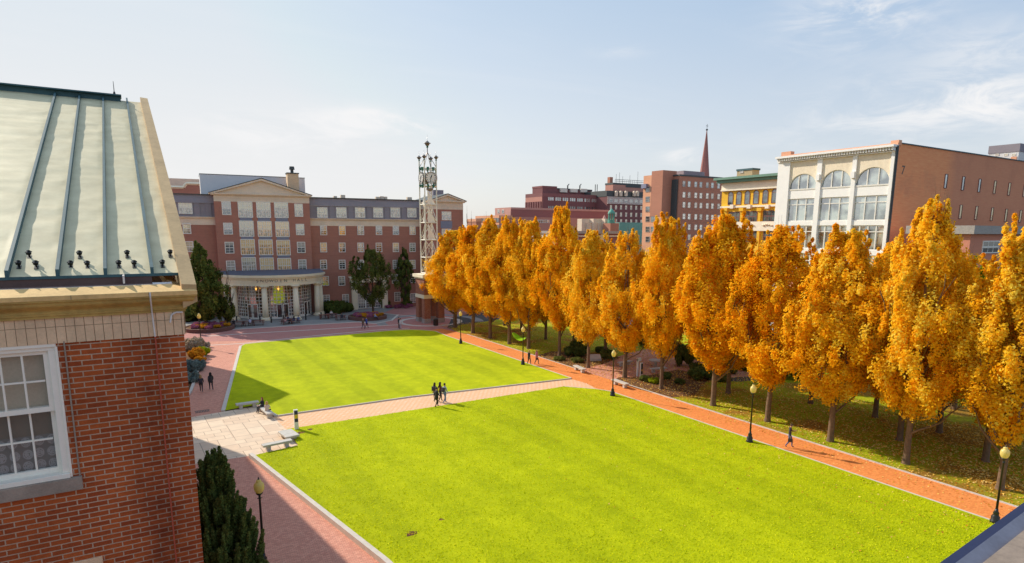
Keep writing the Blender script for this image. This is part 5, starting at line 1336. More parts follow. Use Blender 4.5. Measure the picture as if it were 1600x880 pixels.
# street strip and pale low wall/fence behind the trees
rng = np.random.default_rng(11)
def leaf_mesh(name, pts, normals, size, tone, m, aspect=1.5, sizevar=.35):
    """one quad (kinked) per leaf; pts (n,3)"""
    n = len(pts); nr = normals/np.maximum(1e-6, np.linalg.norm(normals, axis=1, keepdims=True))
    r = rng.normal(size=(n, 3)); u = np.cross(nr, r); u /= np.maximum(1e-6, np.linalg.norm(u, axis=1, keepdims=True)); w = np.cross(nr, u)
    s = (size*(1+sizevar*rng.uniform(-1, 1, n)))[:, None]
    a = pts-u*s*aspect*.5; b = pts+w*s*.5; c = pts+u*s*aspect*.5; d = pts-w*s*.5
    v = np.stack([a, b, c, d], 1).reshape(-1, 3).astype(np.float32)
    me = bpy.data.meshes.new(name); me.vertices.add(4*n); me.vertices.foreach_set('co', v.ravel())
    me.loops.add(4*n); me.loops.foreach_set('vertex_index', np.arange(4*n, dtype=np.int32))
    me.polygons.add(n); me.polygons.foreach_set('loop_start', np.arange(0, 4*n, 4, dtype=np.int32)); 
    me.update(calc_edges=True)
    at = me.attributes.new('tone', 'FLOAT', 'FACE'); at.data.foreach_set('value', np.clip(tone, 0, 1).astype(np.float32))
    me.materials.append(m); me.validate(); return me
def clump_leaves(cs, rs, per, vstretch=1.5, spread=.55):
    """cs (k,3) centres, rs (k,) radii"""
    k = len(cs); idx = np.repeat(np.arange(k), per); n = len(idx)
    g = rng.normal(size=(n, 3)); g /= np.linalg.norm(g, axis=1, keepdims=True); rad = rng.uniform(0, 1, n)**spread
    o = g*rad[:, None]*rs[idx][:, None]; o[:, 2] *= vstretch
    return cs[idx]+o, g, idx
def tube_tree(mb, base, tip, r0, r1, seg=5, wob=.05, n=8):
    base = Vector(base); tip = Vector(tip); prev = base; pr = r0
    for i in range(1, seg+1):
        t = i/seg; p = base.lerp(tip, t)+Vector((random.uniform(-wob, wob), random.uniform(-wob, wob), 0))*(1 if i < seg else .3)
        r = r0+(r1-r0)*t; mb.cyl(prev, p, pr, r, n, False); prev = p; pr = r
    return tip
def golden_tree(seed, H=16.3, Rr=2.75, zb=3.4, nclump=230, per=110, leaf=.15, spiky=1.0, bare=.0, trunk_r=.19, m='leaf_gold', bark='bark', peak=.30, name='tree', limbs=9):
    global rng
    random.seed(seed); rng = np.random.default_rng(seed)
    root = thing(name, None, None)
    def prof(t, a):
        base_ = (np.clip(t/peak*.92+.08, 0, 1)**.75)*np.where(t < peak, 1, 1)*np.where(t > peak, (1-(np.clip((t-peak)/(1-peak), 0, 1))**1.55*.90), 1)
        return Rr*base_*(1+.20*np.sin(3*a+seed+t*3)+.17*np.sin(5*a+seed*2+t*11)+.18*np.sin(t*17+a*2+seed))
    # upswept leaders give the crown its lobes
    nl = limbs*3
    cs = []; rs = []
    t = rng.beta(1.15, 1.25, nclump); a = rng.uniform(0, 2*PI, nclump); q = rng.uniform(.30, 1, nclump)**.45
    r = prof(t, a)*q*.90
    cs = np.stack([r*np.cos(a), r*np.sin(a), zb+t*(H-zb)*.96], 1)
    rs = rng.uniform(.20, .50, nclump)*np.where(t > .8, .62, 1.0)*min(1.25, Rr/2.7)
    # spires
    ns = int(26*spiky)
    for i in range(ns):
        aa = rng.uniform(0, 2*PI); tt = rng.uniform(.35, .90); rr = prof(np.array(tt), aa)*rng.uniform(.45, 1.0); zz0 = zb+tt*(H-zb)
        for j in range(5):
            cs = np.vstack([cs, [rr*math.cos(aa)*(1-.03*j)+rng.normal(0, .10), rr*math.sin(aa)*(1-.03*j)+rng.normal(0, .10), zz0+j*.34+rng.normal(0, .1)]]); rs = np.append(rs, (.25-.035*j)*rng.uniform(.6, 1.15)*min(1.2, Rr/2.7))
    pts, g, idx = clump_leaves(cs, rs, per, 1.95, .6)
    # cut-outs so that light passes
    keep = rng.uniform(size=len(pts)) > bare*np.clip((pts[:, 2]-H*.72)/(H*.28), 0, 1)
    pts, g, idx = pts[keep], g[keep], idx[keep]
    out = np.stack([pts[:, 0], pts[:, 1], np.zeros(len(pts))], 1); out /= np.maximum(.3, np.linalg.norm(out, axis=1, keepdims=True))
    nrm = g*.8+out*.6+np.array([0, 0, .45])+rng.normal(size=g.shape)*.5
    ct = rng.normal(.52, .13, len(cs)); tone = ct[idx]+rng.normal(0, .16, len(pts))
    me = leaf_mesh('crown', pts, nrm, leaf, tone, M[m])
    link('crown', me, root)
    mb = MB(); hb_ = zb+1.0
    mb.cyl((0, 0, -.1), (0, 0, .35), trunk_r*1.5, trunk_r*1.1, 12, False)
    tube_tree(mb, (0, 0, .35), (random.uniform(-.08, .08), random.uniform(-.08, .08), hb_), trunk_r*1.1, trunk_r*.85, 4, .02, 12)
    tube_tree(mb, (0, 0, hb_), (0, 0, H*.93), trunk_r*.8, .02, 8, .08, 8)
    mb.build('trunk', M[bark], root, smooth=True)
    for i in range(limbs):
        m2 = MB(); aa = i*2*PI/limbs+random.uniform(-.3, .3); z0 = random.uniform(zb*.55, zb+2.4); rr = Rr*random.uniform(.45, .8); zt_ = z0+random.uniform(3.0, 6.5)
        p1 = Vector((rr*.55*math.cos(aa), rr*.55*math.sin(aa), z0+(zt_-z0)*.38)); p2 = Vector((rr*math.cos(aa), rr*math.sin(aa), zt_))
        tube_tree(m2, (0, 0, z0), p1, trunk_r*.45, trunk_r*.3, 3, .05, 7); tube_tree(m2, p1, p2, trunk_r*.3, .02, 5, .10, 6)
        for k in range(3):
            s0 = p1.lerp(p2, random.uniform(.1, .8)); s1 = s0+Vector((random.uniform(-.7, .7), random.uniform(-.7, .7), random.uniform(.8, 1.8))); tube_tree(m2, s0, s1, trunk_r*.12, .012, 3, .06, 5)
        m2.build('limb', M[bark], root, smooth=True)
    if bare:
        m3 = MB()
        for i in range(int(70*bare)):
            aa = random.uniform(0, 2*PI); rr = random.uniform(.1, .9); z0 = H*random.uniform(.70, .90); m3.cyl((rr*.5*math.cos(aa), rr*.5*math.sin(aa), z0), (rr*math.cos(aa)*.9, rr*math.sin(aa)*.9, z0+random.uniform(.9, H*1.04-z0 if H*1.04-z0 > 1 else 1.1)), .016, .004, 4, False)
        m3.build('bare_twigs', M['bark'], root)
    return root
KW = dict(zb=3.5, nclump=400, per=145, leaf=.118)
protos = [golden_tree(1, H=16.5, Rr=3.75, **KW), golden_tree(2, H=16.2, Rr=3.9, peak=.30, spiky=1.4, bare=.25, **KW), golden_tree(3, H=16.8, Rr=3.6, peak=.36, bare=.35, spiky=1.6, **KW), golden_tree(4, H=16.4, Rr=4.0, peak=.28, bare=.5, **KW)]
used = [False]*4
def place_tree(pi, px, py, H, w=1.0, label='', group='golden trees lining the brick path', rz=None, loc=None, Href=16.5):
    x, y = loc if loc else G(px, py)
    o = protos[pi] if not used[pi] else copy_tree(protos[pi])
    used[pi] = True
    s_ = H/Href; o.location = (x, y, .03); o.scale = (w, w, s_); o.rotation_euler = (0, 0, random.uniform(0, 6.28) if rz is None else rz)
    o.name = 'golden_tree'; tag(o, label, 'tree', group); return o
random.seed(5)
row1 = [  # px, py of the base, px/py of the tip, width, proto
 (711, 512, 688, 356, 1.45, 0, 'golden tree at the far end of the row, beside the clock tower'),
 (739, 521, 727, 347, 1.25, 1, 'second golden tree from the clock tower in the row along the path'),
 (766, 529, 767, 341, 1.2, 2, 'golden tree just right of the farthest lamp post in the row'),
 (796, 538, 801, 337, 1.1, 3, 'golden tree whose trunk holds the left end of the green hammock'),
 (826, 545, 828, 340, 1.05, 0, 'dark trunked golden tree directly behind the second lamp post'),
 (874, 558, 879, 322, .9, 2, 'tall slim golden tree whose spire reaches above the maroon office block'),
 (919, 575, 927, 353, .85, 1, 'slim golden tree beside the short stone bench and mulch bed'),
 (976, 590, 975, 358, 1.02, 3, 'golden tree left of the white sign posts, in front of the copper roofs'),
 (1033, 608, 1044, 333, .88, 0, 'golden tree just right of the sign posts, reaching up to the office block'),
 (1114, 634, 1108, 335, 1.08, 2, 'golden tree at the right end of the mulch bed, in front of the mustard building'),
 (1199, 659, 1211, 343, 1.0, 1, 'golden tree just right of the lamp post nearest the walking man'),
 (1297, 690, 1318, 352, 1.02, 0, 'golden tree right of the walking man, before the white arched building'),
 (1415, 725, 1467, 306, 1.02, 3, 'large golden tree with bare topmost twigs in front of the brick side wall'),
 (1562, 765, 1612, 340, 1.0, 2, 'nearest golden tree, cut by the right edge behind the nearest path lamp')]
def tip_h(px, py, tx_, ty_):
    x, y = G(px, py); r = ray(tx_, ty_); return CH+r.z*(math.hypot(x, y)/math.hypot(r.x, r.y))
for (a, b, c_, d__, w, k, lab) in row1:
    place_tree(k, a, b, tip_h(a, b, c_, d__), w*(1.06 if a < 1400 else .98), lab, rz=None)
row2 = [((52.5, 51.5), 'second row golden tree behind the brick seating court'), ((54.5, 44.5), 'second row golden tree at the far right corner of the seating court'), ((49.6, 78.2), 'second row golden tree with slim trunk beyond the hammock'), ((48.8, 70.5), 'second row golden tree behind the gap right of the hammock'), ((48.4, 63.4), 'second row golden tree behind the mulch bed shrubs'),
 ((48.2, 56.8), 'second row golden tree left of the brick seating court'), ((47.2, 37.6), 'second row golden tree right of the seating court'), ((50.8, 31.5), 'second row golden tree behind the fourth lamp post'),
 ((51.5, 26.2), 'second row golden tree above the brown leaf covered ground'), ((47.2, 22.1), 'second row golden tree with dark trunk left of the large front tree'), ((51.8, 21.5), 'second row golden tree right of the large front tree'),
 ((47.8, 16.9), 'second row golden tree with leaning pale trunk near the right edge'), ((50.3, 84.5), 'second row golden tree nearest the clock tower'), ((52.5, 14.5), 'second row golden tree at the far right edge')]
for i, (lc, lab) in enumerate(row2):
    place_tree((i*3+1) % 4, 0, 0, random.uniform(13.0, 14.8), 1.02, lab, 'golden trees of the second row', loc=lc)
# yellow green street trees behind
lime = golden_tree(9, H=10.5, Rr=3.0, zb=2.6, nclump=150, per=90, leaf=.17, m='leaf_lime', peak=.4, spiky=.4, limbs=6)
for i, (lc, lab, h) in enumerate([((59, 33), 'yellow green tree behind the white arched building base', 12.6), ((60, 24), 'yellow green tree left of the low annex', 12.8), ((61, 15.5), 'yellow green tree in front of the low annex', 12.8), ((62, 48), 'yellow green tree behind the golden trees, below the mustard building', 12)]):
    o = lime if i == 0 else copy_tree(lime); o.name = 'street_tree'; o.location = (*lc, 0); o.scale = (1, 1, h/10.5); o.rotation_euler = (0, 0, i*1.7); tag(o, lab, 'tree', 'yellow green street trees')
# dark trees in front of the hall
def dark_tree(seed, H, Rr, zb, m, name, label, loc, **kw):
    o = golden_tree(seed, H=H, Rr=Rr, zb=zb, m=m, bark='bark_dark', name=name, **kw); o.location = (*loc, 0); tag(o, label, 'tree'); return o
dark_tree(21, 12.0, 4.5, 2.4, 'leaf_olive', 'leafy_tree', 'broad dark green tree on two trunks by the flower planter', (36.2, 107.2), nclump=190, per=75, leaf=.18, peak=.38, spiky=.5)
l_ = G(322, 505); dark_tree(22, 13.2, 3.5, 1.6, 'leaf_green', 'leafy_tree', 'dark tree behind the near hall cornice at the left flower planter', (8.7, 105.5), nclump=230, per=90, leaf=.21, peak=.25, spiky=.4)
dark_tree(23, 12.2, 1.9, 1.2, 'leaf_green', 'columnar_tree', 'narrow columnar dark tree against the hall between the windows', (44.8, 113.2), nclump=150, per=100, leaf=.19, peak=.4, spiky=.3)
dark_tree(24, 4.6, 1.9, .8, 'leaf_olive', 'leafy_tree', 'low spreading tree reaching over the portico column at left', (11.9, 106.2), nclump=90, per=70, leaf=.2, peak=.5, spiky=.1)
dark_tree(25, 6.0, 3.2, 1.5, 'leaf_green', 'leafy_tree', 'low dark tree beyond the clock tower piers', (52.5, 100.5), nclump=110, per=70, leaf=.2, peak=.5, spiky=.1)
# bare trees at the right gable
def bare_tree(x, y, H, lab):
    root = thing('bare_tree', lab, 'tree', (x, y, 0), group='bare trees by the hall gable'); mb = MB(); tube_tree(mb, (0, 0, 0), (0, 0, H), .14, .01, 6, .08, 6); mb.build('trunk', M['bark'], root)
    m2 = MB()
    for i in range(60):
        z0 = random.uniform(.35, .92)*H; aa = random.uniform(0, 6.28); l = random.uniform(.6, 2.6)*(1.1-z0/H); m2.cyl((0, 0, z0), (l*.5*math.cos(aa), l*.5*math.sin(aa), min(H*1.03, z0+l*1.6)), .028, .008, 4, False)
    m2.build('twigs', M['bark'], root)
bare_tree(*D(730, 400, 112)[:2], D(730, 322, 112)[2], 'bare slim tree just right of the hall gable'); bare_tree(*D(737, 400, 116)[:2], D(737, 330, 116)[2], 'bare tree left of the orange skyline block')

# ------------------------------------------------------------------ spruce / yew by the near hall
def shoots(seed, nb, Rr, H, per, ln, m, name='needles', zmin=.0, sizes=.045):
    global rng
    rng = np.random.default_rng(seed); P = []; N = []; T = []
    for i in range(nb):
        a = rng.uniform(0, 2*PI); t = rng.uniform(0, 1)**.8; rr = Rr*(1-t**2.2)*rng.uniform(.35, 1.08)**.6+.05; zz = zmin+t*(H-zmin)*.93
        L_ = ln*rng.uniform(.6, 1.3); lean = .30*rng.uniform(.3, 1.2)
        d = np.array([math.cos(a)*lean, math.sin(a)*lean, 1.0]); d /= np.linalg.norm(d)
        base = np.array([rr*math.cos(a), rr*math.sin(a), zz-L_*.3])
        s = rng.uniform(0, 1, per); rad = (.115*(1-s)**.7+.012)*rng.uniform(.3, 1, per)**.5*(L_/ln)
        g = rng.normal(size=(per, 3)); g -= np.outer(g@d, d); g /= np.linalg.norm(g, axis=1, keepdims=True)
        P.append(base+np.outer(s*L_, d)+g*rad[:, None]); N.append(g*1.0+rng.normal(size=(per, 3))*.4); T.append(.25+.5*s+rng.normal(0, .12, per)+.15*(rr/Rr)-.1)
    P = np.vstack(P); N = np.vstack(N); T = np.concatenate(T)
    return leaf_mesh(name, P, N, sizes, T, m, aspect=2.6)
sp = thing('conifer', 'dense dark green conifer with upright shoots beside the near brick hall', 'conifer', (1.95, 25.2, 0))
link('foliage', shoots(31, 470, 1.45, 6.5, 420, 1.05, M['needle'], sizes=.055), sp)
mb = MB(); mb.cyl((0, 0, 0), (0, 0, 4.0), .14, .04, 8); mb.build('trunk', M['bark_dark'], sp)
hd = thing('shrub', 'low dark hedge shrub at the foot of the nearest lamp post', 'shrub', (3.35, 25.6, 0)); link('foliage', shoots(32, 150, .8, 1.5, 220, .4, M['needle'], sizes=.05), hd)

# ------------------------------------------------------------------ shrubs, flowers
def bush_mesh(seed, m, Rr=1.0, H=1.0, n=5200, leaf=.09, nm='foliage'):
    global rng
    rng = np.random.default_rng(seed); k = 26
    a = rng.uniform(0, 2*PI, k); q = rng.uniform(.2, 1, k)**.5*Rr*.72; cs = np.stack([q*np.cos(a), q*np.sin(a), H*rng.uniform(.25, .72, k)*(1.1-.35*q/Rr)], 1)
    pts, g, idx = clump_leaves(cs, np.full(k, .34*Rr), n//k, H/Rr*.9, .4); pts[:, 2] = np.maximum(.02, pts[:, 2])
    return leaf_mesh(nm, pts, g+np.array([0, 0, .5]), leaf, rng.normal(.5, .1, k)[idx]+rng.normal(0, .15, len(pts))+.15*(pts[:, 2]/H-.5), M[m])
BM = {}
def bush(x, y, r, h, m, name, label, cat='shrub', group=None, z=.04, leaf=.09):
    k = (m, leaf)
    if k not in BM: BM[k] = bush_mesh(len(BM)+50, m, leaf=leaf)
    o = link(name, BM[k]); o.location = (x, y, z); o.scale = (r, r, h); o.rotation_euler = (0, 0, random.uniform(0, 6)); tag(o, label, cat, group); return o
random.seed(3)
# left bed
lb = [((318, 556), .9, 1.2, 'leaf_lime', 'grassy yellow green clump just below the left lamp post'), ((308, 560), 1.0, 1.3, 'flower_orange', 'yellow flowering clump next to the brick wall edge in the left bed'),
      ((303, 580), 1.1, 1.4, 'leaf_blue', 'blue grey shrub in the middle of the left bed'), ((312, 575), .8, 1.0, 'leaf_blue', 'small blue grey shrub beside the bed kerb'), ((298, 598), 1.0, 1.3, 'leaf_blue', 'blue grey shrub at the near end of the left bed'),
      ((313, 566), .7, .7, 'flower_orange', 'low yellow flowering plant by the kerb of the left bed'), ((300, 548), 1.4, 1.8, 'leaf_straw', 'straw coloured ornamental grass behind the left lamp'), ((309, 545), 1.0, 1.6, 'leaf_straw', 'pale plumed ornamental grass beside the left lamp'),
      ((322, 543), .55, .8, 'leaf_straw', 'small pale grass tuft at the corner of the left bed')]
for (px, py), r, h, m, lab in lb: x, y = G(px, py); bush(x, y, r, h, m, 'shrub' if m == 'leaf_blue' else 'garden_plant', lab, 'plant' if m != 'leaf_blue' else 'shrub', 'plants in the left flower bed', leaf=.11)
# hedges against the hall
hg = [((524, 489), 2.3, 2.5, 'dark clipped shrub right of the portico'), ((541, 487), 1.7, 1.8, 'dark shrub between the portico and the two trunk tree'), ((601, 480), 1.5, 1.9, 'dark round shrub below the columnar tree'), ((634, 478), 1.9, 2.0, 'dark round shrub beside the white side window'), ((303, 500), 3.2, 2.6, 'dark hedge mass behind the left planter'), ((622, 478), .8, 2.4, 'small bright green standard shrub by the side entrance')]
for i, ((px, py), r, h, lab) in enumerate(hg):
    x, y = G(px, py); bush(x, y, r, h, 'leaf_green' if i < 5 else 'leaf_olive', 'shrub', lab, 'shrub', 'dark shrubs against the hall', leaf=.13)
# shrubs in the beds by the path
sb = [((898, 556), 1.7, 1.6, 'leaf_green', 'rounded dark shrub left of the slim golden tree'), ((902, 566), 1.0, .7, 'leaf_olive', 'low olive shrub near the short stone bench'), ((940, 551), 1.1, 1.0, 'leaf_olive', 'olive shrub behind the slanted pale stone'), ((874, 563), .9, .6, 'leaf_olive', 'low olive shrub at the far end of the mulch bed'),
      ((1008, 596), .8, .8, 'leaf_olive', 'low green shrub right of the white sign posts'), ((1022, 599), .8, .7, 'leaf_lime', 'bright low shrub beside the sign posts'), ((1040, 592), .8, .9, 'leaf_olive', 'round olive shrub behind the golden tree trunk'), ((1062, 600), .7, .7, 'leaf_olive', 'small round shrub in the middle of the mulch bed'),
      ((1094, 592), 1.7, 1.5, 'leaf_green', 'large clipped dark shrub in the mulch bed'), ((1090, 580), 1.2, 1.2, 'leaf_olive', 'olive shrub behind the large clipped one'), ((1138, 583), 1.3, 1.4, 'leaf_green', 'dark shrub at the far right of the mulch bed')]
for (px, py), r, h, m, lab in sb: x, y = G(px, py); bush(x, y, r*.85, h*.85, m, 'shrub', lab, 'shrub', 'shrubs in the mulch beds by the path', leaf=.11)
for i in range(9):
    bush(57.5+random.uniform(-.5, .5), 38.5+i*2.6, 1.5, 1.7, 'leaf_green', 'shrub', 'dark hedge shrub closing the back of the brick seating court', 'shrub', 'dark hedge behind the seating court', leaf=.11)
for i, (px, py, r, h, m, lab) in enumerate([(1068, 572, 1.2, 2.6, 'leaf_green', 'tall dark multi stemmed shrub right of the seating court'), (905, 548, 1.3, 1.5, 'leaf_green', 'dark shrub in the shade behind the mulch bed'), (950, 560, 1.1, 1.2, 'leaf_olive', 'olive shrub just behind the slanted pale stone'), (1130, 596, .9, .8, 'leaf_olive', 'low olive shrub in front of the dark one at the bed end')]):
    x, y = G(px, py); bush(x, y, r, h, m, 'shrub', lab, 'shrub', 'shrubs in the mulch beds by the path', leaf=.11)
# round brick planters with mums
def planter(cx_, cy_, r, lab, h=.55):
    pl_ = thing('flower_planter', lab, 'planter', (cx_, cy_, 0)); mb = MB()
    n = 28
    for i in range(n):
        a, b = 2*PI*i/n, 2*PI*(i+1)/n; c0, s0, c1, s1 = math.cos(a), math.sin(a), math.cos(b), math.sin(b)
        vs = [(r*c0, r*s0, 0), (r*c1, r*s1, 0), (r*c1, r*s1, h), (r*c0, r*s0, h), ((r-.35)*c0, (r-.35)*s0, h), ((r-.35)*c1, (r-.35)*s1, h), ((r-.35)*c0, (r-.35)*s0, .2), ((r-.35)*c1, (r-.35)*s1, .2)]
        mb.add(vs, [(0, 1, 2, 3), (3, 2, 5, 4), (4, 5, 7, 6)])
    mb.build('planter_wall', plain('planter_brick_'+str(int(cx_)), (.17, .085, .07), .9, .3, 5), pl_)
    mb = MB(); mb.lathe([(r-.34, .1), (r-.36, h-.08), (.01, h)], (0, 0, 0), 20); mb.build('planter_soil', M['mulch'], pl_); return pl_
def mums(cx_, cy_, r, n, where, z=.5):
    for i in range(n):
        a = 2.4*i; q = r*math.sqrt((i+.5)/n)*.9; m = ('flower_pink', 'flower_orange', 'flower_pink')[i % 3]
        side = ('near', 'right', 'far', 'left')[int(((a % 6.283)+PI/4+PI/2) // (PI/2)) % 4]
        bush(cx_+q*math.cos(a), cy_+q*math.sin(a), .62, .55, m, 'chrysanthemum', ('pink' if m == 'flower_pink' else 'orange')+' chrysanthemum mound in '+where, 'flowers', 'chrysanthemums in '+where, z=z, leaf=.10)
p1 = (33.8, 103.2); planter(*p1, 3.3, 'round brick planter of pink and orange mums below the two trunk tree'); mums(*p1, 2.8, 17, 'the planter below the two trunk tree')
p2 = (9.0, 103.4); planter(*p2, 3.6, 'round brick planter of mums left of the portico'); mums(*p2, 3.1, 17, 'the planter left of the portico')
for i in range(9):
    x, y = G(607+i*4.6, 481.5-(i % 3)*2.2); bush(x, y, .85, .7, 'flower_pink', 'chrysanthemum', 'pink chrysanthemum mound in the bed below the hall windows', 'flowers', 'pink mums in the bed below the hall windows', leaf=.10)
# fallen leaves as loose litter
def litter(name, n, region, z, lab, size=.10):
    global rng
    rng = np.random.default_rng(77); xs = region(n); n = len(xs); P = np.column_stack([xs, np.full(n, z)+rng.uniform(0, .02, n)])
    N = rng.normal(size=(n, 3))*.35+np.array([0, 0, 1]); me = leaf_mesh(name, P, N, size, rng.uniform(0, 1, n), M['leaf_fall'], aspect=1.2)
    o = link(name, me); tag(o, lab, 'fallen leaves', kind='stuff')
litter('fallen_leaves', 30000, lambda n: np.column_stack([rng.uniform(41.2, 56, n), rng.uniform(5, 90, n)]), .05, 'scattered yellow fallen leaves under the row of golden trees')
litter('fallen_leaves', 26000, lambda n: np.column_stack([rng.uniform(43.5, 56, n), 6+rng.exponential(11, n).clip(0, 60)]), .052, 'dense carpet of yellow and orange fallen leaves under the nearest golden trees', .11)
litter('fallen_leaves', 1500, lambda n: np.column_stack([41.1-rng.exponential(1.6, n).clip(0, 3.2), rng.uniform(8, 60, n)]), .02, 'yellow fallen leaves scattered on the orange brick path', .085)
litter('fallen_leaves', 900, lambda n: np.column_stack([37.6-rng.exponential(3.4, n).clip(0, 16), rng.uniform(8, 45, n)]), KH+.015, 'few yellow fallen leaves scattered on the near lawn', .085)

def grass_blades(n):
    global rng
    rng = np.random.default_rng(5)
    out = []
    poly = nl
    while len(out) < n:
        q = rng.uniform(0, 1); y = 9+q**1.5*46; x = rng.uniform(5, 37.6)
        ins = False; j = len(poly)-1
        for i in range(len(poly)):
            xi, yi = poly[i]; xj, yj = poly[j]
            if (yi > y) != (yj > y) and x < (xj-xi)*(y-yi)/(yj-yi)+xi: ins = not ins
            j = i
        if ins: out.append((x, y))
    xy = np.array(out); k = rng.normal(size=(60, 2)); P = np.column_stack([xy, KH+rng.uniform(.0, .035, n)])
    N = rng.normal(size=(n, 3)); N[:, 2] = np.abs(N[:, 2])*.6
    return leaf_mesh('grass', P, N, .045, rng.normal(.62, .15, n), M['blade'], aspect=1.8)
M['blade'] = leafmat('grass_blades', [(0, (.22, .28, .004)), (.45, (.48, .55, .006)), (.8, (.82, .83, .012)), (1, (.95, .88, .07))], .4)
tag(link('grass', grass_blades(110000)), 'short mown grass blades on the near lawn', 'grass', kind='stuff')
# ------------------------------------------------------------------ street lamps
def make_lamp(H=4.45):
    root = thing('street_lamp', None, None); k = H/4.45
    mb = MB(); mb.lathe([(.24, 0), (.24, .10), (.20, .14), (.21, .34), (.15, .42), (.13, .52), (.15, .56), (.09, .68), (.075, .80)], (0, 0, 0), 16); mb.build('base', M['black'], root, smooth=True)
    mb = MB(); mb.lathe([(.062, .8), (.048, 3.42), (.065, 3.44), (.065, 3.48), (.05, 3.50), (.05, 3.60), (.13, 3.66), (.15, 3.72)], (0, 0, 0), 14); mb.cyl((-.11, 0, 3.47), (.11, 0, 3.47), .015, .015, 6); mb.build('pole', M['black'], root, smooth=True)
    mb = MB(); mb.lathe([(.12, 3.72), (.17, 3.78), (.215, 3.90), (.225, 4.02), (.20, 4.13), (.145, 4.20), (.10, 4.23), (.105, 4.27), (.10, 4.31), (.04, 4.34)], (0, 0, 0), 20); mb.build('globe', M['globe'], root, smooth=True)
    mb = MB(); mb.lathe([(.035, 4.335), (.045, 4.36), (.02, 4.39), (.028, 4.42), (.004, 4.47)], (0, 0, 0), 10); mb.build('finial', M['black'], root)
    root.scale = (k, k, k); return root
lamps = [((720, 538), (720, 486), 'black lamp post at the far end of the path, first from the clock tower'), ((817, 571), (817, 510), 'black lamp post beside the couple walking on the path'), ((957, 620), (957.3, 546.5), 'black lamp post at the corner where the two paths meet'),
         ((1171, 692.5), (1174, 600), 'black lamp post on the lawn edge just left of the walking man'), ((1554, 819), (1570.5, 697.5), 'nearest black lamp post of the path, in front of the trunk at the right edge'),
         ((315, 543.5), (309, 488.5), 'black lamp post in the left flower bed'), ((413.5, 900), (403.5, 745), 'closest black lamp post, bottom left, beside the dark conifer')]
lp = make_lamp()
for i, (b, t_, lab) in enumerate(lamps):
    o = lp if i == 0 else copy_tree(lp)
    x, y = G(*b)
    if i == 6:
        # foot is below the frame: fix height 4.45 and solve distance from the top
        r = ray(*t_); k = (4.45-CH)/r.z; x, y = r.x*k, r.y*k
    r = ray(*t_); H = CH+r.z*(math.hypot(x, y)/math.hypot(r.x, r.y)); k = H/4.47
    o.location = (x, y, KH if i < 5 else 0); o.scale = (k, k, k); tag(o, lab, 'street lamp', 'black globe lamp posts around the lawns')
    print('lamp', i, round(x, 2), round(y, 2), round(H, 2))

# ------------------------------------------------------------------ benches
def bench(p, q, lab, w=.5, h=.48, slab=.14, m='granite_wall', z=.012, group='granite benches around the lawns'):
    p, q = Vector(p), Vector(q); L_ = (q-p).length; c = (p+q)/2; a = math.atan2(q.y-p.y, q.x-p.x)
    t_ = thing('stone_bench', lab, 'bench', (c.x, c.y, z), a, group)
    mb = MB(); mb.box(-L_/2, L_/2, -w/2, w/2, h-slab, h); mb.build('seat', M[m], t_, bevel=.015)
    for s in (-1, 1):
        mb = MB(); xx = s*(L_/2-.38); mb.box(xx-.14, xx+.14, -w*.36, w*.36, 0, h-slab); mb.build('leg', M[m], t_, bevel=.01)
    return t_
bench(G(369, 640), G(404.5, 635), 'pale granite bench at the upper left edge of the stone plaza')
bench(G(407, 641), G(423, 655), 'granite bench on which the two seated people sit', w=.55)
bench(G(410.5, 706), G(456, 696.5), 'long pale granite bench at the lower edge of the stone plaza')
bench(G(445, 680.5), G(458, 690), 'short broad granite bench at the plaza corner of the near lawn', w=1.0, h=.42)
bench(G(898, 577.5), G(913, 584), 'short stone bench in front of the mulch bed, left of the path junction', z=.05)
bench(G(958.5, 600), G(980, 608), 'stone bench right of the lamp post where the paths meet', z=.05)
bench(G(967, 573), G(986, 570), 'stone bench in the seating court behind the sign posts', z=.03)
bench(G(1016, 583), G(1040, 580.5), 'stone bench at the right side of the brick seating court', z=.03)
sx_, sy_ = G(929, 564); t_ = thing('marker_stone', 'slanted pale stone slab among the shrubs left of the seating court', 'stone', (sx_, sy_, .05), R(-20))
mb = MB(); mb.add([(-.75, -.3, 0), (.75, -.3, 0), (.75, .3, 0), (-.75, .3, 0), (-.75, -.25, .25), (.75, -.25, .25), (.75, .3, .7), (-.75, .3, .7)], [(0, 3, 2, 1), (4, 5, 6, 7), (0, 1, 5, 4), (1, 2, 6, 5), (2, 3, 7, 6), (3, 0, 4, 7)]); mb.build('slab', M['granite'], t_)
tx_, ty_ = G(1024, 573); t_ = thing('stone_table', 'round pale stone table top in the seating court', 'table', (tx_, ty_, .03)); mb = MB(); mb.lathe([(.75, .66), (.75, .76)], (0, 0, 0), 24); mb.build('tabletop', M['granite_wall'], t_); mb = MB(); mb.lathe([(.3, 0), (.18, .15), (.18, .66)], (0, 0, 0), 12); mb.build('pedestal', M['granite_wall'], t_)
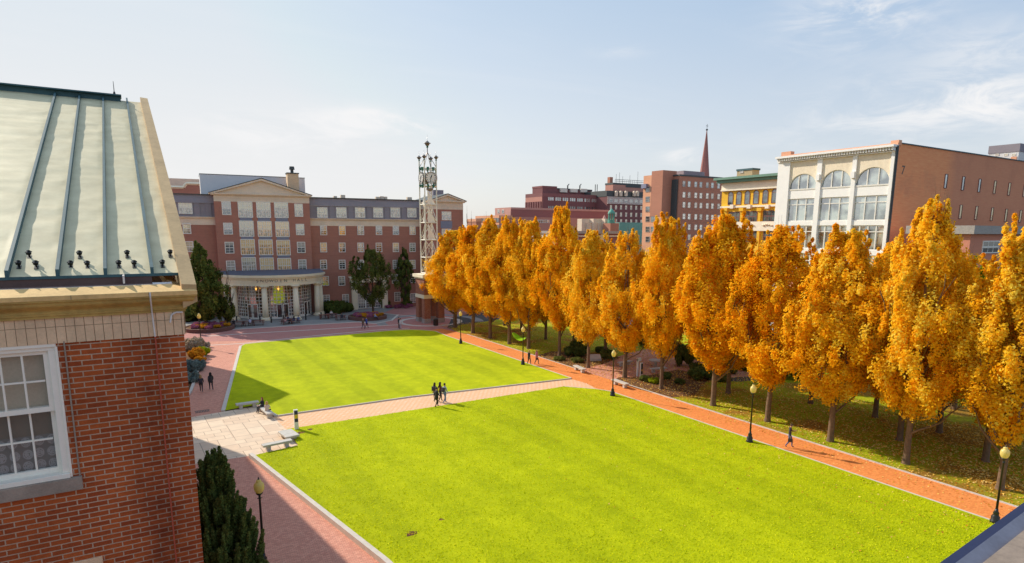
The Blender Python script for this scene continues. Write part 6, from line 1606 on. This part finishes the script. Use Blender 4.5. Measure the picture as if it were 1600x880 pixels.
# way-finding posts
def wpost(name, x, y, h, w, lab, bands, rz=0, z=.02):
    t_ = thing(name, lab, 'sign post', (x, y, z), rz); mb = MB(); mb.box(-w/2, w/2, -.09, .09, 0, h); mb.build('post', M['sign_white'], t_, bevel=.008)
    cm = {'n': plain('navy_panel', (.03, .035, .08), .5, .1), 'y': plain('yellow_panel', (.80, .55, .03), .5, .1), 'k': M['black'], 'o': plain('orange_panel', (.75, .35, .05), .5, .1)}
    for (z0, z1, c_) in bands:
        mb = MB(); mb.box(-w/2+.02, w/2-.02, -.098, -.088, z0*h, z1*h); mb.build('sign_panel', cm[c_], t_)
    return t_
x, y = G(463.5, 672.5); wpost('wayfinding_post', x, y, 1.55, .30, 'short white sign post with navy and yellow bands at the lawn corner by the plaza', [(.76, .95, 'n'), (.56, .75, 'y'), (.38, .55, 'n')], z=.10)
x, y = G(995.5, 588); wpost('wayfinding_post', x, y, 1.9, .16, 'tall thin white sign post with a small head plate, left of the pair', [])
x2, y2 = G(1001.5, 589.5); wpost('wayfinding_post', x2, y2, 1.55, .28, 'white sign post with dark and orange bands, right of the pair', [(.55, .95, 'k'), (.42, .55, 'o'), (.2, .42, 'k')])
tp = [o for o in col.objects if o.name.startswith('wayfinding_post') and 'head plate' in o.get('label', '')][0]
mb = MB(); mb.box(-.08, .42, -.10, .10, 1.62, 1.98); mb.build('head_plate', M['sign_white'], tp)
# litter bin by the tower
x, y = G(681, 509); t_ = thing('litter_bin', 'dark brown litter bin beside the clock tower piers', 'bin', (x, y, .02)); mb = MB(); mb.lathe([(.34, 0), (.36, .05), (.36, .92), (.40, .95), (.40, 1.02), (.30, 1.10), (.12, 1.14)], (0, 0, 0), 14); mb.build('body', M['bin'], t_)
mb = MB(); 
for i in range(14): a = i*2*PI/14; mb.box(.37*math.cos(a)-.02, .37*math.cos(a)+.02, .37*math.sin(a)-.02, .37*math.sin(a)+.02, .08, .9)
mb.build('slat', M['black'], t_)
# bollards by the portico
for i, q in enumerate([(370, 503.5), (406.5, 503.5), (424, 504.5), (478, 500), (502, 497), (508.5, 496.5), (443, 502)]):
    x, y = G(*q); mb = MB((x, y, 0)); mb.cyl((x, y, 0), (x, y, .95), .11, .11, 10); mb.lathe([(.13, .85), (.13, .95), (.05, 1.04)], (x, y, 0), 10)
    tag(mb.build('bollard', M['black']), 'low black bollard between the portico columns and the picnic tables', 'bollard', 'black bollards before the portico')
# picnic tables
def picnic(x, y, rz, lab):
    t_ = thing('picnic_table', lab, 'picnic table', (x, y, .01), rz, 'red brown picnic tables in front of the hall')
    mb = MB(); [mb.box(-.95, .95, -.36+i*.15, -.23+i*.15, .72, .76) for i in range(5)]; mb.build('tabletop', M['wood'], t_)
    for s in (-1, 1): mb = MB(); mb.box(-.95, .95, s*.72-.14, s*.72+.14, .43, .47); mb.build('seat', M['wood'], t_)
    for s in (-1, 1):
        mb = MB(); xx = s*.68; mb.bar((xx, -.62, 0), (xx, -.2, .72), .07); mb.bar((xx, .62, 0), (xx, .2, .72), .07); mb.bar((xx, -.8, .42), (xx, .8, .42), .07); mb.build('frame', M['wood'], t_)
    return t_
pic = [((357, 511), 'picnic table at far left, next to the round planter'), ((372, 510), 'second picnic table from the left'), ((389, 509), 'picnic table where the person in a light blue shirt sits'), ((404, 508), 'picnic table right of the light blue shirt'),
       ((448, 506.5), 'picnic table with a small group sitting at it'), ((460, 505), 'picnic table at the right end of the sitting group'), ((507, 498.5), 'picnic table right of the portico, nearer the hall'), ((519, 497), 'picnic table between the portico and the planter'), ((532, 500), 'picnic table nearest the mum planter')]
PT = []
for (q, lab) in pic: x, y = G(*q); PT.append(picnic(x, y, random.uniform(-.35, .2), lab))
# hammock slung between two trunks
A_ = Vector((*G(798, 538), 1.15)); A_.z = 1.7; B_ = Vector((*G(824, 545), 1.5))
A_ = Vector((42.48*1, 69.4, 1.75)); B_ = Vector((42.95, 66.4, 1.35))
hk = thing('hammock', 'bright lime green hammock slung between two golden trees beside the path', 'hammock', ((A_.x+B_.x)/2, (A_.y+B_.y)/2, 0)); HOf = hk.location.copy()
mb = MB(HOf); n, m_ = 14, 7; grid = []
for i in range(n+1):
    s = i/n; c = A_.lerp(B_, .06+s*.88); sag = .72*math.sin(PI*s); wd_ = .10+.62*math.sin(PI*s)**.7
    for j in range(m_+1):
        u = (j/m_-.5)*2; grid.append(c+Vector((u*wd_*.75, 0, -sag-.02+.42*wd_*u*u*1.1)))
mb.add(grid, [(i*(m_+1)+j, i*(m_+1)+j+1, (i+1)*(m_+1)+j+1, (i+1)*(m_+1)+j) for i in range(n) for j in range(m_)])
t = NT('lime_nylon'); d = t.n('ShaderNodeBsdfDiffuse'); d.inputs[0].default_value = (.42, .85, .04, 1); tr = t.n('ShaderNodeBsdfTranslucent'); tr.inputs[0].default_value = (.5, .95, .06, 1); ms = t.n('ShaderNodeMixShader'); ms.inputs[0].default_value = .45
t.l(d.outputs[0], ms.inputs[1]); t.l(tr.outputs[0], ms.inputs[2]); t.l(ms.outputs[0], t.out.inputs[0])
mb.build('fabric', t.m, hk, smooth=True)
mb = MB(HOf); mb.bar(A_, A_.lerp(B_, .07), .025); mb.bar(B_, B_.lerp(A_, .07), .025); mb.build('strap', M['black'], hk)
# ------------------------------------------------------------------ people: one continuous skinned body each
SKIN = {'light': (.62, .34, .22), 'tan': (.48, .25, .15), 'dark': (.16, .08, .05)}
PM = {}
def pm(c, r=.85):
    k = tuple(round(v, 3) for v in c)
    if k not in PM: PM[k] = plain('cloth_%d' % len(PM), c, r, .18, 9)
    return PM[k]
def skeleton(pose):
    J = {'pel': (0, 0, .94, .135), 'sp': (0, 0, 1.12, .118), 'ch': (0, 0, 1.33, .138), 'nk': (0, 0, 1.48, .055), 'hd': (0, -.02, 1.60, .085), 'ht': (0, -.01, 1.70, .075)}
    for s, n in ((-1, 'R'), (1, 'L')):
        J['sh'+n] = (s*.175, 0, 1.40, .062); J['el'+n] = (s*.225, .02, 1.13, .045); J['wr'+n] = (s*.235, -.05, .89, .030); J['ha'+n] = (s*.235, -.07, .81, .030)
        J['hp'+n] = (s*.095, 0, .88, .098); J['kn'+n] = (s*.10, -.02, .49, .062); J['an'+n] = (s*.10, .02, .09, .042); J['to'+n] = (s*.11, -.13, .035, .036)
    sit = pose == 'sit'
    if pose == 'walk':
        J['knL'] = (.095, -.16, .52, .062); J['anL'] = (.10, -.18, .09, .042); J['toL'] = (.10, -.33, .05, .036)
        J['knR'] = (-.095, .03, .48, .062); J['anR'] = (-.10, .22, .13, .042); J['toR'] = (-.10, .12, .035, .036)
        J['elR'] = (-.23, -.05, 1.13, .045); J['wrR'] = (-.22, -.22, .95, .030); J['haR'] = (-.21, -.29, .90, .030)
        J['elL'] = (.23, .10, 1.14, .045); J['wrL'] = (.24, .11, .90, .030); J['haL'] = (.24, .09, .82, .030)
    if pose == 'phone':
        J['knL'] = (.095, -.16, .52, .062); J['anL'] = (.10, -.18, .09, .042); J['toL'] = (.10, -.33, .05, .036)
        J['knR'] = (-.095, .00, .48, .062); J['anR'] = (-.10, .22, .13, .042); J['toR'] = (-.10, .13, .035, .036)
        J['elL'] = (.22, -.10, 1.15, .045); J['wrL'] = (.13, -.30, 1.22, .030); J['haL'] = (.09, -.36, 1.26, .030); J['hd'] = (0, -.08, 1.58, .085); J['ht'] = (0, -.10, 1.68, .075)
    if sit:
        for k in ('pel', 'sp', 'ch', 'nk', 'hd', 'ht'): x, y, z, r = J[k]; J[k] = (x, y-.04*(z-.94), z-.42, r)
        for s, n in ((-1, 'R'), (1, 'L')):
            J['sh'+n] = (s*.17, -.02, .97, .060); J['el'+n] = (s*.22, -.12, .74, .045); J['wr'+n] = (s*.13, -.33, .66, .030); J['ha'+n] = (s*.09, -.40, .65, .030)
            J['hp'+n] = (s*.10, 0, .50, .100); J['kn'+n] = (s*.12, -.44, .50, .068); J['an'+n] = (s*.12, -.46, .10, .042); J['to'+n] = (s*.13, -.60, .035, .036)
    return J
BONES = [('pel', 'sp', 'top'), ('sp', 'ch', 'top'), ('ch', 'nk', 'top'), ('nk', 'hd', 'skin'), ('hd', 'ht', 'skin')]
for n in 'RL': BONES += [('ch', 'sh'+n, 'top'), ('sh'+n, 'el'+n, 'top'), ('el'+n, 'wr'+n, 'top'), ('wr'+n, 'ha'+n, 'skin'), ('pel', 'hp'+n, 'leg'), ('hp'+n, 'kn'+n, 'leg'), ('kn'+n, 'an'+n, 'leg'), ('an'+n, 'to'+n, 'shoe')]
BODY = {}
def body_mesh(pose, long_coat=False):
    key = (pose,)
    if key in BODY: return BODY[key]
    J = skeleton(pose); names = list(J); idx = {n: i for i, n in enumerate(names)}
    me = bpy.data.meshes.new('sk'); me.from_pydata([J[n][:3] for n in names], [(idx[a], idx[b]) for a, b, _ in BONES], [])
    o = bpy.data.objects.new('sk', me); col.objects.link(o)
    md = o.modifiers.new('s', 'SKIN'); md.use_smooth_shade = True
    for i, n in enumerate(names):
        v = me.skin_vertices[0].data[i]; v.radius = (J[n][3], J[n][3]*(.78 if n in ('pel', 'sp', 'ch') else 1)); v.use_root = (n == 'pel')
    ss = o.modifiers.new('u', 'SUBSURF'); ss.levels = 2; ss.render_levels = 2
    bpy.context.view_layer.update()
    dg = bpy.context.evaluated_depsgraph_get(); m2 = bpy.data.meshes.new_from_object(o.evaluated_get(dg)); bpy.data.objects.remove(o)
    # ears, nose and fingers joined to the same mesh
    mb = MB(); hd = Vector(J['hd'][:3]); ht = Vector(J['ht'][:3]); c = hd.lerp(ht, .45)
    mb.cyl(c+Vector((0, -.075, -.01)), c+Vector((0, -.110, -.028)), .012, .014, 6); mb.cyl(c+Vector((-.085, 0, -.01)), c+Vector((-.10, .012, .0)), .022, .016, 6); mb.cyl(c+Vector((.085, 0, -.01)), c+Vector((.10, .012, .0)), .022, .016, 6)
    for n in 'RL':
        w_ = Vector(J['wr'+n][:3]); h = Vector(J['ha'+n][:3]); d = (h-w_).normalized(); sd = d.cross(Vector((1, 0, 0))).normalized(); 
        for k in range(4):
            b_ = h+d*.01+sd*(k-1.5)*.018; m1 = b_+d*(.045-.004*abs(k-1.5)); mb.cyl(b_, m1, .0095, .0085, 6); mb.cyl(m1, m1+d*.03+Vector((0, -.012, 0)), .0085, .006, 6)
        b_ = w_.lerp(h, .5); mb.cyl(b_, b_+d*.04+sd*-.045, .011, .008, 6)
    me2 = bpy.data.meshes.new('body'); v1 = [tuple(v.co) for v in m2.vertices]; f1 = [tuple(p.vertices) for p in m2.polygons]; n0 = len(v1)
    me2.from_pydata(v1+mb.v, [], f1+[tuple(i+n0 for i in f) for f in mb.f])
    segs = [(Vector(J[a][:3]), Vector(J[b][:3]), k) for a, b, k in BONES]; mi = []; MI = {'skin': 0, 'top': 1, 'leg': 2, 'shoe': 3}
    for p in me2.polygons:
        if p.index >= len(f1): mi.append(0); continue
        c = p.center; best = None
        for a, b, k in segs:
            ab = b-a; t_ = max(0, min(1, (c-a).dot(ab)/ab.length_squared)); dd = (c-(a+ab*t_)).length
            if best is None or dd < best[0]: best = (dd, k)
        mi.append(MI[best[1]])
    me2.polygons.foreach_set('use_smooth', [True]*len(me2.polygons)); BODY[key] = (me2, mi, J); bpy.data.meshes.remove(m2)
    return BODY[key]
def person(x, y, face, pose, label, top, leg, shoe=(.03, .03, .03), skin='light', hair=(.05, .03, .02), hairlen='short', H=1.74, z=.02, bag=None, group=None, coat=None, cap=None, scarf=None):
    me, mi, J = body_mesh(pose); me = me.copy()
    for c_ in (SKIN[skin], top, leg, shoe): me.materials.append(pm(c_))
    me.polygons.foreach_set('material_index', mi)
    root = thing('person', label, 'person', (x, y, z), face, group)
    link('body', me, root)
    hd = Vector(J['hd'][:3]); ht = Vector(J['ht'][:3]); c = hd.lerp(ht, .55)
    mb = MB(); vs = []; N, K = 14, 7
    for j in range(K+1):
        ph = PI*.62*j/K
        for i in range(N):
            th = 2*PI*i/N; fr = max(0, -math.sin(th)); r = .104*math.sin(ph)*(1-.10*fr); zz_ = .112*math.cos(ph)
            if fr > .3 and ph > PI*.38: zz_ = .112*math.cos(PI*.38); r = .104*math.sin(PI*.38)*.9
            vs.append(c+Vector((r*math.cos(th), r*math.sin(th)+.012, zz_)))
    mb.add(vs, [(j*N+i, j*N+(i+1) % N, (j+1)*N+(i+1) % N, (j+1)*N+i) for j in range(K) for i in range(N)])
    if hairlen == 'long':
        for k in range(9):
            th = PI*(.02+.96*k/8); a = c+Vector((.085*math.cos(th), .085*math.sin(th)*.9+.01, -.01)); mb.cyl(a, a+Vector((.02*math.cos(th), .045, -.30-.04*(k % 2))), .036, .020, 7)
    mb.build('hair', pm(hair), root, smooth=True)
    if coat is not None:
        top_z = J['ch'][2]; pz = J['pel'][2]; m2 = MB(); py = J['pel'][1]; cy = J['ch'][1]
        m2.lathe([(.175, pz-.16), (.165, pz), (.150, pz+.18), (.172, top_z), (.13, top_z+.09), (.06, top_z+.15)], (0, (py+cy)/2, 0), 16)
        o = m2.build('jacket', pm(coat), root, smooth=True); o.scale = (1.12, .86, 1)
    if bag == 'backpack':
        m2 = MB(); z0 = J['ch'][2]; m2.box(-.15, .15, .10, .27, z0-.30, z0+.08); m2.box(-.11, .11, .27, .31, z0-.26, z0-.08); m2.build('backpack', pm((.06, .05, .07)) if pose != 'stand' else pm((.05, .06, .10)), root, bevel=.03)
    if bag == 'hand':
        h = Vector(J['haL'][:3] if pose == 'walk' else J['haR'][:3]); m2 = MB(); m2.box(h.x-.05, h.x+.05, h.y-.15, h.y+.15, h.z-.33, h.z-.10); m2.bar(h+Vector((0, -.12, -.10)), h+Vector((0, 0, .0)), .02); m2.bar(h+Vector((0, .12, -.10)), h+Vector((0, 0, .0)), .02)
        tag_ = m2.build('handbag', pm((.07, .05, .05)), root, bevel=.02)
    root.scale = (H/1.76,)*3
    return root
BLK = (.045, .042, .05); NAVY = (.03, .05, .12); DEN = (.14, .22, .40)
def P_(q, z=0.0): return G(q[0], q[1], z)
x, y = P_((315, 613)); person(x, y, PI-.15, 'walk', 'woman with blond hair in black walking away beside the flower bed', BLK, BLK, (.7, .7, .7), hair=(.40, .22, .09), hairlen='long', H=1.66, coat=BLK, bag='backpack')
x, y = P_((330.5, 610.5)); person(x, y, PI+.1, 'walk', 'taller woman with long black hair and black coat walking away on the rose brick walk', BLK, BLK, (.6, .6, .6), hair=(.015, .012, .012), hairlen='long', H=1.78, coat=BLK)
# seated pair on the plaza bench
bx, by = G(411, 644); person(bx, by, R(-70), 'sit', 'woman with auburn hair and dark jacket sitting on the granite bench', BLK, (.05, .05, .06), hair=(.22, .07, .03), hairlen='long', H=1.68, coat=(.02, .02, .03), z=.03)
bx, by = G(418, 651); person(bx, by, R(150), 'sit', 'blond person in a cream sweater sitting on the granite bench, seen from behind', (.62, .50, .42), (.10, .09, .08), hair=(.62, .40, .14), hairlen='long', H=1.68, coat=(.66, .55, .46), z=.03)
# group of four on the cross path
x, y = P_((679.5, 627.5)); person(x, y, R(115), 'walk', 'woman in olive jacket with red bag at the left of the walking group', (.22, .19, .12), (.03, .03, .03), hair=(.06, .03, .02), hairlen='long', H=1.74, coat=(.25, .22, .15), bag='backpack')
x, y = P_((682.5, 637)); person(x, y, R(100), 'walk', 'person all in black nearest the lawn edge in the walking group', (.03, .03, .03), (.02, .02, .02), hair=(.02, .02, .02), H=1.80, coat=(.03, .03, .035))
x, y = P_((688, 628)); person(x, y, R(95), 'walk', 'person with dark red top in the middle of the walking group', (.16, .06, .04), (.03, .03, .04), hair=(.03, .02, .02), hairlen='long', H=1.82)
x, y = P_((695, 630.5)); person(x, y, R(105), 'walk', 'person in pale blue shirt and jeans with backpack, rightmost of the walking group', (.42, .46, .52), DEN, (.55, .5, .45), hair=(.04, .03, .03), H=1.84, bag='backpack')
# man on the brick path with a bag
x, y = P_((1232.5, 699.5)); person(x, y, R(30), 'phone', 'man in dark sweater and jeans walking with a bag on the orange brick path', (.06, .045, .06), (.12, .16, .30), (.12, .12, .15), hair=(.08, .04, .02), H=1.78, bag='hand', z=.02)
x, y = P_((826.5, 570)); person(x, y, R(15), 'walk', 'blond woman in dark jacket walking beside the second lamp post', BLK, (.05, .05, .08), hair=(.50, .32, .12), hairlen='long', H=1.68, coat=(.05, .06, .06))
x, y = P_((838.5, 569.5)); person(x, y, R(25), 'walk', 'woman in pink jacket with a white bag walking right of the blond woman', (.52, .18, .26), (.05, .05, .08), hair=(.35, .16, .07), hairlen='long', H=1.72, coat=(.55, .20, .28), bag='hand')
x, y = P_((567.5, 514.5)); person(x, y, R(20), 'walk', 'person in brown jacket walking on the plaza near the far lawn', (.16, .10, .07), (.08, .09, .14), hair=(.05, .03, .02), H=1.76, coat=(.17, .11, .08))
x, y = P_((573, 512.8)); person(x, y, R(60), 'walk', 'person in bright blue jacket walking on the plaza near the far lawn', (.05, .10, .45), (.03, .03, .04), hair=(.03, .02, .02), H=1.76, coat=(.06, .10, .48), bag='backpack')
x, y = P_((623.5, 513.5)); person(x, y, R(40), 'stand', 'person in dark clothes standing at the top corner of the far lawn', (.05, .05, .06), (.05, .05, .06), hair=(.03, .02, .02), H=1.80, coat=(.05, .05, .06))
x, y = P_((626, 514.2)); person(x, y, R(200), 'stand', 'person in a pale lilac jacket standing beside the one in dark clothes', (.62, .58, .70), (.55, .50, .62), hair=(.05, .03, .02), H=1.66, coat=(.68, .64, .76))
x, y = P_((672, 490)); person(x, y, R(120), 'stand', 'person in white top behind the clock tower piers', (.72, .70, .68), (.05, .05, .06), hair=(.03, .02, .02), H=1.7)
# people at the picnic tables: seated on the benches
def at_table(k, side, u, label, top, leg=(.05, .05, .08), **kw):
    t_ = PT[k]; a = t_.rotation_euler[2]; s = 1 if side > 0 else -1
    ox, oy = u, s*.72; x = t_.location.x+ox*math.cos(a)-oy*math.sin(a); y = t_.location.y+ox*math.sin(a)+oy*math.cos(a)
    return person(x, y, a+(0 if s > 0 else PI), 'sit', label, top, leg, z=.01, **kw)
at_table(2, -1, .0, 'person in a light blue shirt sitting at a picnic table with back to the lawn', (.52, .56, .74), (.04, .04, .05), H=1.76, hair=(.02, .02, .02))
at_table(1, -1, -.5, 'person in dark clothes sitting at the second picnic table', (.03, .03, .035), H=1.74)
at_table(4, -1, -.5, 'person in pale pink top sitting at the left of the picnic group', (.60, .36, .34), H=1.72, hair=(.12, .05, .03), hairlen='long')
at_table(4, 1, .5, 'person in dark top facing the lawn in the picnic group', (.06, .06, .12), H=1.75)
at_table(5, -1, -.3, 'person in navy jacket at the middle of the picnic group', (.07, .08, .16), H=1.72, hairlen='long')
at_table(5, -1, .45, 'person in blue denim jacket at the right of the picnic group', (.14, .18, .32), H=1.72)
at_table(7, 1, .0, 'person in white shirt at the picnic table between portico and planter', (.75, .70, .66), H=1.72)
at_table(8, -1, .1, 'person in dark top with pale bag at the picnic table nearest the planter', (.07, .07, .07), H=1.74, bag='backpack')
x, y = G(586, 501.5); person(x, y, R(70), 'sit', 'person in light blue sitting on the rim of the mum planter', (.35, .50, .80), (.05, .05, .08), z=.12, H=1.7)
# ------------------------------------------------------------------ sky, sun, camera
w = bpy.data.worlds.new('World'); scene.world = w; w.use_nodes = True
nt = w.node_tree; nt.nodes.clear()
def N(ty, **k):
    n = nt.nodes.new(ty)
    for a, b in k.items(): setattr(n, a, b)
    return n
out = N('ShaderNodeOutputWorld'); bg = N('ShaderNodeBackground'); sky = N('ShaderNodeTexSky', sky_type='NISHITA', sun_disc=False)
sky.sun_elevation = SUN_EL; sky.sun_rotation = R(90)-SUN_AZ; sky.air_density = 1.0; sky.dust_density = 1.6; sky.ozone_density = 1.2; sky.altitude = 20
bg.inputs[1].default_value = .15
tc = N('ShaderNodeTexCoord'); sep = N('ShaderNodeSeparateXYZ'); nt.links.new(tc.outputs['Generated'], sep.inputs[0])
def mth(op, a, b=None):
    n = N('ShaderNodeMath', operation=op)
    for i, x in enumerate((a, b)):
        if x is None: continue
        if isinstance(x, (int, float)): n.inputs[i].default_value = x
        else: nt.links.new(x, n.inputs[i])
    return n.outputs[0]
zc_ = mth('MAXIMUM', sep.outputs[2], .03)
cb = N('ShaderNodeCombineXYZ'); nt.links.new(mth('DIVIDE', sep.outputs[0], zc_), cb.inputs[0]); nt.links.new(mth('DIVIDE', sep.outputs[1], zc_), cb.inputs[1])
def noise(sc, det, ro, dist=0, sx=(1, 1, 1), loc=(0, 0, 0)):
    mp = N('ShaderNodeMapping'); nt.links.new(cb.outputs[0], mp.inputs[0]); mp.inputs['Scale'].default_value = sx; mp.inputs['Location'].default_value = loc
    n = N('ShaderNodeTexNoise'); nt.links.new(mp.outputs[0], n.inputs['Vector']); n.inputs['Scale'].default_value = sc; n.inputs['Detail'].default_value = det; n.inputs['Roughness'].default_value = ro; n.inputs['Distortion'].default_value = dist; return n.outputs[0]
def rngm(v, a, b, c=0, d=1):
    n = N('ShaderNodeMapRange'); n.interpolation_type = 'SMOOTHSTEP'; nt.links.new(v, n.inputs[0])
    for i, x in enumerate((a, b, c, d)): n.inputs[i+1].default_value = x
    return n.outputs[0]
big_ = noise(.22, 2, .5, 0, (1, 1, 1), CLOUD_LOC); fine = noise(1.0, 7, .62, .8, (.75, 1.6, 1), (4, 2, 0))
cl = mth('MULTIPLY', rngm(big_, .50, .64), rngm(fine, .42, .72))
veil = mth('MULTIPLY', rngm(noise(.5, 6, .6, 1.2, (.6, 1.8, 1), (1, 7, 0)), .45, .75), .10)
# pale haze toward the horizon
hz = rngm(sep.outputs[2], -.02, .42, HAZE0, HAZE1)
def mixc(f, a, b):
    n = N('ShaderNodeMix', data_type='RGBA')
    for i, x in ((0, f), (6, a), (7, b)):
        if isinstance(x, (int, float)): n.inputs[i].default_value = x
        elif isinstance(x, tuple): n.inputs[i].default_value = (*x, 1)
        else: nt.links.new(x, n.inputs[i])
    return n.outputs[2]
azd = mth('ADD', mth('MULTIPLY', sep.outputs[0], math.cos(SUN_AZ)), mth('MULTIPLY', sep.outputs[1], math.sin(SUN_AZ)))   # toward the sun's side of the sky
near = rngm(azd, -.2, 1.0)
zen = mixc(near, (2.55, 3.75, 5.4), (4.1, 4.95, 5.75))
hor = mixc(near, (4.9, 5.2, 5.5), (5.9, 5.85, 5.8))
grad = mixc(rngm(sep.outputs[2], .0, .44), hor, zen)
dk = N('ShaderNodeMix', data_type='RGBA', blend_type='DARKEN'); dk.inputs[0].default_value = 1
nt.links.new(sky.outputs[0], dk.inputs[6]); dk.inputs[7].default_value = (6.0, 6.0, 6.0, 1)
c1 = mixc(.78, dk.outputs[2], grad)
# separate wispy clouds, each at its own bearing and height in the sky
def vdot(v):
    n = N('ShaderNodeVectorMath', operation='DOT_PRODUCT'); nt.links.new(tc.outputs['Generated'], n.inputs[0]); n.inputs[1].default_value = v; return n.outputs['Value']
acc = None
for (px, py, sx_, sy_, st_) in ((1345, 22, 75, 34, 1.0), (1560, 70, 70, 26, .55), (1450, 175, 150, 40, .8), (1560, 150, 70, 26, .5), (462, 207, 95, 24, 1.6), (575, 184, 50, 14, 1.3), (645, 198, 40, 11, 1.0), (970, 80, 34, 8, .35), (1065, 243, 26, 11, 1.2), (998, 223, 24, 7, .5), (1250, 262, 60, 22, .4), (250, 250, 150, 30, .35)):
    d0 = ray(px, py).normalized(); r0 = Vector((d0.y, -d0.x, 0)).normalized(); u0 = r0.cross(d0)
    a = mth('POWER', mth('MULTIPLY', vdot(r0*(960/sx_)), 1.0), 2.0) if False else None
    ua, va = vdot(r0*(960/sx_)), vdot(u0*(960/sy_))
    q = mth('ADD', mth('MULTIPLY', ua, ua), mth('MULTIPLY', va, va))
    m_ = mth('MULTIPLY', mth('POWER', 2.718, mth('MULTIPLY', q, -1.0)), st_)
    m_ = mth('MULTIPLY', m_, mth('GREATER_THAN', vdot(d0), 0.0))
    acc = m_ if acc is None else mth('ADD', acc, m_)
mpc = N('ShaderNodeMapping'); nt.links.new(tc.outputs['Generated'], mpc.inputs[0]); mpc.inputs['Scale'].default_value = (9, 9, 30)
nn = N('ShaderNodeTexNoise'); nt.links.new(mpc.outputs[0], nn.inputs['Vector']); nn.inputs['Scale'].default_value = 1.0; nn.inputs['Detail'].default_value = 8; nn.inputs['Roughness'].default_value = .62; nn.inputs['Distortion'].default_value = .6
wisp = mth('MULTIPLY', mth('MINIMUM', acc, 1.0), rngm(nn.outputs[0], .36, .66))
c2 = mixc(mth('MINIMUM', mth('ADD', mth('MULTIPLY', wisp, 1.0), veil), 1.0), c1, CLOUDC)
nt.links.new(c2, bg.inputs[0]); nt.links.new(bg.outputs[0], out.inputs[0])

sl_ = bpy.data.lights.new('sun', 'SUN'); sl_.energy = 5.0; sl_.angle = R(.53); sl_.color = (1.0, .92, .78)
so = bpy.data.objects.new('sun', sl_); col.objects.link(so)
sd = Vector((math.cos(SUN_AZ)*math.cos(SUN_EL), math.sin(SUN_AZ)*math.cos(SUN_EL), math.sin(SUN_EL)))
so.rotation_euler = sd.to_track_quat('Z', 'Y').to_euler(); so.location = sd*200

cam = bpy.data.cameras.new('camera'); co_ = bpy.data.objects.new('camera', cam); col.objects.link(co_); scene.camera = co_
cam.sensor_fit = 'HORIZONTAL'; cam.sensor_width = 36; cam.lens = F/1600*36; cam.clip_end = 4000; cam.clip_start = .1
cam.shift_y = (PY0-440)/1600
rt_ = Vector((AX.x, AY.x, UPc.x)); dn_ = Vector((AX.y, AY.y, UPc.y)); fwd = Vector((AX.z, AY.z, UPc.z))
mtx = Matrix((rt_, -dn_, -fwd)).transposed().to_4x4(); mtx.translation = Vector((0, 0, CH)); co_.matrix_world = mtx
scene.view_settings.view_transform = 'Standard'; scene.view_settings.look = 'None'; scene.view_settings.exposure = 0; scene.view_settings.gamma = 1
cy = scene.cycles; cy.max_bounces = 6; cy.diffuse_bounces = 3; cy.glossy_bounces = 2; cy.transmission_bounces = 3; cy.transparent_max_bounces = 8
cy.use_denoising = True; cy.caustics_reflective = False; cy.caustics_refractive = False
scene.render.film_transparent = False
